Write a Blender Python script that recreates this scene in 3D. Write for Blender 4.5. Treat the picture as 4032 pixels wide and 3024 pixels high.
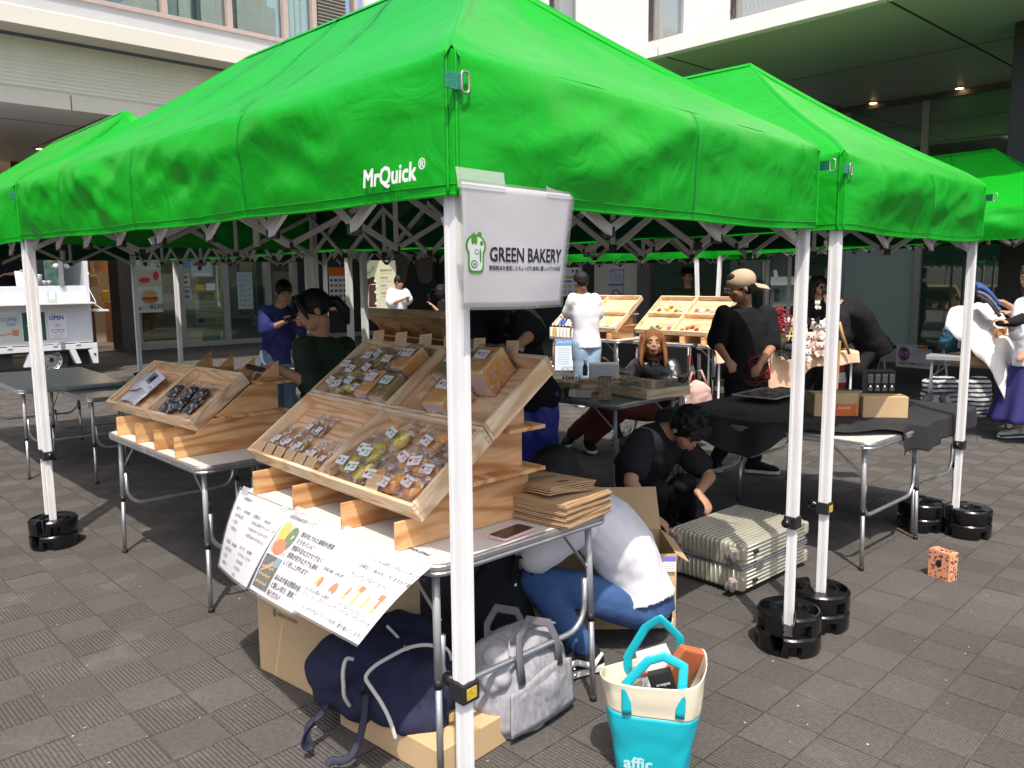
import bpy, bmesh, math, random
import numpy as np
from mathutils import Vector, Matrix, noise
R = math.radians
rnd = random.Random(7)
SC = bpy.context.scene
COL = SC.collection
for o in list(bpy.data.objects):
 bpy.data.objects.remove(o)
# ------------------------------------------------------------------ camera, sky, sun, exposure
CAM_H, PITCH, ROLL, FPX = 1.5215, R(7.5147), R(-0.4913), 3204.18
_fw = Vector((0, math.cos(PITCH), -math.sin(PITCH)))
_r = Vector((1, 0, 0)); _u = _r.cross(_fw)
_rr = math.cos(ROLL) * _r + math.sin(ROLL) * _u
_uu = -math.sin(ROLL) * _r + math.cos(ROLL) * _u
cam_d = bpy.data.cameras.new('camera'); cam = bpy.data.objects.new('camera', cam_d); COL.objects.link(cam)
cam.matrix_world = Matrix(((_rr.x, _uu.x, -_fw.x, 0), (_rr.y, _uu.y, -_fw.y, 0), (_rr.z, _uu.z, -_fw.z, CAM_H), (0, 0, 0, 1)))
cam_d.sensor_width = 36; cam_d.lens = FPX / 4032 * 36; cam_d.clip_end = 400; cam_d.clip_start = 0.05
SC.camera = cam
SUN_EL = R(62)
W = bpy.data.worlds.new('World'); SC.world = W; W.use_nodes = True
_n = W.node_tree.nodes; _bg = _n['Background']
_sky = _n.new('ShaderNodeTexSky'); _sky.sky_type = 'NISHITA'; _sky.sun_disc = False
_sky.sun_elevation = SUN_EL; _sky.sun_rotation = R(184.5); _sky.air_density = 0.7; _sky.dust_density = 3.0
W.node_tree.links.new(_sky.outputs[0], _bg.inputs[0]); _bg.inputs[1].default_value = 0.15
sun_d = bpy.data.lights.new('sun', 'SUN'); sun_d.energy = 2.6; sun_d.angle = R(0.5); sun_d.color = (1, 0.965, 0.91)
sun = bpy.data.objects.new('sun', sun_d); COL.objects.link(sun)
sun.rotation_euler = Vector((-0.037, math.cos(SUN_EL), -math.sin(SUN_EL))).to_track_quat('-Z', 'Y').to_euler()
SC.view_settings.view_transform = 'Standard'; SC.view_settings.look = 'None'
SC.view_settings.exposure = 0.88; SC.view_settings.gamma = 1
SC.view_settings.use_white_balance = True; SC.view_settings.white_balance_temperature = 6900; SC.view_settings.white_balance_tint = 10
SC.cycles.max_bounces = 8; SC.cycles.transparent_max_bounces = 16; SC.cycles.use_denoising = True
# survey helpers: points of the plaza measured from the photograph (2212 x 1659 reading of it)
def _ray(px, py):
 S = 4032 / 2212; px *= S; py *= S
 return _fw + _rr * ((px - 2016) / FPX) - _uu * ((py - 1512) / FPX)
def at(px, py, z=0.0):
 d = _ray(px, py); t = (z - CAM_H) / d.z
 return Vector((0, 0, CAM_H)) + d * t
def atY(px, py, Y):
 d = _ray(px, py)
 return Vector((0, 0, CAM_H)) + d * (Y / d.y)
# ------------------------------------------------------------------ object helpers
def tagit(o, label=None, cat=None, group=None, kind=None):
 if label: o['label'] = label
 if cat: o['category'] = cat
 if group: o['group'] = group
 if kind: o['kind'] = kind
 return o
def thing(name, label, cat, loc=(0, 0, 0), yaw=0.0, group=None):
 o = bpy.data.objects.new(name, None); COL.objects.link(o)
 o.location = loc; o.rotation_euler = (0, 0, yaw); o.empty_display_size = 0.1
 return tagit(o, label, cat, group)
def copytree(o, parent=None, label=None, group=None):
 c = o.copy(); COL.objects.link(c)
 if parent: c.parent = parent
 if label: c['label'] = label
 if group: c['group'] = group
 for ch in list(o.children): copytree(ch, c)
 return c
class MB:
 def __init__(s): s.v = []; s.f = []; s.m = []
 def add(s, vs, fs, mi=0):
  b = len(s.v); s.v += [tuple(x) for x in vs]
  s.f += [tuple(b + i for i in f) for f in fs]; s.m += [mi] * len(fs); return s
 def box(s, c, sz, M=None, mi=0):
  hx, hy, hz = sz[0] / 2, sz[1] / 2, sz[2] / 2
  vs = [Vector((x, y, z)) for x in (-hx, hx) for y in (-hy, hy) for z in (-hz, hz)]
  if M is not None: vs = [M @ v for v in vs]
  c = Vector(c); vs = [v + c for v in vs]
  return s.add(vs, [(0, 1, 3, 2), (4, 6, 7, 5), (0, 4, 5, 1), (2, 3, 7, 6), (0, 2, 6, 4), (1, 5, 7, 3)], mi)
 def beam(s, a, b, w, h, up=(0, 0, 1), mi=0):
  a = Vector(a); b = Vector(b); d = (b - a); L = d.length; d.normalize(); up = Vector(up)
  sd = d.cross(up)
  if sd.length < 1e-4: sd = d.cross(Vector((0, 1, 0)))
  sd.normalize(); u2 = sd.cross(d)
  M = Matrix((sd, d, u2)).transposed()
  return s.box((a + b) / 2, (w, L, h), M, mi)
 def tube(s, pts, r, n=10, cap=True, mi=0, flat=1.0, flatdir=None):
  pts = [Vector(p) for p in pts]; k = len(pts)
  rs = r if isinstance(r, (list, tuple)) else [r] * k
  vs = []; prev = None
  for i, p in enumerate(pts):
   t = (pts[min(i + 1, k - 1)] - pts[max(i - 1, 0)]).normalized()
   if prev is None:
    ref = Vector(flatdir) if flatdir else (Vector((0, 0, 1)) if abs(t.z) < 0.9 else Vector((1, 0, 0)))
   else: ref = prev
   sd = (ref - t * ref.dot(t)).normalized(); prev = sd
   o2 = t.cross(sd)
   for j in range(n):
    a = 2 * math.pi * j / n
    vs.append(p + (sd * math.cos(a) * flat + o2 * math.sin(a)) * rs[i])
  fs = [(i * n + j, i * n + (j + 1) % n, (i + 1) * n + (j + 1) % n, (i + 1) * n + j) for i in range(k - 1) for j in range(n)]
  if cap: fs += [tuple(range(n))[::-1], tuple((k - 1) * n + j for j in range(n))]
  return s.add(vs, fs, mi)
 def ell(s, c, rad, M=None, n=14, m=9, mi=0):
  vs = []; c = Vector(c)
  for i in range(m + 1):
   th = math.pi * i / m
   for j in range(n):
    ph = 2 * math.pi * j / n
    v = Vector((rad[0] * math.sin(th) * math.cos(ph), rad[1] * math.sin(th) * math.sin(ph), rad[2] * math.cos(th)))
    if M is not None: v = M @ v
    vs.append(c + v)
  fs = [(i * n + j, (i + 1) * n + j, (i + 1) * n + (j + 1) % n, i * n + (j + 1) % n) for i in range(m) for j in range(n)]
  return s.add(vs, fs, mi)
 def lathe(s, prof, c=(0, 0, 0), n=28, mi=0, M=None, cap=True):
  vs = []; c = Vector(c)
  for r, z in prof:
   for j in range(n):
    a = 2 * math.pi * j / n; v = Vector((r * math.cos(a), r * math.sin(a), z))
    if M is not None: v = M @ v
    vs.append(c + v)
  k = len(prof)
  fs = [(i * n + j, i * n + (j + 1) % n, (i + 1) * n + (j + 1) % n, (i + 1) * n + j) for i in range(k - 1) for j in range(n)]
  if cap: fs += [tuple(range(n))[::-1], tuple((k - 1) * n + j for j in range(n))]
  return s.add(vs, fs, mi)
 def prism(s, poly, o, ex, ey, th, mi=0):
  o = Vector(o); ex = Vector(ex); ey = Vector(ey); th = Vector(th); n = len(poly)
  vs = [o + ex * x + ey * y for x, y in poly]; vs += [v + th for v in vs]
  fs = [tuple(range(n))[::-1], tuple(range(n, 2 * n))] + [(i, (i + 1) % n, n + (i + 1) % n, n + i) for i in range(n)]
  return s.add(vs, fs, mi)
 def grid(s, fn, nu, nv, mi=0):
  vs = [fn(i / nu, j / nv) for j in range(nv + 1) for i in range(nu + 1)]
  fs = [(j * (nu + 1) + i, j * (nu + 1) + i + 1, (j + 1) * (nu + 1) + i + 1, (j + 1) * (nu + 1) + i) for j in range(nv) for i in range(nu)]
  return s.add(vs, fs, mi)
 def build(s, name, mats, parent=None, smooth=False, bevel=0, remesh=0, sm=0, disp=None, label=None, kind=None, solid=0, M=None, loc=None, sub=0, seg=2):
  me = bpy.data.meshes.new(name)
  vs = s.v
  if M is not None: vs = [tuple(M @ Vector(v)) for v in vs]
  me.from_pydata(vs, [], s.f)
  for mt in (mats if isinstance(mats, (list, tuple)) else [mats]): me.materials.append(mt)
  if isinstance(mats, (list, tuple)) and len(mats) > 1: me.polygons.foreach_set('material_index', s.m)
  if smooth: me.polygons.foreach_set('use_smooth', [True] * len(s.f))
  me.update()
  bm = bmesh.new(); bm.from_mesh(me); bmesh.ops.recalc_face_normals(bm, faces=bm.faces)
  bm.to_mesh(me); bm.free()
  o = bpy.data.objects.new(name, me); COL.objects.link(o)
  if parent is not None: o.parent = parent
  if loc is not None: o.location = loc
  if bevel:
   b = o.modifiers.new('bevel', 'BEVEL'); b.width = bevel; b.segments = seg; b.limit_method = 'ANGLE'; b.angle_limit = R(50)
  if remesh:
   r = o.modifiers.new('remesh', 'REMESH'); r.mode = 'VOXEL'; r.voxel_size = remesh; r.use_smooth_shade = True
   if sm:
    q = o.modifiers.new('smooth', 'SMOOTH'); q.factor = 0.5; q.iterations = sm
  if sub:
   q = o.modifiers.new('sub', 'SUBSURF'); q.levels = sub; q.render_levels = sub
  if solid:
   q = o.modifiers.new('solid', 'SOLIDIFY'); q.thickness = solid; q.offset = 0
  if disp:
   t = bpy.data.textures.get('clouds%g' % disp[1]) or bpy.data.textures.new('clouds%g' % disp[1], 'CLOUDS')
   t.noise_scale = disp[1]; t.noise_depth = 1
   q = o.modifiers.new('folds', 'DISPLACE'); q.texture = t; q.strength = disp[0]; q.mid_level = 0.5; q.texture_coords = 'GLOBAL' if len(disp) > 2 else 'LOCAL'
  if label: o['label'] = label
  if kind: o['kind'] = kind
  return o
# ------------------------------------------------------------------ materials
def mat(name, col, rough=0.6, metal=0.0, var=0.0, vscale=6.0, bump=0.0, bscale=60.0, spec=0.5, emit=None, sheen=0, alpha=None, col2=None, coat=0, tr=0, stretch=None, detail=4):
 m = bpy.data.materials.new(name); m.use_nodes = True
 nt = m.node_tree; b = nt.nodes['Principled BSDF']
 b.inputs['Base Color'].default_value = (*col, 1); b.inputs['Roughness'].default_value = rough
 b.inputs['Metallic'].default_value = metal; b.inputs['Specular IOR Level'].default_value = spec
 if coat: b.inputs['Coat Weight'].default_value = coat; b.inputs['Coat Roughness'].default_value = 0.1
 if sheen: b.inputs['Sheen Weight'].default_value = sheen
 if tr: b.inputs['Transmission Weight'].default_value = tr
 if emit: b.inputs['Emission Color'].default_value = (*emit[:3], 1); b.inputs['Emission Strength'].default_value = emit[3]
 if var or bump:
  tc = nt.nodes.new('ShaderNodeTexCoord'); src = tc.outputs['Object']
  if stretch:
   mp = nt.nodes.new('ShaderNodeMapping'); mp.inputs['Scale'].default_value = stretch
   nt.links.new(src, mp.inputs[0]); src = mp.outputs[0]
 if var:
  nz = nt.nodes.new('ShaderNodeTexNoise'); nz.inputs['Scale'].default_value = vscale; nz.inputs['Detail'].default_value = detail
  nt.links.new(src, nz.inputs['Vector'])
  rp = nt.nodes.new('ShaderNodeValToRGB'); rp.color_ramp.elements[0].position = 0.3; rp.color_ramp.elements[1].position = 0.7
  c2 = col2 or tuple(min(1, c * (1 + var)) for c in col); c1 = col if col2 else tuple(c * (1 - var) for c in col)
  rp.color_ramp.elements[0].color = (*c1, 1); rp.color_ramp.elements[1].color = (*c2, 1)
  nt.links.new(nz.outputs[0], rp.inputs[0]); nt.links.new(rp.outputs[0], b.inputs['Base Color'])
  mr = nt.nodes.new('ShaderNodeMapRange'); mr.inputs[3].default_value = rough * 0.85; mr.inputs[4].default_value = min(1, rough * 1.2)
  nt.links.new(nz.outputs[0], mr.inputs[0]); nt.links.new(mr.outputs[0], b.inputs['Roughness'])
 if bump:
  nb = nt.nodes.new('ShaderNodeTexNoise'); nb.inputs['Scale'].default_value = bscale; nb.inputs['Detail'].default_value = 6
  nt.links.new(src, nb.inputs['Vector'])
  bp = nt.nodes.new('ShaderNodeBump'); bp.inputs['Strength'].default_value = bump; bp.inputs['Distance'].default_value = 0.01
  nt.links.new(nb.outputs[0], bp.inputs['Height']); nt.links.new(bp.outputs[0], b.inputs['Normal'])
 return m
def wood(name, light, dark, axis='x', rings=9.0, rough=0.55, knots=True):
 m = bpy.data.materials.new(name); m.use_nodes = True; nt = m.node_tree; b = nt.nodes['Principled BSDF']
 N = nt.nodes.new; L = nt.links.new
 tc = N('ShaderNodeTexCoord'); mp = N('ShaderNodeMapping')
 mp.inputs['Scale'].default_value = (0.9, 5.5, 5.5) if axis == 'x' else (5.5, 0.9, 5.5)
 oi = N('ShaderNodeObjectInfo'); ml = N('ShaderNodeMath'); ml.operation = 'MULTIPLY'; ml.inputs[1].default_value = 37
 L(oi.outputs['Random'], ml.inputs[0]); cb = N('ShaderNodeCombineXYZ'); L(ml.outputs[0], cb.inputs[0]); L(ml.outputs[0], cb.inputs[1]); L(ml.outputs[0], cb.inputs[2])
 L(tc.outputs['Object'], mp.inputs[0]); L(cb.outputs[0], mp.inputs['Location'])
 nz = N('ShaderNodeTexNoise'); nz.inputs['Scale'].default_value = 0.9; nz.inputs['Detail'].default_value = 1.5; nz.inputs['Distortion'].default_value = 0.3; L(mp.outputs[0], nz.inputs['Vector'])
 k = N('ShaderNodeMath'); k.operation = 'MULTIPLY'; k.inputs[1].default_value = rings * 2 * math.pi; L(nz.outputs[0], k.inputs[0])
 sn = N('ShaderNodeMath'); sn.operation = 'SINE'; L(k.outputs[0], sn.inputs[0])
 rp = N('ShaderNodeValToRGB'); e = rp.color_ramp.elements; e[0].position = 0.0; e[1].position = 1.0
 mr = N('ShaderNodeMapRange'); mr.inputs[1].default_value = -1; L(sn.outputs[0], mr.inputs[0]); L(mr.outputs[0], rp.inputs[0])
 e[0].color = (*light, 1); e[1].color = (*dark, 1)
 x = rp.color_ramp.elements.new(0.55); x.color = (*[l * 0.93 for l in light], 1)
 f2 = N('ShaderNodeTexNoise'); f2.inputs['Scale'].default_value = 14; f2.inputs['Detail'].default_value = 5; L(mp.outputs[0], f2.inputs['Vector'])
 mx = N('ShaderNodeMix'); mx.data_type = 'RGBA'; mx.blend_type = 'MULTIPLY'; mx.inputs[0].default_value = 0.4
 r2 = N('ShaderNodeValToRGB'); r2.color_ramp.elements[0].position = 0.35; r2.color_ramp.elements[0].color = (0.62, 0.55, 0.5, 1); r2.color_ramp.elements[1].position = 0.6
 L(f2.outputs[0], r2.inputs[0]); L(rp.outputs[0], mx.inputs[6]); L(r2.outputs[0], mx.inputs[7])
 # tone differs a little from board to board
 hs = N('ShaderNodeHueSaturation'); m3 = N('ShaderNodeMapRange'); m3.inputs[3].default_value = 0.82; m3.inputs[4].default_value = 1.12; L(oi.outputs['Random'], m3.inputs[0]); L(m3.outputs[0], hs.inputs['Value'])
 L(mx.outputs[2], hs.inputs['Color']); L(hs.outputs[0], b.inputs['Base Color'])
 b.inputs['Roughness'].default_value = rough
 bp = N('ShaderNodeBump'); bp.inputs['Strength'].default_value = 0.15; bp.inputs['Distance'].default_value = 0.002; L(mr.outputs[0], bp.inputs['Height']); L(bp.outputs[0], b.inputs['Normal'])
 return m
def film(name, tint=(1, 1, 1), gloss=0.22, bscale=35, bump=0.6, rough=0.08, haze=0.10, glint=0):
 """clear plastic film: mostly see-through, crinkled shine"""
 m = bpy.data.materials.new(name); m.use_nodes = True; nt = m.node_tree; N = nt.nodes.new; L = nt.links.new
 nt.nodes.remove(nt.nodes['Principled BSDF']); out = nt.nodes['Material Output']
 t = N('ShaderNodeBsdfTransparent'); t.inputs[0].default_value = (*tint, 1)
 g = N('ShaderNodeBsdfGlossy'); g.inputs['Roughness'].default_value = rough
 d = N('ShaderNodeBsdfDiffuse'); d.inputs[0].default_value = (0.8, 0.8, 0.8, 1)
 tc = N('ShaderNodeTexCoord'); nz = N('ShaderNodeTexVoronoi'); nz.inputs['Scale'].default_value = bscale; L(tc.outputs['Object'], nz.inputs['Vector'])
 bp = N('ShaderNodeBump'); bp.inputs['Strength'].default_value = bump; bp.inputs['Distance'].default_value = 0.01; L(nz.outputs[0], bp.inputs['Height'])
 L(bp.outputs[0], g.inputs['Normal'])
 lw = N('ShaderNodeLayerWeight'); lw.inputs[0].default_value = 0.35; L(bp.outputs[0], lw.inputs['Normal'])
 ad = N('ShaderNodeMath'); ad.operation = 'MULTIPLY_ADD'; ad.inputs[1].default_value = 0.3; ad.inputs[2].default_value = gloss * 0.35; L(lw.outputs['Fresnel'], ad.inputs[0])
 m1 = N('ShaderNodeMixShader'); L(ad.outputs[0], m1.inputs[0]); L(t.outputs[0], m1.inputs[1]); L(g.outputs[0], m1.inputs[2])
 m2 = N('ShaderNodeMixShader'); m2.inputs[0].default_value = haze; L(m1.outputs[0], m2.inputs[1]); L(d.outputs[0], m2.inputs[2])
 if glint:   # white streaks painted in place of highlights on the film
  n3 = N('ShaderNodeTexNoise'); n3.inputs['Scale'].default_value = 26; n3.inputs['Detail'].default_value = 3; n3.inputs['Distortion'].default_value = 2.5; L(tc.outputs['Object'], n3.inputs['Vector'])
  r3 = N('ShaderNodeValToRGB'); r3.color_ramp.elements[0].position = .57; r3.color_ramp.elements[0].color = (haze, haze, haze, 1); r3.color_ramp.elements[1].position = .66; r3.color_ramp.elements[1].color = (glint, glint, glint, 1); L(n3.outputs[0], r3.inputs[0]); L(r3.outputs[0], m2.inputs[0])
 L(m2.outputs[0], out.inputs[0]); return m
def glass(name, tint, refl=0.25, haze=0.0, hazecol=(0.5, 0.6, 0.55), rough=0.02, bump=0.0):
 m = bpy.data.materials.new(name); m.use_nodes = True; nt = m.node_tree; N = nt.nodes.new; L = nt.links.new
 nt.nodes.remove(nt.nodes['Principled BSDF']); out = nt.nodes['Material Output']
 t = N('ShaderNodeBsdfTransparent'); t.inputs[0].default_value = (*tint, 1)
 g = N('ShaderNodeBsdfGlossy'); g.inputs['Roughness'].default_value = rough; g.inputs[0].default_value = (0.85, 0.95, 0.9, 1)
 d = N('ShaderNodeBsdfDiffuse'); d.inputs[0].default_value = (*hazecol, 1)
 fr = N('ShaderNodeFresnel'); fr.inputs[0].default_value = 1.5
 ad = N('ShaderNodeMath'); ad.operation = 'MULTIPLY_ADD'; ad.inputs[1].default_value = 1.0; ad.inputs[2].default_value = refl; ad.use_clamp = True; L(fr.outputs[0], ad.inputs[0])
 m1 = N('ShaderNodeMixShader'); L(ad.outputs[0], m1.inputs[0]); L(t.outputs[0], m1.inputs[1]); L(g.outputs[0], m1.inputs[2])
 m2 = N('ShaderNodeMixShader'); m2.inputs[0].default_value = haze; L(m1.outputs[0], m2.inputs[1]); L(d.outputs[0], m2.inputs[2])
 L(m2.outputs[0], out.inputs[0]); return m
PLY = wood('plywood', (0.80, 0.46, 0.21), (0.55, 0.24, 0.08), 'y', 7)
PLYX = wood('plywood_x', (0.80, 0.47, 0.22), (0.56, 0.25, 0.09), 'x', 7)
PINE = wood('pine', (0.90, 0.70, 0.47), (0.70, 0.45, 0.24), 'x', 16)
PINEY = wood('pine_y', (0.90, 0.69, 0.46), (0.68, 0.43, 0.23), 'y', 16)
PINEB = wood('pine_base', (0.90, 0.62, 0.38), (0.70, 0.39, 0.18), 'x', 10)
ALU = mat('aluminium', (0.56, 0.57, 0.58), 0.34, 0.85, var=0.1, vscale=20, bump=0.05)
STEEL = mat('painted_grey_tube', (0.42, 0.43, 0.44), 0.36, 0.35, var=0.08, vscale=12)
WHITEP = mat('white_powder_coat', (0.80, 0.80, 0.80), 0.38, var=0.07, vscale=5, bump=0.03, coat=0.2)
GREYBAR = mat('truss_grey', (0.60, 0.60, 0.61), 0.45, var=0.05)
BLACKP = mat('black_plastic', (0.006, 0.006, 0.007), 0.2, bump=0.2, bscale=22, spec=0.5)
BLACKM = mat('black_matt_plastic', (0.015, 0.015, 0.016), 0.5)
RUBBER = mat('rubber', (0.02, 0.02, 0.02), 0.75, bump=0.1)
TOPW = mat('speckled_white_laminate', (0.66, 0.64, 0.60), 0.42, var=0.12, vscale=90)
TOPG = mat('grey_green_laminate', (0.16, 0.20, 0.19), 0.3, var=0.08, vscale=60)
CARD = mat('cardboard', (0.50, 0.33, 0.17), 0.8, var=0.07, vscale=5, bump=0.06, bscale=40, stretch=(1, 1, 12))
CARD2 = mat('cardboard_light', (0.56, 0.39, 0.21), 0.8, var=0.06, vscale=4, bump=0.05)
KRAFT = mat('kraft_paper', (0.46, 0.30, 0.16), 0.85, var=0.08, vscale=9, bump=0.1, bscale=25)
PAPER = mat('white_paper', (0.76, 0.75, 0.78), 0.55, var=0.02, bump=0.03, bscale=8)
LAMIN = film('laminate_film', gloss=0.10, bscale=3, bump=0.1, haze=0.12)
TAPE = film('clear_tape', (0.85, 0.9, 0.9), gloss=0.3, bscale=9, bump=0.2, haze=0.35)
INK = mat('ink_dark', (0.015, 0.013, 0.03), 0.6)
INKG = mat('ink_green', (0.06, 0.30, 0.02), 0.6)
INKW = mat('ink_white', (0.80, 0.82, 0.80), 0.6)
INKR = mat('ink_red', (0.55, 0.03, 0.03), 0.6)
INKO = mat('ink_orange', (0.70, 0.16, 0.02), 0.6)
INKY = mat('ink_yellow', (0.75, 0.45, 0.04), 0.6)
INKB = mat('ink_blue', (0.02, 0.08, 0.35), 0.6)
INKGREY = mat('ink_grey', (0.30, 0.30, 0.33), 0.6)
PURPLE = mat('purple_edge', (0.15, 0.05, 0.35), 0.6)
def cloth_green():
 m = mat('green_canopy_fabric', (0.0, 0.33, 0.016), 0.36, var=0.05, vscale=1.5, spec=0.25)
 nt = m.node_tree; b = nt.nodes['Principled BSDF']; N = nt.nodes.new; L = nt.links.new
 tc = N('ShaderNodeTexCoord')
 n1 = N('ShaderNodeTexNoise'); n1.inputs['Scale'].default_value = 7; n1.inputs['Detail'].default_value = 3; n1.inputs['Distortion'].default_value = 1.2; L(tc.outputs['Object'], n1.inputs['Vector'])
 n2 = N('ShaderNodeTexNoise'); n2.inputs['Scale'].default_value = 900; L(tc.outputs['Object'], n2.inputs['Vector'])
 ad = N('ShaderNodeMath'); ad.operation = 'MULTIPLY_ADD'; ad.inputs[1].default_value = 0.02; L(n2.outputs[0], ad.inputs[0]); L(n1.outputs[0], ad.inputs[2])
 bp = N('ShaderNodeBump'); bp.inputs['Strength'].default_value = 0.24; bp.inputs['Distance'].default_value = 0.03; L(ad.outputs[0], bp.inputs['Height']); L(bp.outputs[0], b.inputs['Normal'])
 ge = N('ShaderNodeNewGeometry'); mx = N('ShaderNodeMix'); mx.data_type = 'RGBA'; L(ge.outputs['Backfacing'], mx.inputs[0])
 old = b.inputs['Base Color'].links[0].from_socket; L(old, mx.inputs[6]); mx.inputs[7].default_value = (0.004, 0.085, 0.035, 1); L(mx.outputs[2], b.inputs['Base Color'])   # underside colour darkened to paint in the shade beneath
 return m
GREEN = cloth_green()
GREEND = mat('green_seam_tape', (0.0, 0.16, 0.03), 0.5)
TEALW = mat('teal_webbing', (0.01, 0.22, 0.13), 0.7, bump=0.3, bscale=200)
_fontcache = {}
def text(s, size, name='lettering', mat_=None, parent=None, O=(0, 0, 0), ex=(1, 0, 0), ey=(0, 1, 0), align='LEFT', bold=0.0, shear=0.0, sx=1.0, lift=0.0006, extrude=0.0002, kind=None):
 cu = bpy.data.curves.new('t', 'FONT'); cu.body = s; cu.size = size; cu.align_x = align
 cu.shear = shear; cu.extrude = extrude; cu.resolution_u = 2
 to = bpy.data.objects.new('t', cu); COL.objects.link(to)
 bpy.context.view_layer.update()
 me = bpy.data.meshes.new_from_object(to.evaluated_get(bpy.context.evaluated_depsgraph_get()))
 bpy.data.objects.remove(to); bpy.data.curves.remove(cu)
 ex = Vector(ex).normalized(); ey = Vector(ey).normalized(); ez = ex.cross(ey).normalized(); O = Vector(O)
 M = Matrix((ex * sx, ey, ez)).transposed().to_4x4(); M.translation = O + ez * lift
 if bold:
  m_ = MB(); nv_ = [v.co.copy() for v in me.vertices]; fc_ = [tuple(p.vertices) for p in me.polygons]
  for dx, dy in ((0, 0), (bold, 0), (0, bold), (bold, bold)):
   m_.add([v + Vector((dx, dy, 0.00002 * (dx > 0) + 0.00004 * (dy > 0))) for v in nv_], fc_)
  me = bpy.data.meshes.new('t'); me.from_pydata(m_.v, [], m_.f)
 me.transform(M); me.materials.clear(); me.materials.append(mat_ or INK); me.name = name
 o = bpy.data.objects.new(name, me); COL.objects.link(o); o.parent = parent
 if kind: o['kind'] = kind
 return o
# ------------------------------------------------------------------ plaza frame
YU = R(133.3); U = Vector((math.cos(YU), math.sin(YU), 0)); Vd = Vector((U.y, -U.x, 0)); Z = Vector((0, 0, 1))
A = Vector((-0.1225, 1.8629, 0)); B = Vector((-2.660, 4.565, 0)); R1 = Vector((1.129, 3.188, 0)); R2 = Vector((1.334, 3.386, 0)); R3 = Vector((2.602, 4.645, 0))
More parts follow.
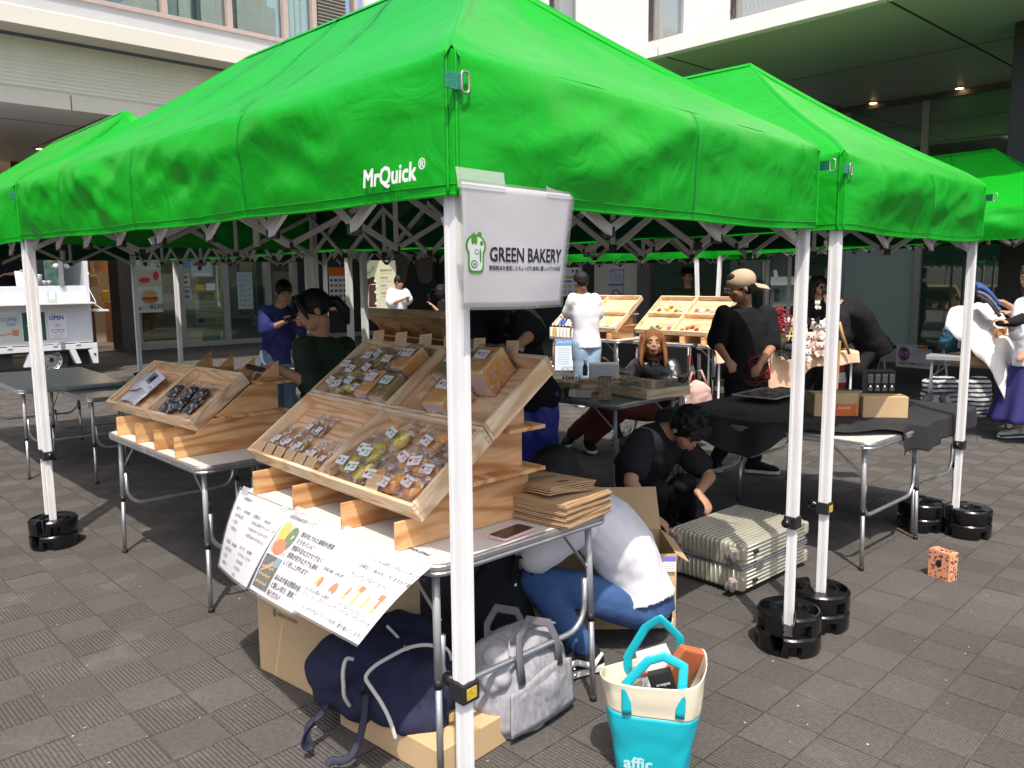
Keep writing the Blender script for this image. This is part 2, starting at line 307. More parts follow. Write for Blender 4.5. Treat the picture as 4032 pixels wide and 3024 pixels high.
# ------------------------------------------------------------------ paving: ribbed square pavers
def paver_mat(name, axis, per, depth):
 m = bpy.data.materials.new(name); m.use_nodes = True; nt = m.node_tree; b = nt.nodes['Principled BSDF']; N = nt.nodes.new; L = nt.links.new
 tc = N('ShaderNodeTexCoord'); oi = N('ShaderNodeObjectInfo'); ge = N('ShaderNodeNewGeometry')
 rot = N('ShaderNodeVectorRotate'); rot.rotation_type = 'Z_AXIS'; rot.inputs['Angle'].default_value = -R(134.6); L(ge.outputs['Position'], rot.inputs['Vector'])
 sp = N('ShaderNodeSeparateXYZ'); L(rot.outputs[0], sp.inputs[0])
 wob = N('ShaderNodeTexNoise'); wob.inputs['Scale'].default_value = 9; wob.inputs['Detail'].default_value = 3; L(ge.outputs['Position'], wob.inputs['Vector'])
 ma = N('ShaderNodeMath'); ma.operation = 'MULTIPLY_ADD'; ma.inputs[1].default_value = 0.006; L(wob.outputs[0], ma.inputs[0]); L(sp.outputs[axis], ma.inputs[2])
 k = N('ShaderNodeMath'); k.operation = 'MULTIPLY'; k.inputs[1].default_value = 2 * math.pi / per; L(ma.outputs[0], k.inputs[0])
 sn = N('ShaderNodeMath'); sn.operation = 'SINE'; L(k.outputs[0], sn.inputs[0])
 n1 = N('ShaderNodeTexNoise'); n1.inputs['Scale'].default_value = 140; n1.inputs['Detail'].default_value = 5; L(ge.outputs['Position'], n1.inputs['Vector'])
 hh = N('ShaderNodeMath'); hh.operation = 'MULTIPLY_ADD'; hh.inputs[1].default_value = depth * .6; L(sn.outputs[0], hh.inputs[0]); L(n1.outputs[0], hh.inputs[2])
 bp = N('ShaderNodeBump'); bp.inputs['Strength'].default_value = 0.9; bp.inputs['Distance'].default_value = 0.004; L(hh.outputs[0], bp.inputs['Height']); L(bp.outputs[0], b.inputs['Normal'])
 # colour: worn concrete, grooves darker than ribs, pale crumbs, tone per paver
 n2 = N('ShaderNodeTexNoise'); n2.inputs['Scale'].default_value = 1.3; n2.inputs['Detail'].default_value = 6; L(ge.outputs['Position'], n2.inputs['Vector'])
 rp = N('ShaderNodeValToRGB'); rp.color_ramp.elements[0].position = 0.3; rp.color_ramp.elements[0].color = (0.076, 0.069, 0.064, 1); rp.color_ramp.elements[1].position = 0.72; rp.color_ramp.elements[1].color = (0.104, 0.096, 0.090, 1); L(n2.outputs[0], rp.inputs[0])
 g = N('ShaderNodeMapRange'); g.inputs[1].default_value = -1; g.inputs[3].default_value = 1 - 0.12 * min(1, depth); g.inputs[4].default_value = 1.08; L(sn.outputs[0], g.inputs[0])
 mm = N('ShaderNodeMix'); mm.data_type = 'RGBA'; mm.blend_type = 'MULTIPLY'; mm.inputs[0].default_value = 1; L(rp.outputs[0], mm.inputs[6]); L(g.outputs[0], mm.inputs[7])
 sc = N('ShaderNodeTexNoise'); sc.inputs['Scale'].default_value = 60; sc.inputs['Detail'].default_value = 3; L(ge.outputs['Position'], sc.inputs['Vector'])
 s2 = N('ShaderNodeMapRange'); s2.inputs[1].default_value = 0.25; s2.inputs[2].default_value = 0.75; s2.inputs[3].default_value = 0.8; s2.inputs[4].default_value = 1.22; L(sc.outputs[0], s2.inputs[0])
 m2 = N('ShaderNodeMix'); m2.data_type = 'RGBA'; m2.blend_type = 'MULTIPLY'; m2.inputs[0].default_value = 1; L(mm.outputs[2], m2.inputs[6]); L(s2.outputs[0], m2.inputs[7])
 hs = N('ShaderNodeHueSaturation'); m3 = N('ShaderNodeMapRange'); m3.inputs[3].default_value = 0.93; m3.inputs[4].default_value = 1.08; L(oi.outputs['Random'], m3.inputs[0]); L(m3.outputs[0], hs.inputs['Value']); L(m2.outputs[2], hs.inputs['Color'])
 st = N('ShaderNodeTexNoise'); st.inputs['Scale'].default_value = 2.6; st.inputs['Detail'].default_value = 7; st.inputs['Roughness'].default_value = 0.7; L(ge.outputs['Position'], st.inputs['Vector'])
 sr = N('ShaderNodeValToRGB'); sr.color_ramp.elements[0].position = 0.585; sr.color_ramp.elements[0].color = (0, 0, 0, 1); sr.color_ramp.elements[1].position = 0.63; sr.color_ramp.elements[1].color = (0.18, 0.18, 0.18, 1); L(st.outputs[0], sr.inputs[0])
 mw = N('ShaderNodeMix'); mw.data_type = 'RGBA'; L(sr.outputs[0], mw.inputs[0]); L(hs.outputs[0], mw.inputs[6]); mw.inputs[7].default_value = (0.20, 0.185, 0.168, 1)  # faint pale residue, also painting in light patches reflected off windows
 L(mw.outputs[2], b.inputs['Base Color']); b.inputs['Roughness'].default_value = 0.85; b.inputs['Specular IOR Level'].default_value = 0.25
 return m
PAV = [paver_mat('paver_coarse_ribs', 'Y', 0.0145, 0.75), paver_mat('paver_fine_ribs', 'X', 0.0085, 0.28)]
JOINT = mat('joint_sand', (0.10, 0.09, 0.08), 0.95, var=0.45, vscale=40, bump=0.4, bscale=200)
DARKPAVE = mat('smooth_dark_granite', (0.10, 0.10, 0.10), 0.6, var=0.15, vscale=30)
gs = MB(); gs.add([(-60, -20, -0.006), (60, -20, -0.006), (60, 80, -0.006), (-60, 80, -0.006)], [(0, 1, 2, 3)])
ground = gs.build('ground', JOINT); tagit(ground, 'grey paved plaza floor in sun and tent shade', kind='structure')
TU = Vector((math.cos(R(133.9)), math.sin(R(133.9)), 0)); TV = Vector((math.cos(R(44.8)), math.sin(R(44.8)), 0)); TO = Vector((-2.058, 3.425, 0)); TS = 0.1998
def paver_mesh(mi):
 h = TS / 2 - 0.0022; c = 0.0022
 vs = []
 for z, k in ((-0.006, h), (-0.0015, h), (0.0, h - c)):
  vs += [(TU * a * k + TV * b_ * k + Z * z) for a, b_ in ((-1, -1), (1, -1), (1, 1), (-1, 1))]
 m = MB(); m.add(vs, [(i, (i + 1) % 4, 4 + (i + 1) % 4, 4 + i) for i in range(4)] + [(4 + i, 4 + (i + 1) % 4, 8 + (i + 1) % 4, 8 + i) for i in range(4)] + [(8, 9, 10, 11)])
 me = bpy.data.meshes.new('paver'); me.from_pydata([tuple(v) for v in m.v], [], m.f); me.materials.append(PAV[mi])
 bm = bmesh.new(); bm.from_mesh(me); bmesh.ops.recalc_face_normals(bm, faces=bm.faces)
 up = max(bm.faces, key=lambda f: f.calc_area())
 if up.normal.z < 0: bmesh.ops.reverse_faces(bm, faces=bm.faces)
 bm.to_mesh(me); bm.free(); return me
pm = [paver_mesh(0), paver_mesh(1)]
cells = []
for i in range(-150, 60):
 for j in range(-40, 160):
  c = TO + TU * ((i + .5) * -TS) * -1 + TV * ((j + .5) * TS)
  if c.y < 0.9 or c.y > 26: continue
  if abs(c.x) > 0.66 * c.y + 0.6: continue
  cells.append((c, (i + j) % 2))
def big(c):
 if abs(c.x) > 0.64 * c.y + 0.1: return 99
 return c.y
cells.sort(key=lambda q: (q[0].y if abs(q[0].x) < 0.63 * q[0].y and q[0].y > 1.95 else 99))
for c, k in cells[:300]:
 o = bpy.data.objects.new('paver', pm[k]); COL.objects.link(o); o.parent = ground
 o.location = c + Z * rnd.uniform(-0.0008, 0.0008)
for k in (0, 1):
 m = MB()
 for c, kk in cells[300:]:
  if kk != k: continue
  h = TS / 2 - 0.0022; hz = rnd.uniform(-0.0008, 0.0008) * (1 if c.y < 12 else .3)
  if c.y < 9:
   vs = [c + TU * a * h + TV * b_ * h + Z * (hz + z) for z in (-0.006, 0) for a, b_ in ((-1, -1), (1, -1), (1, 1), (-1, 1))]
   m.add(vs, [(0, 1, 5, 4), (1, 2, 6, 5), (2, 3, 7, 6), (3, 0, 4, 7), (4, 7, 6, 5)])
  else:
   m.add([c + TU * a * h + TV * b_ * h + Z * hz for a, b_ in ((-1, -1), (1, -1), (1, 1), (-1, 1))], [(0, 3, 2, 1)])
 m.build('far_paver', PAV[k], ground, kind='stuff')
# ------------------------------------------------------------------ buildings
CREAM = mat('cream_metal_panel', (0.70, 0.66, 0.58), 0.5, var=0.04, vscale=1.2, bump=0.02)
LOUV = mat('warm_grey_louvre', (0.90, 0.86, 0.78), 0.5, var=0.04, vscale=2)
GREYP = mat('grey_sill_panel', (0.44, 0.45, 0.47), 0.45, var=0.05, vscale=1.5)
WHITEW = mat('white_wall_panel', (0.90, 0.865, 0.83), 0.55, var=0.03, vscale=0.8, bump=0.015)
SOFFIT = mat('soffit_panel', (0.55, 0.54, 0.50), 0.3, var=0.04, vscale=1)
PINKF = mat('bronze_pink_frame', (0.48, 0.38, 0.35), 0.4, metal=0.3, var=0.05)
BRONZE = mat('dark_bronze_frame', (0.10, 0.085, 0.075), 0.4, metal=0.4, var=0.1)
GREYF = mat('grey_mullion', (0.36, 0.35, 0.34), 0.4, metal=0.3, var=0.06)
DARK = mat('dark_wall', (0.03, 0.028, 0.027), 0.6, var=0.1)
BEIGE = mat('beige_wall', (0.52, 0.50, 0.40), 0.6, var=0.04, vscale=1)
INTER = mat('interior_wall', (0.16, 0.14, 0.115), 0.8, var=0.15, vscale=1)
WINGL = glass('upper_window_glass', (0.62, 0.78, 0.72), 0.22)
SHOPGL = glass('shop_glass', (0.55, 0.66, 0.62), 0.10, haze=0.03)
SHOPGR = glass('green_shop_glass', (0.20, 0.30, 0.26), 0.22, haze=0.22, hazecol=(0.12, 0.26, 0.19))
FROST = glass('frosted_glass', (0.1, 0.15, 0.13), 0.12, haze=0.8, hazecol=(0.42, 0.52, 0.47), rough=0.15)
PALEGL = glass('pale_window_glass', (0.3, 0.35, 0.35), 0.25, haze=0.5, hazecol=(0.70, 0.74, 0.72))
SOFZ = 4.10
LU = Vector((math.cos(R(44)), math.sin(R(44)), 0)); LN = Vector((LU.y, -LU.x, 0))      # left facade direction, outward normal (towards camera)
RU = Vector((math.cos(R(132.9)), math.sin(R(132.9)), 0)); RN = Vector((-RU.y, RU.x, 0))
LF = Vector((-7.49, 11.9, 0)); RF = Vector((2.97, 8.77, 0)) * 1.12; LS = Vector((-7.4, 18.4, 0)); RS = Vector((5.74, 12.7, 0)) * 1.12
LM = Matrix((LU, LN, Z)).transposed().to_4x4(); RM = Matrix((RU, RN, Z)).transposed().to_4x4()
def solve(o, d, ratio):      # point on the wall line seen at x/y = ratio
 s = (ratio * o.y - o.x) / (d.x - ratio * d.y); return s
def colr(px): return (px - 1106) / 1757.5
sc_ = (RF - LF); den = LU.x * -RU.y + RU.x * LU.y
# corner of the two upper facades
SOFR = CAM_H + (4.10 - CAM_H) * 1.12
def isect(o1, d1, o2, d2): return ((o2 - o1).x * d2.y - (o2 - o1).y * d2.x) / (d1.x * d2.y - d1.y * d2.x)
tC = isect(RF, RU, LF, LU); CORN = RF + RU * tC; sC = (CORN - LF).dot(LU)
tS = isect(RS, RU, LS, LU); CORS = RS + RU * tS; sS = (CORS - LS).dot(LU)
lb = thing('office_building', 'building on the left with cream ledge, louvred band and shop glazing below', 'building', LF, R(44))
rb = thing('office_block', 'white panelled building on the right with green-lit soffit over glass ground floor', 'building', RF, R(132.9))
def L3(s, n, z): return Vector((s, -n, z))      # local coords of lb: x along facade, y = -outward
# (parent is rotated so x=LU, y=-LN)
def lbox(m, s0, s1, n0, n1, z0, z1, mi=0): m.box(((s0 + s1) / 2, -(n0 + n1) / 2, (z0 + z1) / 2), (s1 - s0, abs(n1 - n0), z1 - z0), None, mi)
# outward normal for the right building is opposite side: y=+? (x=RU, y=RU rotated 90 = towards the back-left) so outward = -? checked below
def rbox(m, s0, s1, n0, n1, z0, z1, mi=0): m.box(((s0 + s1) / 2, (n0 + n1) / 2, (z0 + z1) / 2), (s1 - s0, abs(n1 - n0), z1 - z0), None, mi)
S0, S1 = -30.0, sC - 0.02
# left: soffit slab, fascia
nback = (LF - LS).dot(LN)        # how far the shop front sits behind the fascia
m = MB(); lbox(m, S0, S1 + 7, -nback - 7.2, -0.02, SOFZ, SOFZ + 0.10); m.build('soffit', mat('pale_soffit', (0.80, 0.80, 0.79), 0.4), lb)
for s in np.arange(S0 + 0.6, S1, 2.4):
 m = MB(); lbox(m, s, s + 0.025, -nback, -0.05, SOFZ - 0.004, SOFZ - 0.001); m.build('soffit_joint', DARK, lb)
m = MB(); lbox(m, S0, S1, -1.55, -1.525, SOFZ - 0.004, SOFZ - 0.001); m.build('soffit_joint', DARK, lb)
for s0 in np.arange(S0, S1, 2.4):
 m = MB(); lbox(m, s0 + .01, min(s0 + 2.39, S1), -0.03, 0.05, SOFZ - 0.04, SOFZ + 0.19); m.build('fascia_panel', CREAM, lb, bevel=0.006)
# louvred band: separate slats in panels
m0 = MB(); lbox(m0, S0, S1, -0.30, -0.12, SOFZ + 0.1, 5.05); m0.build('wall', LOUV, lb)
slm = MB(); slm.prism([(0, 0), (0, 0.052), (-0.035, 0.045)], (0, 0, 0), (0, 1, 0), (0, 0, 1), (2.37, 0, 0))
slat0 = slm.build('slat', LOUV, lb); first = True
for s0 in np.arange(S0 + 1.05, S1 - 0.5, 2.4):
 z = SOFZ + 0.22; k = 0
 while z < 5.02:
  o = slat0 if first else bpy.data.objects.new('slat', slat0.data)
  if not first: COL.objects.link(o); o.parent = lb
  first = False
  o.location = (s0, 0.12, z); z += 0.0585; k += 1
  if k == 8: z += 0.02
# ledge (protrudes), sill, windows
m = MB(); m.prism([(-0.15, 5.03), (-0.62, 5.03), (-0.62, 5.27), (-0.56, 5.29), (-0.15, 5.33)], (S0, 0, 0), (0, 1, 0), (0, 0, 1), (S1 - S0, 0, 0)); m.build('ledge', CREAM, lb, bevel=0.004)
m = MB(); lbox(m, S0, S1, -0.2, 0.56, 5.285, 5.30); m.build('ledge_cap', CREAM, lb)
for s in np.arange(S0 + 1.2, S1, 4.8):
 m = MB(); lbox(m, s, s + 0.015, 0.60, 0.6225, 5.04, 5.29); m.build('ledge_joint', DARK, lb)
WZ = 5.66
m = MB(); lbox(m, S0, S1, -0.12, 0.10, 5.30, WZ); m.build('sill_panel', GREYP, lb)
m = MB(); lbox(m, S0, S1, -0.06, 0.14, WZ, WZ + 0.07); m.build('window_sill', PINKF, lb, bevel=0.004)
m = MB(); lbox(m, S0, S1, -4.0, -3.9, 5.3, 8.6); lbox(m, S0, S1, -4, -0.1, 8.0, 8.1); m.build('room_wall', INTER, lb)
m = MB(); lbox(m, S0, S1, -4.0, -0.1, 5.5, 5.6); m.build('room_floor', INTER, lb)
mull = [solve(LF, LU, colr(px)) for px in (-170, 154, 394, 527, 641, 700)]
mull = [m_ for m_ in mull]
wz1 = 8.0
for a_, b_ in zip(mull[:-1], mull[1:]):
 m = MB(); lbox(m, a_ + 0.03, b_ - 0.03, 0.0, 0.012, WZ + 0.07, wz1); w = m.build('window_pane', WINGL, lb)
for s in mull + [S1 - 0.2]:
 m = MB(); lbox(m, s - 0.045, s + 0.045, -0.05, 0.12, WZ + 0.07, wz1); m.build('mullion', PINKF, lb, bevel=0.004)
# thin blind cords / vertical blinds and things stored behind the glass
BL = mat('pale_blind', (0.55, 0.66, 0.58), 0.7); STO = mat('storage_box_white', (0.70, 0.78, 0.72), 0.5, var=0.04)
for i in range(len(mull) - 1):
 for k in range(1, 5):
  s = mull[i] + (mull[i + 1] - mull[i]) * k / 5
  m = MB(); lbox(m, s, s + (0.02 if i > 2 else 0.10), -0.22, -0.2, WZ + 0.1, wz1); m.build('blind_strip', GREYF if i > 2 else BL, lb)
for s_, n_, cnt, w_ in ((solve(LF, LU, colr(425)), -0.55, 3, 0.75), (solve(LF, LU, colr(480)), -0.55, 5, 0.62)):
 for k in range(cnt):
  t = thing('storage_tub', '%s white storage tub in the stack behind the upper window' % ('lowest', 'second', 'third', 'fourth', 'fifth')[k] + (' on the left' if cnt == 3 else ' on the right'), 'storage tub', LF + LU * s_ + LN * n_ + Z * (WZ - 0.02 + k * 0.36), R(44), 'storage tubs behind the upper windows')
  m = MB(); m.prism([(-w_ / 2 + .05, 0), (w_ / 2 - .05, 0), (w_ / 2, 0.30), (-w_ / 2, 0.30)], (0, -0.25, 0), (1, 0, 0), (0, 0, 1), (0, 0.5, 0)); m.build('tub', STO, t, bevel=0.02)
  m = MB(); m.box((0, 0, 0.325), (w_ + .06, 0.56, 0.05)); m.build('lid', STO, t, bevel=0.012)
for k, (px, zz, w_) in enumerate(((555, 0, .75), (600, 0, .7), (600, .42, .7), (592, .84, .5), (560, .42, .4))):
 s_ = solve(LF, LU, colr(px)) + (0.1 if k else 0)
 t = thing('moving_box', '%s carton behind the upper window' % ('left lower', 'right lower', 'right middle', 'top', 'small upper left')[k], 'box', LF + LU * s_ + LN * -0.62 + Z * (WZ + zz - .1), R(44), 'cartons behind the upper windows')
 m = MB(); m.box((0, 0, 0.2), (w_, 0.5, 0.4)); m.build('carton', CARD2, t, bevel=0.006)
 m = MB(); m.box((0, -0.2505, 0.2), (w_, 0.002, 0.05)); m.build('tape', KRAFT, t)
# louvre screen + white panels next to the corner
m = MB()
lx0 = mull[-1] + 0.1
m = MB(); lbox(m, lx0, lx0 + 0.62, -0.1, 0.02, WZ, wz1); m.build('vent_backing', DARK, lb)
z = WZ
while z < wz1:
 m = MB(); m.prism([(0, 0), (-0.05, 0.02), (-0.05, 0.03), (0, 0.035)], (lx0, -0.02, z), (0, 1, 0), (0, 0, 1), (0.62, 0, 0)); m.build('vent_slat', GREYF, lb); z += 0.062
# shop ground floor of the left building (local offset nback inside)
NB = -nback
shopz = SOFZ
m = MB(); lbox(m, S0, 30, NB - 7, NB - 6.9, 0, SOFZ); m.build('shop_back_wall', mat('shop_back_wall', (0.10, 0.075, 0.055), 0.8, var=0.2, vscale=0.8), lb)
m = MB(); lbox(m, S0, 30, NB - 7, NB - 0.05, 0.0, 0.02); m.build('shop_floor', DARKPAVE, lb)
def sl(px): return solve(LS, LU, colr(px)) + (LS - LF).dot(LU)
m = MB(); lbox(m, sl(262), sl(835), NB - 0.06, NB + 0.06, 0, 0.11); m.build('base_rail', GREYF, lb)
m = MB(); lbox(m, sl(262), sl(835), NB - 0.05, NB + 0.05, SOFZ - 0.12, SOFZ); m.build('head_rail', GREYF, lb)
mp_ = [300, 396, 492, 583, 640]
for px in mp_:
 m = MB(); lbox(m, sl(px) - 0.07, sl(px) + 0.07, NB - 0.08, NB + 0.08, 0.11, SOFZ - 0.12); m.build('mullion', GREYF, lb, bevel=0.005)
for a_, b_ in zip(mp_[:-1], mp_[1:]):
 m = MB(); lbox(m, sl(a_) + 0.07, sl(b_) - 0.07, NB - 0.01, NB + 0.01, 0.11, SOFZ - 0.12); m.build('window_pane', SHOPGL, lb)
# entrance jamb, dark wall towards the corner
m = MB(); lbox(m, sl(262), sl(290), NB - 0.5, NB + 0.1, 0, SOFZ); m.build('entrance_jamb', BRONZE, lb)
m = MB(); lbox(m, sl(640) + .07, sS + (LS - LF).dot(LU), NB - 0.3, NB + 0.02, 0, SOFZ); m.build('dark_wall', DARK, lb)
BROWN = mat('brown_counter', (0.16, 0.065, 0.03), 0.5, var=0.2, vscale=3)
m = MB(); lbox(m, sl(120), sl(262), NB - 2.2, NB - 1.6, 0.0, 0.95); m.build('counter', BROWN, lb)
for z in (1.0, 1.35, 1.75):
 m = MB(); lbox(m, sl(120), sl(262), NB - 2.2, NB - 1.7, z, z + 0.04); m.build('display_shelf', BLACKM, lb)
m = MB(); lbox(m, sl(120), sl(270), NB - 2.3, NB - 2.25, 0, SOFZ); m.build('partition', mat('brown_partition', (0.13, 0.05, 0.03), 0.6), lb)
m = MB(); lbox(m, sl(330), sl(480), NB - 3.0, NB - 2.4, 0.0, 1.0); m.build('counter', BROWN, lb)
for px_, e_ in ((300, 70), (430, 60), (560, 60), (200, 60)):
 ld = bpy.data.lights.new('shop_light', 'AREA'); ld.energy = e_; ld.size = 1.2; ld.color = (1, .82, .6); lo_ = bpy.data.objects.new('shop_light', ld); COL.objects.link(lo_); lo_.location = LF + LU * sl(px_) + LN * (NB - 3.0) + Z * 3.9
GLOW = mat('warm_strip_light', (0.9, 0.5, 0.2), 0.5, emit=(1, 0.45, 0.15, 1.5))
m = MB(); lbox(m, sl(330), sl(440), NB - 2.4, NB - 2.38, 1.0, 1.03); m.build('counter_strip_light', GLOW, lb)
# right building
# local frame of rb: x = RU (to the back left), y = RU rotated +90deg.  Outward (towards the camera) is:
_y = Vector((-RU.y, RU.x, 0)); OUTS = 1 if _y.dot(Vector((0, -1, 0))) > 0 else -1
def rb3(m, s0, s1, n0, n1, z0, z1, mi=0): rbox(m, s0, s1, OUTS * min(n0, n1), OUTS * max(n0, n1), z0, z1, mi) if OUTS > 0 else rbox(m, s0, s1, -max(n0, n1), -min(n0, n1), z0, z1, mi)
OUT = _y * OUTS
nbr = (RF - RS).dot(OUT)
T0, T1 = -11.0, tC
m = MB(); rb3(m, T0, T1 + 5, -nbr - 5.4, -0.02, SOFR, SOFR + 0.1); m.build('soffit', SOFFIT, rb)
def sr(px, o=RS): return solve(o, RU, colr(px)) + (o - RF).dot(RU)
jr = [sr(px) for px in (2225, 1975 + 0, 1768, 1640, 1540)]
gm = [sr(px) for px in (2330, 1977, 1768, 1610, 1541)]
for s in [T0 + 1.2 + 2.93 * k for k in range(8)]:
 m = MB(); rb3(m, s, s + 0.03, -nbr, -0.05, SOFR - 0.004, SOFR - 0.001); m.build('soffit_joint', DARK, rb)
m = MB(); rb3(m, T0, T1, -nbr * .5, -nbr * .5 + .012, SOFR - 0.004, SOFR - 0.001); m.build('soffit_joint', DARK, rb)
for k in range(9):
 a_ = T0 + 1.2 + 2.93 * k - 2.93; m = MB(); rb3(m, a_ + 0.012, min(a_ + 2.918, T1), -0.03, 0.10, SOFR - 0.03, SOFR + 0.17); m.build('fascia_panel', WHITEW, rb, bevel=0.005)
zt = 9.5
# upper wall: panels with window openings; build panel by panel
def wallp(px, n=0.0): return solve(RF + OUT * 0, RU, colr(px))
wins = [(1338 + 58, 1338 + 121), (1565, 1758), (1188, 1243)]
edges = [T0, wallp(1758), wallp(1565), wallp(1461), wallp(1395), wallp(1243), wallp(1188), T1]
z0w = SOFR + 0.17
openings = [(wallp(1758), wallp(1562)), (wallp(1464), wallp(1394)), (wallp(1243), wallp(1190))]
cuts = [T0] + [x for o_ in openings for x in o_] + [T1]
for a_, b_ in zip(cuts[0::2], cuts[1::2]):
 n = max(1, round((b_ - a_) / 1.0)); w_ = (b_ - a_) / n
 for k in range(n):
  m = MB(); rb3(m, a_ + k * w_ + 0.006, a_ + (k + 1) * w_ - 0.006, -0.2, 0.0, z0w, zt); m.build('wall_panel', WHITEW, rb, bevel=0.004)
m = MB(); rb3(m, T0, T1, -0.35, -0.22, z0w, zt); m.build('wall_core', WHITEW, rb)
for a_, b_ in openings:
 m = MB(); rb3(m, a_ + 0.04, b_ - 0.05, -0.13, -0.12, z0w + 0.04, zt); m.build('window_pane', PALEGL, rb)
 for x in (b_ - 0.05,):
  m = MB(); rb3(m, x - 0.0, x + 0.045, -0.16, 0.012, z0w, zt); m.build('window_frame', BRONZE, rb)
  m = MB(); rb3(m, x - 0.03, x - 0.004, -0.14, -0.03, z0w + .04, zt); m.build('window_frame', GREYF, rb)
 m = MB(); rb3(m, a_, a_ + 0.04, -0.16, -0.02, z0w, zt); m.build('window_frame', GREYP, rb)
 m = MB(); rb3(m, a_, b_, -0.16, 0.015, z0w, z0w + 0.04); m.build('window_sill', PINKF, rb)
# bird spikes on the fascia
SPK = mat('steel_wire', (0.5, 0.45, 0.42), 0.35, 0.8)
m = MB()
s = wallp(1900)
while s < wallp(1335):
 for dx, dn in ((-0.03, 0.0), (0.03, 0.02)):
  m.tube([(s, OUTS * 0.07, z0w), (s + dx, OUTS * (0.07 + dn), z0w + rnd.uniform(0.12, 0.15))], 0.0016, 3)
 s += 0.055
m.build('bird_spike', SPK, rb, kind='stuff')
# ground floor of the right building
zb0 = 0.0
m = MB(); rb3(m, sr(2330), sr(1410), -nbr - 0.06, -nbr + 0.05, 0.0, 0.14); m.build('base_rail', GREYF, rb)
m = MB(); rb3(m, sr(2330), sr(1410), -nbr - 0.06, -nbr + 0.06, SOFR - 0.10, SOFR); m.build('head_rail', BRONZE, rb)
gl = [2330, 1977, 1815, 1655, 1558, 1410]
for px in gl[1:-1]:
 m = MB(); rb3(m, sr(px) - 0.05, sr(px) + 0.05, -nbr - 0.08, -nbr + 0.06, 0.14, SOFR - 0.1); m.build('mullion', GREYF if px != 1558 else BRONZE, rb, bevel=0.004)
for i, (a_, b_) in enumerate(zip(gl[:-1], gl[1:])):
 m = MB(); rb3(m, sr(a_) + 0.05, sr(b_) - 0.05, -nbr - 0.01, -nbr + 0.01, 0.14, 2.35 if i == 1 else SOFR - 0.1); m.build('window_pane', FROST if i == 1 else SHOPGR, rb)
 if i == 1:
  m = MB(); rb3(m, sr(a_) + 0.05, sr(b_) - 0.05, -nbr - 0.01, -nbr + 0.01, 2.35, SOFR - 0.1); m.build('window_pane', SHOPGR, rb)
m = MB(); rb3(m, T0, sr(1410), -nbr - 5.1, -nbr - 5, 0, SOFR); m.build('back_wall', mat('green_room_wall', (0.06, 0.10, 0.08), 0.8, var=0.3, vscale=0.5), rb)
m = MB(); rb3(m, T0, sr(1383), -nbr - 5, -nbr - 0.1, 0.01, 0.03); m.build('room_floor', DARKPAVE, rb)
m = MB(); rb3(m, sr(1410), sr(1383), -nbr - 0.5, -nbr + 0.12, 0, SOFR); m.build('pier', mat('grey_pier', (0.12, 0.115, 0.105), 0.6, var=0.1), rb)
m = MB(); rb3(m, sr(1383), sr(1281), -nbr - 0.4, -nbr - 0.05, 0, SOFR); m.build('wall', BEIGE, rb)
m = MB(); rb3(m, sr(1281), sr(1240), -nbr - 0.5, -nbr + 0.05, 0, SOFR); m.build('pier', DARK, rb)
m = MB(); rb3(m, sr(1240), sr(1080), -nbr - 0.4, -nbr - 0.1, 0, SOFR); m.build('wall', DARK, rb)
m = MB(); rb3(m, sr(1080), sr(960), -nbr - 0.4, -nbr - 0.1, 0, SOFR); m.build('entrance_glass', SHOPGR, rb)
m = MB(); rb3(m, sr(960), tS + 1.5, -nbr - 0.4, -nbr - 0.1, 0, SOFR); m.build('wall', DARK, rb)
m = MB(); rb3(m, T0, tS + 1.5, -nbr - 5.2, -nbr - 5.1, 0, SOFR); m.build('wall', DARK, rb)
# dark free-standing column under the canopy
cl = thing('column', 'tall matt black square column at the right edge under the soffit', 'column', (6.29, 9.92, 0), R(132.9))
m = MB(); m.box((0, 0, SOFR / 2), (0.56, 0.56, SOFR)); m.build('shaft', mat('black_column', (0.035, 0.033, 0.033), 0.45, var=0.1), cl, bevel=0.01)
# downlights
LAMPC = mat('downlight_glow', (1, 0.8, 0.5), 0.4, emit=(1, 0.75, 0.38, 6.0))
for (px, py, who) in ((2073, 190, 'right of the two in the green soffit'), (1886, 222, 'left of the two in the green soffit'), (85, 321, 'under the left canopy')):
 p = at(px, py, (SOFR if px > 999 else SOFZ) - 0.005)
 t = thing('downlight', 'lit recessed round downlight, ' + who, 'ceiling light', p, 0, 'recessed downlights')
 m = MB(); m.lathe([(0.085, 0.0), (0.085, -0.012), (0.06, -0.014)], (0, 0, 0.004)); m.build('rim', WHITEW, t)
 m = MB(); m.lathe([(0.055, -0.016), (0.03, -0.02)], (0, 0, 0.004)); m.build('bulb', LAMPC, t)
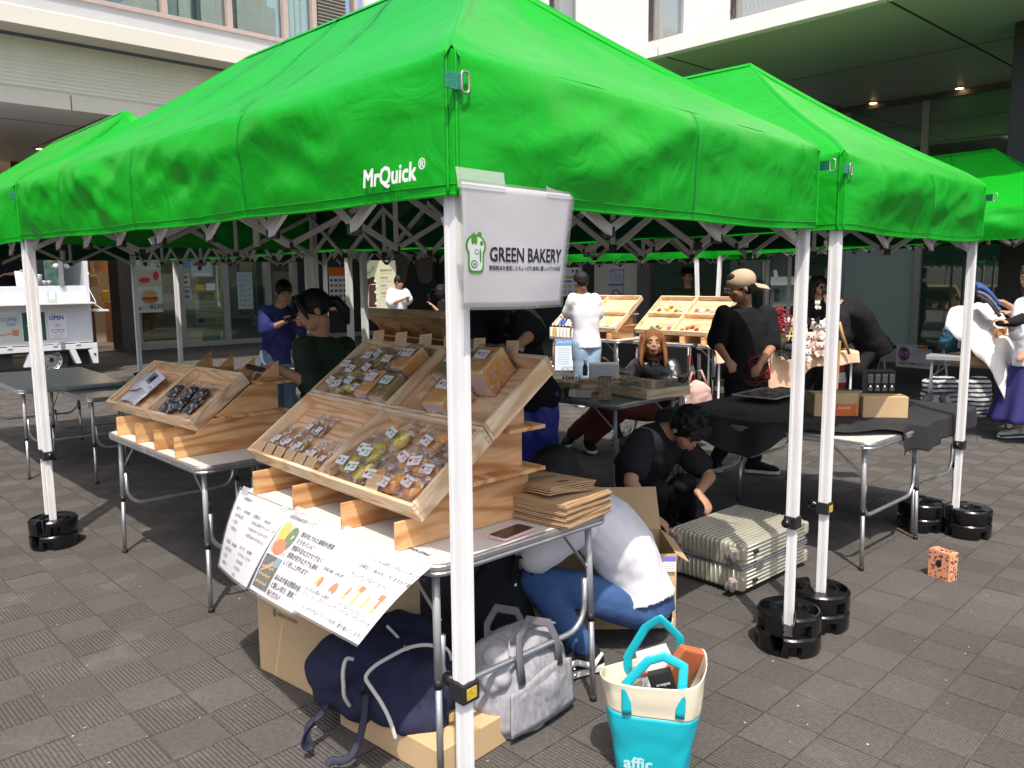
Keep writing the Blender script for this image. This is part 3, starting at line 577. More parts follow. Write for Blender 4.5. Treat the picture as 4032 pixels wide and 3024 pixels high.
# ------------------------------------------------------------------ tents
def orient(o, want):
 """turn a sheet so that its outside faces along want (vector, or 'up')"""
 me = o.data; bm = bmesh.new(); bm.from_mesh(me); bmesh.ops.remove_doubles(bm, verts=bm.verts, dist=0.0015); bmesh.ops.recalc_face_normals(bm, faces=bm.faces)
 tot = sum((f.normal * f.calc_area() for f in bm.faces), Vector())
 if tot.dot(Vector(want)) < 0: bmesh.ops.reverse_faces(bm, faces=bm.faces)
 bm.to_mesh(me); bm.free(); me.polygons.foreach_set('use_smooth', [True] * len(me.polygons)); me.update()
_bar = None
def bar(a, b, parent, matx, name='truss_bar', w=0.026, h=0.014, up=(0, 0, 1)):
 """one flat bar; every bar shares one unit mesh"""
 global _bar
 key = matx.name
 if _bar is None: _bar = {}
 if key not in _bar:
  m = MB(); m.box((0, 0, 0), (1, 1, 1)); me = bpy.data.meshes.new('bar'); me.from_pydata(m.v, [], m.f); me.materials.append(matx); _bar[key] = me
 o = bpy.data.objects.new(name, _bar[key]); COL.objects.link(o); o.parent = parent
 a = Vector(a); b = Vector(b); d = b - a; L = d.length; d.normalize(); sd = d.cross(Vector(up)).normalized(); u2 = sd.cross(d)
 Mx = Matrix((sd * h, d * L, u2 * w)).transposed().to_4x4(); Mx.translation = (a + b) / 2
 o.matrix_local = Mx
 return o
def fold(s, t, seed, L):
 """outward drape of a valance: s along (metres), t 0 at the rim .. 1 at the hem"""
 n = 0.050 * noise.noise(Vector((s * 0.9 + t * 0.75, t * 1.25 - s * 0.55, seed)))
 for k, (am, fr, sk) in enumerate(((.052, 1.5, .45), (.040, 1.9, -.5), (.018, 4.2, .35))):
  n += am * (.35 - abs(noise.noise(Vector((s * fr * .45, (t * .33 + s * sk) * fr * 1.9, seed + 7 * k)))))
 n += 0.007 * noise.noise(Vector((s * 7, t * 4.5 - s * 3, seed + 5))) + 0.003 * noise.noise(Vector((s * 16 + t * 9, t * 6, seed + 2)))
 return n * (0.35 + 0.65 * math.sin(math.pi * min(1, t * 0.9 + 0.12)))
def tent(label, c00, du, dv, knobs='uuvv',  zb=(1.70, 1.70, 1.70, 1.70), vh=0.325, peak=0.92, feet=None, detail=1, seed=0, nu=8, nv=3, legs=(1, 1, 1, 1), seams=4):
 """corners: 00, u, v, uv.  zb are the hem heights there"""
 t = thing('gazebo', label, 'canopy tent', c00, 0, 'green pop-up canopy tents around the plaza')
 Lu, Lv = du.length, dv.length; eu, ev = du.normalized(), dv.normalized()
 P = lambda i, j: du * i + dv * j
 ZB = lambda i, j: zb[0] * (1 - i) * (1 - j) + zb[1] * i * (1 - j) + zb[2] * (1 - i) * j + zb[3] * i * j
 OV = 0.035
 # roof
 SG = 0.05
 zt = lambda i, j: ZB(i, j) + vh
 pk = [P(.25, .5) + Z * (zt(.25, .5) + peak * 0.70), P(.75, .5) + Z * (zt(.75, .5) + peak * 0.70)]
 c = [P(0, 0) - eu * OV - ev * OV + Z * zt(0, 0), P(1, 0) + eu * OV - ev * OV + Z * zt(1, 0), P(1, 1) + eu * OV + ev * OV + Z * zt(1, 1), P(0, 1) - eu * OV + ev * OV + Z * zt(0, 1)]
 roof = MB()
 def face(p, n1, n2, tri=False):
  # p: eave0, eave1, ridge1, ridge0
  def fn(a, b):
   q0 = p[0].lerp(p[1], a); q1 = p[3].lerp(p[2], a); q = q0.lerp(q1, b)
   sag = math.sin(math.pi * b) ** 0.9 * (0.03 + SG * (4 * a * (1 - a)) ** .6 * (0.6 + 0.4 * abs(math.cos(2 * math.pi * a))))
   edge = min(1, 6 * min(a, 1 - a, b + 0.04, 1 - b)) if not tri else min(1, 5 * min(a, 1 - a, b + .05))
   wr = 0.012 * noise.noise(Vector((q.x * 4 + seed, q.y * 4, q.z * 9))) + 0.006 * noise.noise(Vector((q.x * 14, q.y * 14 + seed, 3)))
   rim = 0.02 * (1 - min(1, b * 9)) ** 2
   return q + Z * (-sag + wr * edge - rim)
  roof.grid(fn, n1, n2)
 nn = 36 if detail else 18
 face([c[0], c[1], pk[1], pk[0]], nn * 2, nn); face([c[2], c[3], pk[0], pk[1]], nn * 2, nn)
 for tri in ((c[1], c[2], pk[1]), (c[3], c[0], pk[0])):
  face([tri[0], tri[1], tri[2], tri[2]], nn, nn, True)
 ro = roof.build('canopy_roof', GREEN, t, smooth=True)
 orient(ro, Z)
 # hip tapes and panel seams
 for a_, b_ in ((c[0], pk[0]), (c[1], pk[1]), (c[2], pk[1]), (c[3], pk[0]), (pk[0], pk[1])):
  m = MB()
  def fn(a, b, a_=a_, b_=b_):
   q = a_.lerp(b_, a); sd = (b_ - a_).cross(Z).normalized(); sag = 0.03 * math.sin(math.pi * a) ** .9 if a_ is not pk[0] else 0.0
   wr = 0
   return q + sd * ((b - .5) * 0.035) + Z * (0.008 - (0.026 if a_ is not pk[0] else .018) * abs(2 * b - 1) - sag - (0.02 * (1 - min(1, a * 9)) ** 2 if a_ in c else 0))
  m.grid(fn, 24, 4); orient(m.build('hip_seam', GREEN, t, smooth=True), Z)
 for fr in (0.27, 0.5, 0.76):
  m = MB()
  def fn(a, b, fr=fr):
   q0 = c[0].lerp(c[1], fr); q1 = pk[0].lerp(pk[1], fr); q = q0.lerp(q1, a)
   sag = math.sin(math.pi * a) ** 0.9 * (0.03 + SG * (4 * fr * (1 - fr)) ** .6 * (0.6 + 0.4 * abs(math.cos(2 * math.pi * fr))))
   return q + eu * ((b - .5) * 0.012) + Z * (0.011 - sag - 0.02 * (1 - min(1, a * 9)) ** 2)
  m.grid(fn, 24, 1); m.build('roof_seam', GREEND, t)
 # valances
 for si, (p0, p1, out, L, ns) in enumerate(((P(0, 0), P(1, 0), -ev, Lu, seams), (P(0, 0), P(0, 1), -eu, Lv, 2), (P(1, 0), P(1, 1), eu, Lv, 2), (P(0, 1), P(1, 1), ev, Lu, seams))):
  i0 = (0, 0, 1, 0)[si]; j0 = (0, 0, 0, 1)[si]
  dr = (p1 - p0).normalized()
  a0 = p0 - dr * OV + out * OV; a1 = p1 + dr * OV + out * OV
  cs = [(0, 0), (1, 0), (0, 0), (0, 1), (1, 0), (1, 1), (0, 1), (1, 1)][si * 2:si * 2 + 2]
  zA, zB_ = ZB(*cs[0]), ZB(*cs[1])
  def fn(a, b, a0=a0, a1=a1, out=out, L=L, zA=zA, zB_=zB_, si=si, ns=ns):
   s = a * L; zb_ = zA * (1 - a) + zB_ * a
   endf = min(1, 7 * min(a, 1 - a))
   seam = 1 - 0.55 * max(0, 1 - 26 * abs((a * ns) % 1 - round((a * ns) % 1)) / ns) if 0.02 < a < .98 else 1
   e2 = min(1, 22 * min(a, 1 - a))
   o = fold(s, b, seed * 3.1 + si * 17, L) * endf * seam * min(1, b * 5) + 0.018 * math.sin(math.pi * b) * endf + (0.010 * b + .012 * min(1, b * 9)) * e2
   o += 0.012 * max(0, 1 - b * 8) * 0
   pucker = 0.006 * math.sin(b * 40 + 3 * math.sin(b * 9)) * max(0, 1 - 14 * min(a, 1 - a)) * e2 if detail else 0
   zz = zb_ + vh * (1 - b) - 0.012 * endf * math.sin(math.pi * a) * b - 0.006 * b * abs(math.sin(math.pi * a * ns)) - 0.02 * max(0, 1 - b * 9) ** 2
   r_in = 0
   return a0.lerp(a1, a) + out * (o - r_in + pucker) + Z * zz
  m = MB(); m.grid(fn, int(L * (46 if detail else 22)), 18 if detail else 9)
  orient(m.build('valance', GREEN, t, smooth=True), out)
  h = MB(); pts = [fn(k / 60, 1.0) + Z * 0.001 for k in range(61)]
  h.tube(pts, 0.0035, 5); pts2 = [fn(k / 60, 0.93) + out * 0.001 for k in range(61)]; h.tube(pts2, 0.0012, 4)
  orient(h.build('hem', GREEN, t, smooth=True), out) if False else h.build('hem', GREEN, t)
  for k in range(1, ns):
   h = MB(); aa = k / ns; dd = 0.0022 / L
   h.grid(lambda x, y, aa=aa, dd=dd: fn(aa + (x - .5) * 2 * dd, y) + out * 0.0025, 1, 18); h.build('seam', GREEND, t)
  if detail:
   for e0 in (0, 1):
    h = MB(); aa = 0.004 if e0 == 0 else 0.996
    h.tube([fn(aa, k / 18) + out * 0.002 for k in range(19)], 0.004, 6); h.build('corner_seam', GREEN, t, smooth=True)
 # frame: scissor trusses
 def side(p0, p1, cs, n, inset):
  for k in range(n):
   f0, f1 = k / n, (k + 1) / n
   z0_ = (ZB(*cs[0]) * (1 - f0) + ZB(*cs[1]) * f0); z1_ = (ZB(*cs[0]) * (1 - f1) + ZB(*cs[1]) * f1)
   q0 = p0.lerp(p1, f0) + inset; q1 = p0.lerp(p1, f1) + inset
   dd = inset.normalized() * 0.012
   bar(q0 + dd + Z * (z0_ - 0.055), q1 + dd + Z * (z1_ + 0.24), t, GREYBAR)
   bar(q0 - dd + Z * (z0_ + 0.24), q1 - dd + Z * (z1_ - 0.055), t, GREYBAR)
   if 0 < k:
    m = MB(); m.box(q0 + Z * (z0_ - 0.055), (0.036, 0.036, 0.03)); m.build('truss_joint', BLACKM, t, bevel=0.004)
    m = MB(); m.box(q0 + Z * (z0_ + 0.24), (0.036, 0.036, 0.03)); m.build('truss_joint', BLACKM, t, bevel=0.004)
    if k % 2 == 0: bar(q0 + Z * (z0_ - 0.04), q0 + Z * (z0_ + 0.23), t, GREYBAR, 'truss_post', 0.022, 0.022, (1, 0, 0))
 inn = 0.03
 side(P(0, 0), P(1, 0), ((0, 0), (1, 0)), nu, ev * inn); side(P(0, 1), P(1, 1), ((0, 1), (1, 1)), nu, -ev * inn)
 side(P(0, 0), P(0, 1), ((0, 0), (0, 1)), nv, eu * inn); side(P(1, 0), P(1, 1), ((1, 0), (1, 1)), nv, -eu * inn)
 for i in (.25, .5, .75):
  side(P(i, 0) + Z * .0, P(i, 1), ((i, 0), (i, 1)), 3, eu * 0.02) if detail and i == .5 else None
  if i != .5:
   q = P(i, .5); bar(q + Z * (ZB(i, .5) - 0.03), q + Z * (zt(i, .5) + peak * 0.67), t, GREYBAR, 'peak_pole', 0.03, 0.03, (1, 0, 0))
   for j in (0, 1):
    bar(P(i, j) + Z * (zt(i, j) - 0.06), q + Z * (zt(i, .5) + peak * 0.6), t, GREYBAR, 'rafter', 0.03, 0.018)
 # legs
 feet = feet or {}
 for li, (i, j) in enumerate(((0, 0), (1, 0), (0, 1), (1, 1))):
  if not legs[li]: continue
  p = P(i, j); ft = p + (feet.get(li) or Vector((0, 0, 0))); zb_ = ZB(i, j)
  up = zb_ + vh - 0.05; cz = 0.53
  X = lambda z, p=p, ft=ft, zb_=zb_: ft.lerp(p, z / zb_) + Z * z
  leg = MB(); a_, b_ = X(cz + 0.015), X(up)
  d = (b_ - a_).normalized(); Mr = Matrix((eu, ev, d)).transposed()
  prof = [(-.02, -.02), (-.008, -.02), (-.007, -.0185), (.007, -.0185), (.008, -.02), (.02, -.02), (.02, -.008), (.0185, -.007), (.0185, .007), (.02, .008), (.02, .02), (.008, .02), (.007, .0185), (-.007, .0185), (-.008, .02), (-.02, .02), (-.02, .008), (-.0185, .007), (-.0185, -.007), (-.02, -.008)]
  leg.prism(prof, a_, eu, ev, b_ - a_); lo = leg.build('leg', WHITEP, t)
  m = MB(); q = X(0.03); m.prism([(x * .8, y * .8) for x, y in prof], q, eu, ev, X(cz + .03) - q); m.build('lower_tube', WHITEP, lo)
  m = MB(); m.box(X(cz), (0.056, 0.056, 0.05), Mr); m.build('clamp', BLACKM, lo, bevel=0.004)
  kd = {'u': eu, 'v': -ev, 'U': -eu, 'V': ev}[knobs[li]]
  m = MB(); Mk = kd.to_track_quat('Z', 'Y').to_matrix(); m.lathe([(0.012, 0.02), (0.011, 0.035), (0.017, 0.04), (0.020, 0.055), (0.016, 0.068), (0.006, 0.072)], X(cz + .005), 14, 0, Mk); m.build('knob', BLACKP, lo, smooth=True)
  if detail and li == 0:
   m = MB(); m.box(X(cz) - eu * 0.029, (0.002, 0.032, 0.028), Matrix((eu, ev, Z)).transposed()); m.build('sticker', mat('yellow_sticker', (0.55, 0.38, 0.04), 0.5, var=0.3, vscale=150), lo)
  m = MB(); m.box(ft + Z * 0.012, (0.07, 0.07, 0.024), Matrix((eu, ev, Z)).transposed()); m.build('foot_plate', BLACKM, lo)
 # D-ring straps at the corners of the valance
 if detail:
  for (i, j) in ((0, 0), (0, 1), (1, 0)):
   q = P(i, j) - eu * 0.05 * (1 if i == 0 else -1) - ev * 0.045 * (1 if j == 0 else -1) + Z * (zt(i, j) - 0.09)
   sx = ev if i == 0 and j == 0 else (eu * -1 if j else ev)
   side_n = -eu if i == 0 else eu
   m = MB(); m.box(q + sx * 0.0, (0.045, 0.004, 0.036), Matrix((sx, side_n, Z)).transposed()); m.build('strap', TEALW, t, bevel=0.001)
   c0 = q + sx * 0.03 + side_n * 0.006; w2, h2 = 0.011, 0.022
   m = MB(); pts = [c0 + sx * (w2 * math.copysign(abs(math.cos(a)) ** .5, math.cos(a))) + Z * (h2 * math.copysign(abs(math.sin(a)) ** .5, math.sin(a))) for a in [2 * math.pi * k / 24 for k in range(25)]]
   m.tube(pts, 0.0028, 6, False); m.build('ring', SPK, t, smooth=True)
 return t
du = B - A; dv = R1 - A; C1 = B + dv
W1 = tent('nearest green canopy tent over the bakery stall, with white lettering on its valance', A, du, dv, 'uUvv', (1.70, 1.75, 1.695, 1.73), seed=1, detail=1)
# second tent, side by side with the first
W2 = tent('green canopy tent just right of the bakery tent, over the black clothed table', R2, du, R3 - R2, 'uuvv', (1.70, 1.72, 1.70, 1.72), seed=4, detail=1)
B3 = B + U * 0.09
W3 = tent('green canopy tent behind the bakery tent at the left edge, next to the coffee truck', B3, U * 3.6, dv, 'uuvv', (1.74, 1.74, 1.73, 1.73), seed=7, detail=0)
N7 = Vector((-1.10, 6.12, 0))
W7 = tent('green canopy tent hidden in shade behind the seller in dark green', N7, U * 3.6, Vd * 1.8, 'uuvv', (1.735, 1.73, 1.73, 1.73), seed=11, detail=0)
K4 = Vector((2.48, 10.6, 0)); K5 = Vector((2.60, 10.5, 0))
W4 = tent('far green canopy tent with sunlit hem behind the wheelchair user', K4 + Vector((-.09, 0, 0)), U * 3.6, Vd * 1.8, 'uuvv', (1.745, 1.74, 1.74, 1.74), seed=15, detail=0, feet={0: Vector((.08, 0, 0))})
W5 = tent('green canopy tent at the right edge in front of the tinted glass', K5 + Vector((.07, 0, 0)), -U * 3.75, Vd * 1.8, 'uuvv', (1.77, 1.87, 1.84, 1.88), seed=19, detail=0, feet={0: Vector((-.06, 0, 0))}, peak=0.95)
# lettering on the near valance, left side (faces -V)
def on_valance(s, frac, size, dz, matx, bold=0.0, shear=0, sx=1.0):
 p = A.lerp(B, frac) - A
 o = text(s, size, 'lettering', matx, W1, p - Vd * 0.078 + Z * (1.70 + dz), -U, Z, 'LEFT', bold, shear, sx)
 return o
lt = on_valance('MrQuick', 0.069, 0.058, 0.034, INKW, 0.0026, 0.12)
on_valance('®', 0.0085, 0.034, 0.055, INKW, 0.0005)
# ------------------------------------------------------------------ tent weights
def weight_mesh():
 m = MB(); n = 80; h = 0.083
 def ro(a, z):
  r = 0.128
  for c in (0.6, 2.17, 3.74, 5.31):
   d = abs((a - c + math.pi) % (2 * math.pi) - math.pi)
   if d < 0.13 and z < 0.05: r = 0.104
  return r
 def top(r, a):
  x, y = r * math.cos(a), r * math.sin(a)
  if abs(y) < 0.024 and x > -0.026: return 0.012
  if r < 0.068: return h - 0.012
  d = abs((a + math.pi / 2 + math.pi) % (2 * math.pi) - math.pi); d2 = abs((a - math.pi / 2 + math.pi) % (2 * math.pi) - math.pi)
  if 0.08 < r < 0.112 and min(d, d2) < 0.45: return h - 0.045
  if r > 0.12: return h - 0.006
  return h
 rs = [0.001, 0.024, 0.027, 0.045, 0.066, 0.070, 0.079, 0.083, 0.11, 0.1135, 0.1195, 0.1235]
 vs = []; 
 for r in rs:
  for j in range(n): a = 2 * math.pi * j / n; vs.append((r * math.cos(a), r * math.sin(a), top(r, a)))
 for z in (h - 0.010, h - 0.02, 0.052, 0.048, 0.012, 0.002):
  for j in range(n):
   a = 2 * math.pi * j / n; r = ro(a, z) - (0.004 if z < 0.005 else 0)
   x, y = r * math.cos(a), r * math.sin(a)
   if abs(y) < 0.024 and x > 0: r = r; zz = min(z, 0.012)
   else: zz = z
   vs.append((x, y, zz))
 for j in range(n): a = 2 * math.pi * j / n; vs.append((0.1 * math.cos(a), 0.1 * math.sin(a), 0.0))
 k = len(vs) // n
 m.add(vs, [(i * n + j, (i + 1) * n + j, (i + 1) * n + (j + 1) % n, i * n + (j + 1) % n) for i in range(k - 1) for j in range(n)])
 return m
_wm = weight_mesh(); w0 = None
ORD = ['lower', 'upper']
def weights(p, yaw, where, n=2, grp='black plastic weights stacked at the feet of tent legs'):
 global w0
 for k in range(n):
  if w0 is None:
   w0 = _wm.build('tent_weight', BLACKP, None, smooth=False, bevel=0); o = w0
   for q in o.data.polygons: q.use_smooth = True
   es = o.modifiers.new('split', 'EDGE_SPLIT'); es.split_angle = R(38)
  else: o = w0.copy(); COL.objects.link(o)
  o.location = (p[0], p[1], 0.001 + k * 0.084); o.rotation_euler = (0, 0, yaw + k * 0.35)
  tagit(o, '%s black plastic weight at %s' % (ORD[k], where), 'tent weight', grp)
weights(R1 + Vector((0, 0.0, 0)), R(230), 'the nearer leg right of the suitcase')
weights(R2 + Vector((0, 0.02, 0)), R(60), 'the farther leg right of the suitcase')
weights(B, R(250), 'the leftmost white leg')
weights(R3 + Vector((0.055, -0.03, 0)), R(160), 'the leg behind the spotted box, right stack')
weights(R3 + Vector((-0.15, 0.10, 0)), R(330), 'the leg behind the spotted box, left stack')
weights((K4 + K5) / 2 + Vector((-.02, -.02, 0)), R(100), 'two far legs behind the crouching man')
# ------------------------------------------------------------------ folding tables
def rrect(w, h, r, n=6):
 pts = []
 for cx, cy, a0 in ((w - r, h - r, 0), (r, h - r, 90), (r, r, 180), (w - r, r, 270)):
  for k in range(n + 1): a = R(a0 + 90 * k / n); pts.append((cx + r * math.cos(a), cy + r * math.sin(a)))
 return pts
def ftable(label, C, yaw=133.3, L=1.22, W_=0.76, z=0.70, top=TOPW, grp='folding camp tables of the market', splay=0.02, legmat=STEEL, edge=ALU):
 """C is the corner nearest the camera; long side runs along +x (to the back left), short side to -y"""
 t = thing('folding_table', label, 'folding table', C, R(yaw), grp)
 for h in (0, 1):
  m = MB(); p = rrect(L, W_, 0.05)
  # half plate
  q = []
  for x, y in p: q.append((min(x, L / 2 - 0.001) if h == 0 else max(x, L / 2 + 0.001), y))
  qq = []
  for a_ in q:
   if not qq or (abs(a_[0] - qq[-1][0]) + abs(a_[1] - qq[-1][1])) > 1e-5: qq.append(a_)
  if abs(qq[0][0] - qq[-1][0]) + abs(qq[0][1] - qq[-1][1]) < 1e-5: qq.pop()
  m.prism([(x, -y) for x, y in qq], (0, 0, z - 0.022), (1, 0, 0), (0, 1, 0), (0, 0, 0.021)); m.build('tabletop', top, t)
  rim = MB(); cen = Vector((L / 2, W_ / 2, 0))
  pr = [(0.0, -0.034), (0.006, -0.034), (0.009, -0.026), (0.006, -0.021), (0.009, -0.014), (0.009, -0.004), (0.005, 0.0), (-0.004, 0.0005), (-0.004, -0.003)]
  pp = [Vector((x, y, 0)) for x, y in p]; npp = len(pp); idx = [i for i in range(npp) if (pp[i].x < L / 2) == (h == 0)]
  if h == 0: chain = [pp[i] for i in range(7, 21)]; chain = [Vector((L / 2 - .001, W_, 0))] + chain + [Vector((L / 2 - .001, 0, 0))]
  else: chain = [Vector((L / 2 + .001, 0, 0))] + [pp[i] for i in range(21, 28)] + [pp[i] for i in range(0, 7)] + [Vector((L / 2 + .001, W_, 0))]
  rows = []
  for i, c in enumerate(chain):
   tt = (chain[min(i + 1, len(chain) - 1)] - chain[max(i - 1, 0)]).normalized(); o_ = Vector((tt.y, -tt.x, 0))
   if i == 0 or i == len(chain) - 1: o_ = Vector((0, 1 if c.y > W_ / 2 else -1, 0))
   for a_, b_ in pr: v = c + o_ * a_; rows.append((v.x, -v.y, z + b_))
  k = len(pr)
  rim.add(rows, [(i * k + j, i * k + j + 1, (i + 1) * k + j + 1, (i + 1) * k + j) for i in range(len(chain) - 1) for j in range(k - 1)])
  rim.build('edge_rail', edge, t, smooth=False)
 for x in (L / 2 - 0.055, L / 2 + 0.055):
  m = MB(); m.box((x, 0.0095, z - 0.016), (0.05, 0.004, 0.024)); m.build('hinge', ALU, t, bevel=0.001)
 for (x, y) in ((0.012, 0.0095), (0.09, .0105), (L - 0.09, .0105)):
  m = MB(); m.lathe([(0.005, 0), (0.004, 0.003)], (x + .03, 0.0085, z - 0.016), 8, 0, Matrix.Rotation(R(-90), 3, 'X')); m.build('rivet', ALU, t)
 for ex in (0, 1):
  x0 = 0.055 if ex == 0 else L - 0.055; sgn = 1 if ex == 0 else -1
  for ey in (0, 1):
   y0 = -0.045 if ey == 0 else -(W_ - 0.045); ys = 1 if ey == 0 else -1
   a_ = Vector((x0, y0, z - 0.035)); f = Vector((x0 - sgn * splay, y0 + ys * 0.012, 0.0))
   mid = a_.lerp(f, 0.52)
   m = MB(); m.tube([a_, mid], 0.0125, 12); lg = m.build('leg', legmat, t, smooth=True)
   m = MB(); m.tube([mid, f + Z * 0.012], 0.0108, 12); m.build('lower_tube', ALU, lg, smooth=True)
   m = MB(); m.tube([mid + Z * 0.012, mid - Z * 0.016], 0.0138, 12); m.build('collar', BLACKM, lg, smooth=True)
   m = MB(); m.tube([f + Z * 0.022, f], 0.0135, 12); m.build('foot_cap', RUBBER, lg, smooth=True)
   # folding brace
   b0 = a_.lerp(f, 0.24); b1 = Vector((x0 + sgn * 0.20, y0, z - 0.03)); m = MB(); m.beam(b0 + Vector((0, -ys * .015, 0)), b1 + Vector((0, -ys * .015, 0)), 0.012, 0.004, (0, 1, 0)); m.build('brace', ALU, lg)
  # U bar
  zz = z * 0.60; ya = -0.045 - 0.016; yb = -(W_ - 0.045) + 0.016; pts = []
  top_ = z * 0.66; r_ = 0.09; zb_ = z * 0.40
  P0 = Vector((x0 + sgn * -splay * .3, ya, top_)); pts.append(P0); pts.append(Vector((x0, ya, zb_ + r_)))
  for k in range(1, 7): a = R(15 * k); pts.append(Vector((x0, ya - r_ + r_ * math.cos(a), zb_ + r_ - r_ * math.sin(a))))
  for k in range(0, 7): a = R(15 * k); pts.append(Vector((x0, yb + r_ - r_ * math.sin(a), zb_ + r_ - r_ * math.cos(a))))
  pts.append(Vector((x0, yb, top_)))
  m = MB(); m.tube(pts, 0.0105, 10); m.build('spreader_bar', ALU, t, smooth=True)
 return t
T1C = Vector((-0.225, 2.235, 0)); T2C = Vector((-1.397, 3.54, 0)); T3C = Vector((1.80, 4.0, 0))
T1 = ftable('nearest white folding table, carrying the bakery trays and bread', T1C, 133.6, 1.22, 0.77, 0.70)
T2 = ftable('white folding table left of the bakery table, carrying two trays', T2C, 133.4, 1.22, 0.74, 0.69)
T3 = ftable('white folding table half covered by black cloth, its bare white corner in front', T3C, 133.2, 1.22, 0.78, 0.675)
T3b = ftable('folding table under black cloth behind the front black clothed table', T3C + Vd * 0.80 + U * .05, 133.2, 1.22, 0.74, 0.67, TOPG)
T2b = ftable('folding table behind the two-tray table, hidden under the plywood fins', T2C + Vd * 0.78 + U * .02, 133.4, 1.22, 0.6, 0.69)
LA = at(38, 838, .7); LB_ = at(262, 818, .7)
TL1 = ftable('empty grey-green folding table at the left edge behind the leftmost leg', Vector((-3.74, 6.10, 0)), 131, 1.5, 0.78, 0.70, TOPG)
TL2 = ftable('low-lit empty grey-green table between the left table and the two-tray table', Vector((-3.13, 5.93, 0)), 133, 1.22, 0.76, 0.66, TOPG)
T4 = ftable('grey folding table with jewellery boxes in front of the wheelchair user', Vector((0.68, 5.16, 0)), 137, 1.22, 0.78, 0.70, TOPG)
# ------------------------------------------------------------------ wooden stands and trays
TA = R(35.9); TN = math.tan(TA)
def stand(label, C, z, yaw, fins, y0, zf, L=1.22, tiers=3, back=0.56):
 """stepped plywood stand; local x to the right (towards the near end), y to the back, z up"""
 Uy = Vector((math.cos(R(yaw)), math.sin(R(yaw)), 0)); Vy = Vector((Uy.y, -Uy.x, 0))
 O = Vector((C.x, C.y, 0)) + Uy * L + Z * (z + 0.001)
 t = thing('display_stand', label, 'display stand', O, 0, 'stepped plywood display stands')
 t.rotation_euler = (0, 0, R(yaw + 180))
 zs = [0, 0.165, 0.31, 0.46]
 ysl = lambda zz: y0 + (zz - zf) / TN
 for u in fins:
  x = L - u
  for k in range(tiers):
   z0, z1 = zs[k] + (0.014 if k else 0), zs[k + 1]
   if k == 2: z1 = zf + (back - .02 - y0) * TN
   if k == 0: poly = [(0, 0), (0, zf), (max(y0, 0.012), zf), (ysl(z1), z1), (back, z1), (back, 0)]
   else: poly = [(ysl(z0) + .004, z0), (ysl(z1), z1), (back - (.03 if k == 1 else .019), z1), (back - (.03 if k == 1 else .019), z0)]
   m = MB(); m.prism(poly, (x - 0.006, 0, 0), (0, 1, 0), (0, 0, 1), (0.012, 0, 0)); m.build('fin', PLY, t, bevel=0.0008)
 xl, xr = L - max(fins) - 0.06, L - min(fins) + 0.07
 for k in (1, 2):
  m = MB(); y_ = ysl(zs[k]) + 0.03; m.box(((xl + xr) / 2, (y_ + back + .02) / 2, zs[k] + 0.007), (xr - xl, back + .02 - y_, 0.0135)); m.build('shelf_board', PLYX, t, bevel=0.001)
 return t
def tray(label, O, ex, ey, w, l, dep=0.068, grp='pine display trays', loc_only=False):
 """rim frame: origin at the lower left outer rim corner seen from the front"""
 ez = ex.cross(ey).normalized()
 M = Matrix((ex, ey, ez)).transposed().to_4x4(); M.translation = O
 t = thing('wooden_tray', label, 'wooden tray', (0, 0, 0), 0, grp); t.matrix_world = M
 th = 0.013; g = 0.001
 m = MB(); m.prism([(g, -dep), (w - g, -dep), (w - g, 0), (g, 0)], (0, g, 0), (1, 0, 0), (0, 0, 1), (0, th, 0)); m.build('side_board', PINE, t, bevel=0.0012)
 m = MB(); m.prism([(g, -dep), (w - g, -dep), (w - g, 0), (g, 0)], (0, l - th - g, 0), (1, 0, 0), (0, 0, 1), (0, th, 0)); m.build('side_board', PINE, t, bevel=0.0012)
 for x in (g, w - th - g):
  m = MB(); m.prism([(th + 2 * g, -dep), (l - th - 2 * g, -dep), (l - th - 2 * g, 0), (th + 2 * g, 0)], (x, 0, 0), (0, 1, 0), (0, 0, 1), (th, 0, 0)); m.build('side_board', PINEY, t, bevel=0.0012)
 m = MB(); m.box((w / 2, l / 2, -dep + 0.006), (w - 2 * th - 0.002, l - 2 * th - 0.004, 0.008)); m.build('base_board', PINEB, t)
 return t
def dirs(yaw, a=TA):
 Uy = Vector((math.cos(R(yaw)), math.sin(R(yaw)), 0)); Vy = Vector((Uy.y, -Uy.x, 0))
 return -Uy, Vy * math.cos(a) + Z * math.sin(a)
ex1, ey1 = dirs(131.9); w1, l1 = 0.567, 0.350
ORDN = ('first', 'second', 'third', 'fourth', 'fifth', 'sixth', 'seventh', 'eighth', 'ninth', 'tenth', 'eleventh', 'twelfth', 'thirteenth', 'fourteenth', 'fifteenth')
O1 = Vector((-0.300, 2.330, 0.850)) - ex1 * (2 * w1)
S1_ = stand('stepped plywood stand holding the four bread trays', T1C, 0.70, 133.6, (0.19, 0.49, 0.81, 1.115), 0.075, 0.089)
trB = {}
for (i, j, lab) in ((0, 0, 'pine tray with wrapped financier cakes, lower left on the bakery stand'), (1, 0, 'pine tray with bagged green and orange buns, lower right on the bakery stand'),
     (0, 1, 'pine tray with bagged round breads and loaves, upper left on the bakery stand'), (1, 1, 'pine tray with tomato loaves, upper right on the bakery stand')):
 trB[i, j] = tray(lab, O1 + ex1 * (w1 * i) + ey1 * (l1 * j), ex1, ey1, w1 - .002, l1 - .002)
ex2, ey2 = dirs(137.0); w2, l2 = 0.505, 0.356
O2 = Vector((-1.535, 3.81, 0.852)) - ex2 * (2 * w2)
S2_ = stand('stepped plywood stand with bare upper fins, left of the seller', T2C, 0.69, 133.4, (0.265, 0.52, 0.78, 1.06), 0.10, 0.10)
tr20 = tray('pine tray with white paper packs, left tray on the left stand', O2, ex2, ey2, w2 - .002, l2)
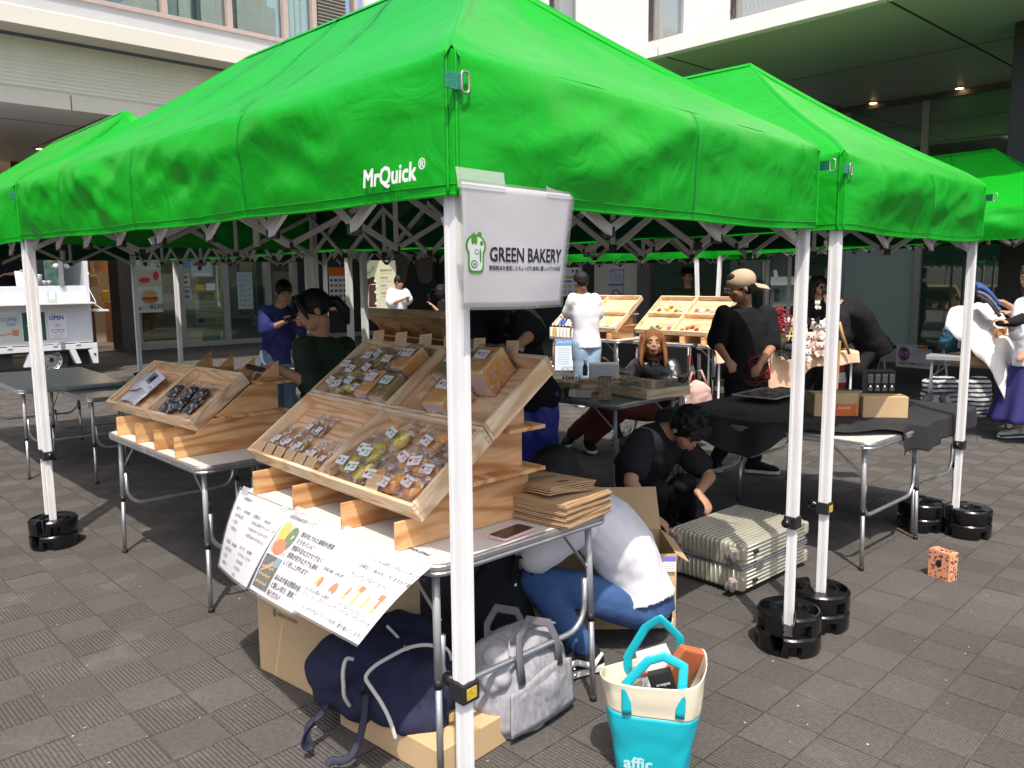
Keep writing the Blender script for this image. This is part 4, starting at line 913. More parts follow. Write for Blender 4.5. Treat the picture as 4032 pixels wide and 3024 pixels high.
tr21 = tray('pine tray with black wrapped packs, right tray on the left stand', O2 + ex2 * w2, ex2, ey2, w2 - .002, l2)
# ------------------------------------------------------------------ bread, cakes, bags, cards
def bread_mat(name, c1, c2, c3, sc=9):
 m = mat(name, c1, 0.62, var=0.3, vscale=sc, bump=0.35, bscale=45, col2=c2); return m
BR_OR = bread_mat('orange_bun_crust', (0.88, 0.34, 0.07), (0.92, 0.48, 0.14), 0)
BR_GR = bread_mat('green_bun_crust', (0.55, 0.48, 0.05), (0.72, 0.60, 0.10), 0)
BR_BR = bread_mat('golden_bun_crust', (0.82, 0.42, 0.11), (0.88, 0.56, 0.22), 0)
BR_RD = bread_mat('tomato_bun_crust', (0.58, 0.18, 0.08), (0.68, 0.30, 0.14), 0)
LOAFC = bread_mat('loaf_crust', (0.74, 0.33, 0.08), (0.86, 0.48, 0.15), 0, 5)
LOAFG = bread_mat('green_loaf_crust', (0.26, 0.17, 0.04), (0.42, 0.30, 0.08), 0, 5)
BAG = film('clear_bread_bag', gloss=0.22, bscale=26, bump=1.0, rough=.14, haze=0.02, glint=.5)
PINKP = mat('pale_pink_wrap', (0.72, 0.56, 0.52), 0.5)
BLK = mat('black_snack', (0.012, 0.011, 0.013), 0.45, bump=0.6, bscale=70)
SILV = mat('silver_white_pack', (0.62, 0.63, 0.68), 0.35, metal=0.2, bump=0.3, bscale=14)
TAN = mat('tan_card', (0.62, 0.43, 0.24), 0.7)
def bag_mesh(w, l, h, seed, crimp=0.3):
 """pillow bag, closed at the top with a crinkled fin"""
 m = MB(); nu, nv = 18, 18
 def sh(a, b, s):
  x = (a - .5) * w; y = b * l
  prof = math.sin(math.pi * min(1, max(0, a))) ** .45
  bb = b / (1 - crimp) if b < 1 - crimp else 1
  pb = math.sin(math.pi * min(.98, 0.06 + bb * .92)) ** .5 if b < 1 - crimp else 0.18 + .1 * abs(math.sin(a * 22 + seed))
  n = noise.noise(Vector((a * 4 + seed, b * 4, s * 3))); n2 = noise.noise(Vector((a * 11 + seed, b * 10, s * 3)))
  z = s * (h / 2) * prof * pb * (1 + .35 * n + .25 * n2) + h / 2
  k = 1 + .15 * max(0, b - (1 - crimp)) * math.sin(seed)
  return Vector((x * k * (1 - 0.12 * math.sin(math.pi * b)) + .006 * n2 * (b > .7), y + .006 * n, z))
 m.grid(lambda a, b: sh(a, b, 1), nu, nv); m.grid(lambda a, b: sh(1 - a, b, -.85), nu, nv)
 return m
LOGO_G = mat('logo_green', (0.02, 0.25, 0.12), 0.6); LOGO_R = mat('logo_red', (0.45, 0.02, 0.02), 0.6); CARDW = mat('white_label', (0.74, 0.75, 0.74), 0.5)
_shared = {}
def share(key, fn):
 if key not in _shared: _shared[key] = fn()
 return _shared[key]
_txtmesh = {}
def label_card(t, loc, rot, word, logo, sz=(0.055, 0.036)):
 """white sticker: round mark left, three printed lines right"""
 M = Matrix.Translation(loc) @ rot.to_4x4()
 m = MB(); m.prism(rrect(sz[0], sz[1], 0.004, 3), (-sz[0] / 2, -sz[1] / 2, 0), (1, 0, 0), (0, 1, 0), (0, 0, 0.0006)); o = m.build('sticker', CARDW, t); o.matrix_local = M
 key = word
 if key not in _txtmesh:
  q = text('Green Bread\nwith\n' + word, 0.0062, 'lettering', mat_={'Spinach': LOGO_G, 'Tomato': LOGO_R, 'Pumpkin': INKO}[word], O=(0.010, 0.004, 0.0007), align='CENTER')
  _txtmesh[key] = q.data; bpy.data.objects.remove(q)
 q = bpy.data.objects.new('lettering', _txtmesh[key]); COL.objects.link(q); q.parent = o
 mm = MB(); mm.lathe([(0.0065, 0.0007), (0.0065, 0.0010)], (-0.017, 0.002, 0), 10); mm.build('emblem', logo, o)
def bagged(label, tr, x, y, rot, kind, size=0.055, grp='clear bags of buns in the trays', dep=0.068, lift=0.0, tilt=0.0, fl=None):
 bm_ = {'green': BR_GR, 'orange': BR_OR, 'gold': BR_BR, 'tomato': BR_RD}[kind]
 M = tr.matrix_world @ Matrix.Translation((x, y, -dep + 0.011 + lift)) @ Matrix.Rotation(rot, 4, 'Z') @ Matrix.Rotation(tilt, 4, 'X')
 t = thing('bread_bag', label, 'bagged bread', (0, 0, 0), 0, grp); t.matrix_world = M
 s = size; sd = rnd.uniform(0, 50)
 m = MB(); m.ell((0, 0.0, 0), (s * .72, s * .62, s * .42), None, 20, 14)
 m.v = [tuple(Vector(v) * (1 + .10 * noise.noise(Vector(v) * 28 + Vector((sd, 0, 0)))) + Vector((0, s * .9, s * .45))) for v in m.v]
 m.build('bun', bm_, t, smooth=True)
 if rnd.random() < .45 or kind == 'gold':
  m = MB(); m.ell((0, 0, 0), (s * .55, s * .5, s * .36), None, 16, 10); m.v = [tuple(Vector(v) * (1 + .1 * noise.noise(Vector(v) * 30 + Vector((sd, 3, 0)))) + Vector((s * .45, s * 1.5, s * .42))) for v in m.v]
  m.build('bun', bm_, t, smooth=True)
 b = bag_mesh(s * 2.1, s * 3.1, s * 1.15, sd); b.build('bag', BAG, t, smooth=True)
 word, lg = {'green': ('Spinach', LOGO_G), 'orange': ('Tomato', LOGO_R), 'gold': ('Pumpkin', INKO), 'tomato': ('Tomato', LOGO_R)}[kind]
 a0 = rnd.uniform(-.35, .35) if fl is None else fl
 label_card(t, Vector((rnd.uniform(-.01, .01), s * rnd.uniform(.55, .9), s * 1.12 + .004)), Matrix.Rotation(-rot + a0, 3, 'Z') @ Matrix.Rotation(R(8), 3, 'X'), word, lg)
 return t
tb = trB[1, 0]
for k, (x, y, r_, kind, s, lf) in enumerate(((0.17, .205, -.5, 'green', .050, 0), (.125, .125, .35, 'green', .043, .0), (.19, .12, .9, 'green', .043, .012), (.055, .045, .1, 'green', .042, 0), (.15, .028, -.25, 'green', .045, .006),
                                      (.40, .21, .5, 'orange', .045, 0), (.34, .115, -.1, 'orange', .044, .008), (.425, .10, -.3, 'orange', .050, .012), (.50, .11, .4, 'orange', .045, 0), (.27, .03, .1, 'orange', .044, .006), (.47, .022, -.2, 'orange', .050, .01), (.365, .025, .3, 'orange', .044, 0))):
 bagged('clear bag, %s bun, %s, lower right tray' % ({'green': 'a yellow-green', 'orange': 'an orange'}[kind], ('topmost of the green ones', 'upper left of the green cluster', 'middle of the green cluster', 'in the lower left corner', 'at the front rim, second from the left', 'highest of the orange ones', 'left of the orange cluster', 'centre of the orange cluster', 'against the right side board', 'at the front rim by the price card', 'at the front rim near the right corner', 'between the two front orange stickers')[k]), tb, x, y, r_, kind, s * 1.12, lift=lf)
tb = trB[0, 1]
for k, (x, y, r_, kind, s, lf) in enumerate(((.055, .05, .15, 'gold', .040, 0), (.115, .03, -.2, 'green', .042, 0), (.06, .15, .3, 'gold', .04, .0), (.14, .115, -.1, 'green', .042, .01), (.20, .045, .1, 'green', .044, .004), (.215, .15, .35, 'gold', .04, .0), (.125, .215, -.3, 'gold', .042, 0), (.20, .23, .2, 'green', .04, 0), (.285, .03, -.1, 'tomato', .040, .0), (.285, .125, .25, 'tomato', .040, 0), (.29, .215, -.15, 'gold', .042, 0), (.36, .25, .1, 'gold', .045, 0))):
 bagged('clear bag, %s buns, %s, upper left tray' % ({'gold': 'golden', 'green': 'olive green', 'tomato': 'reddish'}[kind], ('in the lower left corner', 'at the front, second from the left', 'at the left side board', 'left of centre', 'at the front, third from the left', 'centre', 'behind the left cluster', 'behind the middle', 'at the front beside the first loaf', 'middle row beside the loaves', 'back row beside the loaves', 'back row, farthest right of the round ones')[k]), tb, x, y, r_, kind, s * 1.16, lift=lf)
def loaf(label, tr, x, y, rot, kind, lift=0.0, w=.085, l=.13, h=.085):
 M = tr.matrix_world @ Matrix.Translation((x, y, -0.068 + .011 + lift)) @ Matrix.Rotation(rot, 4, 'Z')
 t = thing('bread_loaf', label, 'loaf of bread', (0, 0, 0), 0, 'wrapped square loaves'); t.matrix_world = M; sd = rnd.uniform(0, 40)
 m = MB(); n = 10
 def P(ix, iy, iz): return None
 m.box((0, l / 2, h / 2), (w, l, h)); o = m.build('loaf', LOAFC if kind != 'green' else LOAFG, t, bevel=0.009, seg=3)
 m = MB(); m.box((0, -0.0012, h / 2), (w * .93, 0.002, h * .9)); m.build('end_wrap', PINKP, t)
 b = MB(); c = Vector((0, l / 2, h / 2))
 for f_ in (0,):
  q = MB(); q.box((0, 0, 0), (w + .008, l + .012, h + .008)); bm = bmesh.new(); me = bpy.data.meshes.new('x'); me.from_pydata(q.v, [], q.f); bm.from_mesh(me); bmesh.ops.subdivide_edges(bm, edges=bm.edges, cuts=8, use_grid_fill=True)
  for v in bm.verts: v.co = v.co * (1 + .06 * noise.noise(v.co * 24 + Vector((sd, 0, 0)))) + c
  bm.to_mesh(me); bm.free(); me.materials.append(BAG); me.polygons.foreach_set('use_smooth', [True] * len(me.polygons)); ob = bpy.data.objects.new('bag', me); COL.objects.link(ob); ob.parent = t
 word, lg = {'plain': ('Pumpkin', INKO), 'green': ('Spinach', LOGO_G), 'tomato': ('Tomato', LOGO_R)}[kind]
 label_card(t, Vector((0.0, l * .62, h + .008)), Matrix.Rotation(-rot, 3, 'Z') @ Matrix.Rotation(R(3), 3, 'X'), word, lg, (.062, .042))
 return t
loaf('wrapped plain loaf with pumpkin sticker, nearer one left of the tent leg', trB[0, 1], .395, .022, .12, 'plain'); loaf('wrapped plain loaf with pumpkin sticker, farther one by the back board', trB[0, 1], .455, .175, -.05, 'plain')
loaf('wrapped green spinach loaf at the front left of the tent leg', trB[0, 1], .503, .018, .1, 'green'); loaf('wrapped green loaf at the back, just right of the tent leg', trB[1, 1], .17, .17, .0, 'green')
loaf('orange tomato loaf at the front of the upper right tray', trB[1, 1], .30, .02, .12, 'tomato', 0, .10, .14, .10); loaf('orange tomato loaf at the back of the upper right tray', trB[1, 1], .36, .175, .1, 'tomato', 0, .11, .14, .11)
# financiers: clear pack, cake, white sticker, crinkled end
FIN = [bread_mat('financier_' + n, a, b, 0) for n, a, b in (('orange', (.62, .28, .08), (.70, .38, .12)), ('dark', (.33, .12, .04), (.45, .2, .07)), ('green', (.40, .32, .06), (.5, .42, .1)))]
tb = trB[0, 0]
for k, (x, y, r_, c_) in enumerate(((.045, .075, -.05, 1), (.085, .082, .08, 0), (.135, .075, -.05, 2), (.175, .08, .1, 0), (.225, .07, -.02, 0), (.265, .078, .06, 2), (.335, .06, -.04, 2), (.395, .06, .03, 0), (.455, .06, .0, 0), (.215, .17, -.03, 1), (.265, .175, -.08, 1), (.10, .03, 0, 1), (.20, .025, 0, 0))):
 M = tb.matrix_world @ Matrix.Translation((x, y, -.057 + .012 * (k % 2))) @ Matrix.Rotation(r_, 4, 'Z')
 t = thing('wrapped_cake', 'clear pack with %s oval cake, %s' % (('an orange', 'a dark brown', 'a green')[c_], ('leftmost of the row', 'second from the left', 'third from the left', 'fourth from the left', 'middle of the row', 'sixth in the row', 'seventh in the row', 'second from the right', 'at the right end of the row', 'left of the pair lying above', 'right of the pair lying above', 'lying in front at the left', 'lying in front of the middle')[k]), 'wrapped cake', (0, 0, 0), 0, 'small wrapped financier cakes'); t.matrix_world = M
 m = MB(); m.ell((0, .035, .012), (.017, .033, .011), None, 14, 8); m.build('cake', FIN[c_], t, smooth=True)
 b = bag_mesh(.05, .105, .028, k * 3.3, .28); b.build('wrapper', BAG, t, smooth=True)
 m = MB(); m.box((0, .022, .0285), (.038, .028, .0006)); m.build('sticker', CARDW, t); m = MB(); m.lathe([(.004, .0292), (.004, .0296)], (-.011, .024, 0), 8); m.build('emblem', (INKR, INKY, LOGO_G)[c_], t)
# tan price cards
def pcard(label, tr, x, y, z, rot=0.0, lean=R(48), sz=(.062, .042), zd=0.0):
 M = tr.matrix_world @ Matrix.Translation((x, y, z)) @ Matrix.Rotation(rot, 4, 'Z') @ Matrix.Rotation(lean, 4, 'X')
 t = thing('price_card', label, 'price card', (0, 0, 0), 0, 'tan handwritten price cards'); t.matrix_world = M
 m = MB(); m.box((0, sz[1] / 2, 0), (sz[0], sz[1], .0008)); m.build('card', TAN, t)
 for r in range(3):
  m = MB(); m.box((-.004 + .004 * (r % 2), sz[1] * (.78 - .24 * r), .0006), (sz[0] * (.6 - .1 * (r == 2)), .0022, .0003)); m.build('handwriting', KRAFT, t)
 return t
nm = ('first', 'second', 'third', 'fourth', 'fifth', 'sixth')
for k in range(6): pcard('tan price card on the front rim of the financier tray, %s from the left' % nm[k], trB[0, 0], .055 + .082 * k, .016, -.012, 0, R(20), (.068, .045))
pcard('dark backed price card sticking out over the front rim of the green buns', trB[1, 0], .052, .008, -.015, -.3, R(60)); pcard('tan price card among the orange buns at the front rim', trB[1, 0], .315, .014, -.01, 0.1, R(22), (.07, .055))
for k in range(3):
 pcard('tan price card on the top rim of the upper left tray, %s from the left' % nm[k], trB[0, 1], .10 + .17 * k, l1 - .01, -.005, 0.2, R(38), (.07, .05)); pcard('tan price card on the top rim of the upper right tray, %s from the left' % nm[k], trB[1, 1], .03 + .18 * k, l1 - .01, -.005, 0.1, R(44), (.06, .05))
# contents of the left stand
M20 = tr20.matrix_world; M21 = tr21.matrix_world
for k, (x, y, r_, lab) in enumerate(((.10, .06, .1, 'lower left silver-white paper pack in the left tray'), (.20, .05, -.15, 'right silver-white pack with dark edges in the left tray'), (.15, .13, .3, 'upper silver-white pack in the left tray'))):
 t = thing('paper_pack', lab, 'food pack', (0, 0, 0), 0, 'silver-white packs in the left tray'); t.matrix_world = M20 @ Matrix.Translation((x, y, -.055 + .012 * k)) @ Matrix.Rotation(r_, 4, 'Z')
 b = bag_mesh(.15, .15, .03, k * 7.7, .1); b.build('pack', SILV, t, smooth=True)
t = thing('leaflet', 'white leaflet with a dark round picture lying on the packs in the left tray', 'leaflet', (0, 0, 0)); t.matrix_world = M20 @ Matrix.Translation((.16, .17, .000)) @ Matrix.Rotation(-.25, 4, 'Z') @ Matrix.Rotation(R(4), 4, 'X')
m = MB(); m.box((.09, .05, 0), (.20, .125, .0012)); m.build('sheet', PAPER, t)
m = MB(); m.box((.055, .06, .001), (.095, .07, .0006)); m.build('photo', mat('leaflet_photo', (.10, .10, .11), .5, var=.8, vscale=30, col2=(.35, .36, .4)), t)
m = MB(); m.lathe([(.024, .0016), (.024, .0020)], (.075, .062, 0), 16); m.build('dark_disc', INK, t)
for k in range(4): m = MB(); m.box((.145, .085 - .013 * k, .001), (.05, .003, .0004)); m.build('lettering', INKGREY, t)
for k in range(2): m = MB(); m.box((.135 + .03 * k, .02, .001), (.015, .015, .0004)); m.build('small_print_block', INKGREY, t)
for k, (x, y, r_) in enumerate(((.065, .05, .2), (.13, .03, -.1), (.07, .125, .1), (.145, .12, -.25), (.215, .06, .15), (.215, .135, .05), (.29, .07, -.15), (.30, .145, .1))):
 t = thing('snack_pack', 'pack of black snack, %s in the right tray of the left stand' % ('front left', 'front centre left', 'left side', 'left of the middle', 'front middle', 'back middle', 'front right', 'back right')[k], 'snack pack', (0, 0, 0), 0, 'black snack packs in the right tray'); t.matrix_world = M21 @ Matrix.Translation((x, y, -.057 + .016 * (k % 3))) @ Matrix.Rotation(r_, 4, 'Z')
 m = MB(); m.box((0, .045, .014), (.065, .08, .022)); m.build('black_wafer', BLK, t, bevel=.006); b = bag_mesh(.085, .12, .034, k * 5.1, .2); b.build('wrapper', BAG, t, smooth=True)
# ------------------------------------------------------------------ people
SKIN = mat('skin', (0.50, 0.27, 0.17), 0.5, var=0.08, vscale=12, spec=0.35)
SKIN2 = mat('skin_tan', (0.38, 0.19, 0.11), 0.5, var=0.08, vscale=12, spec=0.35)
HAIR = mat('black_hair', (0.010, 0.008, 0.008), 0.5, bump=0.5, bscale=60, stretch=(8, 8, 1), spec=0.35)
HAIRO = mat('copper_hair', (0.20, 0.06, 0.018), 0.4, bump=0.9, bscale=60, stretch=(8, 8, 1), var=.45, vscale=9, col2=(0.38, 0.16, 0.05))
HAIRB = mat('brown_hair', (0.07, 0.03, 0.018), 0.45, bump=0.9, bscale=50, stretch=(8, 8, 1))
BLACKC = mat('black_cotton', (0.012, 0.012, 0.014), 0.85, bump=0.15, bscale=30, spec=0.2)
BLACKC2 = mat('washed_black_cotton', (0.022, 0.020, 0.023), 0.9, bump=0.15, bscale=25, spec=0.2)
NAVY = mat('royal_blue_shirt', (0.008, 0.014, 0.12), 0.8, bump=0.15, bscale=30)
DGREEN = mat('dark_green_shirt', (0.012, 0.030, 0.014), 0.8, bump=0.2, bscale=40)
WHITEC = mat('white_cotton', (0.76, 0.76, 0.80), 0.85, bump=0.12, bscale=18, var=.02)
DENIM = mat('blue_denim', (0.02, 0.06, 0.17), 0.85, var=0.35, vscale=8, bump=0.15, bscale=90, col2=(0.05, 0.12, 0.28))
DENIML = mat('light_denim', (0.28, 0.42, 0.56), 0.85, var=0.15, vscale=8, bump=0.1)
SLATE = mat('slate_blue_trousers', (0.17, 0.25, 0.35), 0.85, var=0.1, vscale=8, bump=0.1)
MAROON = mat('maroon_corduroy', (0.10, 0.018, 0.012), 0.9, bump=0.3, bscale=80)
LEATHER = mat('black_leather', (0.014, 0.014, 0.016), 0.33, bump=0.5, bscale=30, spec=0.7)
BLUEN = mat('blue_nylon', (0.03, 0.04, 0.28), 0.45, bump=0.5, bscale=14)
SKIRT = mat('indigo_skirt', (0.018, 0.015, 0.11), 0.8, var=.15, vscale=5)
SOLE = mat('white_rubber_sole', (0.62, 0.60, 0.58), 0.6, bump=0.1)
CAPM = mat('tan_cap', (0.52, 0.38, 0.26), 0.8, bump=0.1, bscale=100)
EYEW = mat('eye_white', (0.7, 0.68, 0.66), 0.3); EYED = mat('iris', (0.02, 0.012, 0.01), 0.2); LIP = mat('lips', (0.34, 0.10, 0.09), 0.45)
METAL = mat('bright_metal', (0.7, 0.7, 0.7), 0.2, 1.0)
PHONEM = mat('dark_phone_glass', (0.02, 0.02, 0.025), 0.12, spec=0.8)
def loft(m, secs, n=18):
 """secs: (centre, half_width, half_depth, side_dir, front_dir)"""
 vs = []
 for c, a, b, sd, fd in secs:
  for j in range(n):
   t = 2 * math.pi * j / n
   ca, sa = math.cos(t), math.sin(t)
   vs.append(Vector(c) + sd * (a * math.copysign(abs(ca) ** .85, ca)) + fd * (b * math.copysign(abs(sa) ** .85, sa)))
 k = len(secs)
 m.add(vs, [(i * n + j, i * n + (j + 1) % n, (i + 1) * n + (j + 1) % n, (i + 1) * n + j) for i in range(k - 1) for j in range(n)] + [tuple(range(n))[::-1], tuple((k - 1) * n + j for j in range(n))])
def cap(m, a, b, ra, rb, n=14):
 a = Vector(a); b = Vector(b)
 m.tube([a, a.lerp(b, .25), a.lerp(b, .5), a.lerp(b, .75), b], [ra, ra * .8 + rb * .25, (ra + rb) / 2, ra * .25 + rb * .77, rb], n); m.ell(a, (ra, ra, ra), None, n, 8); m.ell(b, (rb, rb, rb), None, n, 8)
def basis(face, up):
 f = Vector(face).normalized(); r = f.cross(Vector(up)).normalized(); u = r.cross(f)
 return Matrix((r, f, u)).transposed()
def hand(m, w, d, palm_n, s=1.0, curl=0.5, thumb=1):
 """w wrist, d pointing direction, palm_n palm normal"""
 w = Vector(w); d = Vector(d).normalized(); pn = (Vector(palm_n) - d * Vector(palm_n).dot(d)).normalized(); sd = d.cross(pn)
 Mh = Matrix((sd, d, pn)).transposed()
 m.ell(w + d * .045 * s, (.038 * s, .052 * s, .017 * s), Mh, 12, 8)
 for k, (o, L) in enumerate(((-.029, .062), (-.010, .072), (.010, .068), (.027, .052))):
  b = w + d * .082 * s + sd * o * s; L *= s
  p1 = b + (d * math.cos(curl * .5) + pn * math.sin(curl * .5)) * L * .42; p2 = p1 + (d * math.cos(curl * 1.4) + pn * math.sin(curl * 1.4)) * L * .34; p3 = p2 + (d * math.cos(curl * 2.1) + pn * math.sin(curl * 2.1)) * L * .24
  m.tube([w + d * .05 * s + sd * o * s, b, p1, p2, p3], [.009 * s, .0095 * s, .0088 * s, .008 * s, .0062 * s], 8)
 t0 = w + d * .018 * s + sd * thumb * -.024 * s; t1 = t0 + (d * .7 - sd * thumb * .62 + pn * .3).normalized() * .036 * s; t2 = t1 + (d * .9 - sd * thumb * .15 + pn * .45).normalized() * .03 * s
 m.tube([w + d * .02 * s, t0, t1, t2], [.013 * s, .0125 * s, .0105 * s, .0075 * s], 8)
def head(m, c, Mh, s=1.0):
 P = lambda x, y, z: c + Mh @ Vector((x * s, y * s, z * s))
 m.ell(P(0, -.012, .028), (.074 * s, .092 * s, .088 * s), Mh, 20, 14)          # skull
 m.ell(P(0, .022, -.03), (.060 * s, .066 * s, .075 * s), Mh, 18, 12)             # face
 m.ell(P(0, .045, -.082), (.036 * s, .034 * s, .026 * s), Mh, 14, 9)             # chin
 for x in (-1, 1):
  m.ell(P(.036 * x, .058, -.028), (.024 * s, .018 * s, .020 * s), Mh, 10, 7)   # cheek
  m.ell(P(.030 * x, .074, .022), (.026 * s, .010 * s, .008 * s), Mh, 10, 6)    # brow
  m.ell(P(.076 * x, -.012, -.012), (.008 * s, .020 * s, .032 * s), Mh, 10, 8)  # ear
 m.tube([P(0, .082, .018), P(0, .090, -.008), P(0, .097, -.024)], [.006 * s, .0075 * s, .010 * s], 8); m.ell(P(0, .093, -.027), (.014 * s, .009 * s, .008 * s), Mh, 10, 7)
 m.ell(P(0, .084, -.056), (.023 * s, .010 * s, .011 * s), Mh, 12, 7)
def face_bits(t, c, Mh, s=1.0, closed=False, lip=LIP):
 P = lambda x, y, z: c + Mh @ Vector((x * s, y * s, z * s))
 for x in (-1, 1):
  m = MB(); m.ell(P(.031 * x, .0755, .004), (.014 * s, .006 * s, .0045 * s if closed else .0065 * s), Mh, 10, 7); m.build('eye', EYEW if not closed else SKIN, t, smooth=True)
  m = MB(); m.ell(P(.031 * x, .0795, .003 if not closed else -.001), (.0065 * s if not closed else .014 * s, .004 * s, .0058 * s if not closed else .0016 * s), Mh, 8, 6); m.build('iris' if not closed else 'eyelash', EYED, t, smooth=True)
  m = MB(); m.tube([P(.014 * x, .0835, .024), P(.032 * x, .0835, .030), P(.050 * x, .072, .024)], [.0028 * s, .0034 * s, .0018 * s], 6); m.build('eyebrow', HAIR, t)
 m = MB(); m.ell(P(0, .0925, -.051), (.021 * s, .005 * s, .0042 * s), Mh, 12, 6); m.ell(P(0, .0925, -.060), (.018 * s, .006 * s, .0055 * s), Mh, 12, 6); m.build('lips', lip, t, smooth=True)
def hairshell(t, c, Mh, s, kind, matx, ex=None):
 P = lambda x, y, z: c + Mh @ Vector((x * s, y * s, z * s)); m = MB()
 m.ell(P(0, -.022, .034), (.086 * s, .098 * s, .092 * s), Mh, 22, 14)
 if kind in ('short', 'shortm'): m.ell(P(0, -.045, -.005), (.078 * s, .066 * s, .07 * s), Mh, 18, 10); m.ell(P(0, .035, .078), (.062 * s, .05 * s, .035 * s), Mh, 14, 8)
 if kind == 'messy':
  m.ell(P(0, -.03, .0), (.084 * s, .085 * s, .085 * s), Mh, 18, 10)
  for k in range(26):
   a = rnd.uniform(0, 6.28); e = rnd.uniform(.1, 1.3); dv_ = Vector((math.cos(a) * math.cos(e), math.sin(a) * math.cos(e), math.sin(e)))
   q = P(dv_.x * .07, dv_.y * .08 - .02, dv_.z * .08 + .03); m.tube([q, q + Mh @ (dv_ + Vector((0, .5, .1))) * .035 * s], [.022 * s, .006 * s], 7)
  for k in range(9): x = -.05 + .0125 * k; m.tube([P(x, .05, .095), P(x * 1.15, .086, .05), P(x * 1.2 + .006 * math.sin(k * 2), .088, .022 + .008 * math.sin(k * 3))], [.014 * s, .009 * s, .003 * s], 6)
 if kind == 'pony':
  for x in (-1, 1): m.tube([P(.03 * x, .05, .10), P(.075 * x, .065, .05), P(.085 * x, .06, .0), P(.08 * x, .055, -.045)], [.03 * s, .022 * s, .014 * s, .005 * s], 8)
  m.tube([P(0, .06, .10), P(.03, .085, .07), P(.055, .085, .02)], [.03 * s, .022 * s, .01 * s], 8)
  m.tube([P(0, -.09, .02), P(0, -.15, .0), P(.0, -.17, -.07), P(.01, -.16, -.15)], [.035 * s, .034 * s, .036 * s, .012 * s], 10)
 if kind == 'long':
  m.ell(P(0, -.04, -.03), (.092 * s, .08 * s, .10 * s), Mh, 18, 12)
  for x in (-1, 1):
   for k in range(8):
    y0 = .028 - .016 * k; w_ = .006 * math.sin(k * 2.3); m.tube([P(.04 * x, y0 - .005, .105), P((.078 + w_ / 2) * x, y0, .055), P((.088 + w_) * x, y0 + .004, -.02), P((.098 + w_) * x, y0 + .012, -.09), P((.104 - w_) * x, y0 + .02, -.15), P((.096 + w_) * x, y0 + .025, -.20 + .008 * (k % 3))], [.015 * s, .018 * s, .019 * s, .020 * s, .017 * s, .006 * s], 8)
  m.tube([P(0, -.09, .0), P(0, -.11, -.10), P(0, -.09, -.18)], [.07 * s, .075 * s, .03 * s], 10)
 if kind == 'down':
  for k in range(14): a = -2.6 + 5.2 * k / 13; q = Vector((math.sin(a) * .08, -math.cos(a) * .08 + .0, .03)); m.tube([P(q.x * .6, q.y * .6, .10), P(q.x, q.y, .03), P(q.x * 1.1, q.y * 1.05, -.06), P(q.x * 1.05, q.y, -.15)], [.02 * s, .026 * s, .024 * s, .008 * s], 7)
 return m.build('hair', matx, t, remesh=.006 * (1 if s > .5 else 1), sm=2)
def shoe(m, heel, toe, w=.045, h=.07, up=Z):
 heel = Vector(heel); toe = Vector(toe); d = (toe - heel); L = d.length; d.normalize(); sd = d.cross(Vector(up)).normalized(); u = sd.cross(d)
 secs = []
 for f, ww, hh in ((0, .6, .55), (.08, .85, .95), (.3, .9, 1.0), (.5, .92, .82), (.7, 1.0, .62), (.9, .85, .5), (1.0, .35, .3)):
  secs.append((heel + d * L * f + u * (hh * h / 2 + .012), w * ww, hh * h / 2, sd, u))
 loft(m, secs, 14)
def sole(m, heel, toe, w=.047, up=Z):
 heel = Vector(heel); toe = Vector(toe); d = (toe - heel); L = d.length; d.normalize(); sd = d.cross(Vector(up)).normalized(); u = sd.cross(d)
 pts = []
 for f, ww in ((-.02, .5), (.04, .85), (.3, .88), (.5, .9), (.72, 1.04), (.92, .85), (1.03, .35)): pts.append((L * f, w * ww))
 poly = [(x, y) for x, y in pts] + [(x, -y) for x, y in pts[::-1]]
 m.prism(poly, heel, d, sd, u * .024)
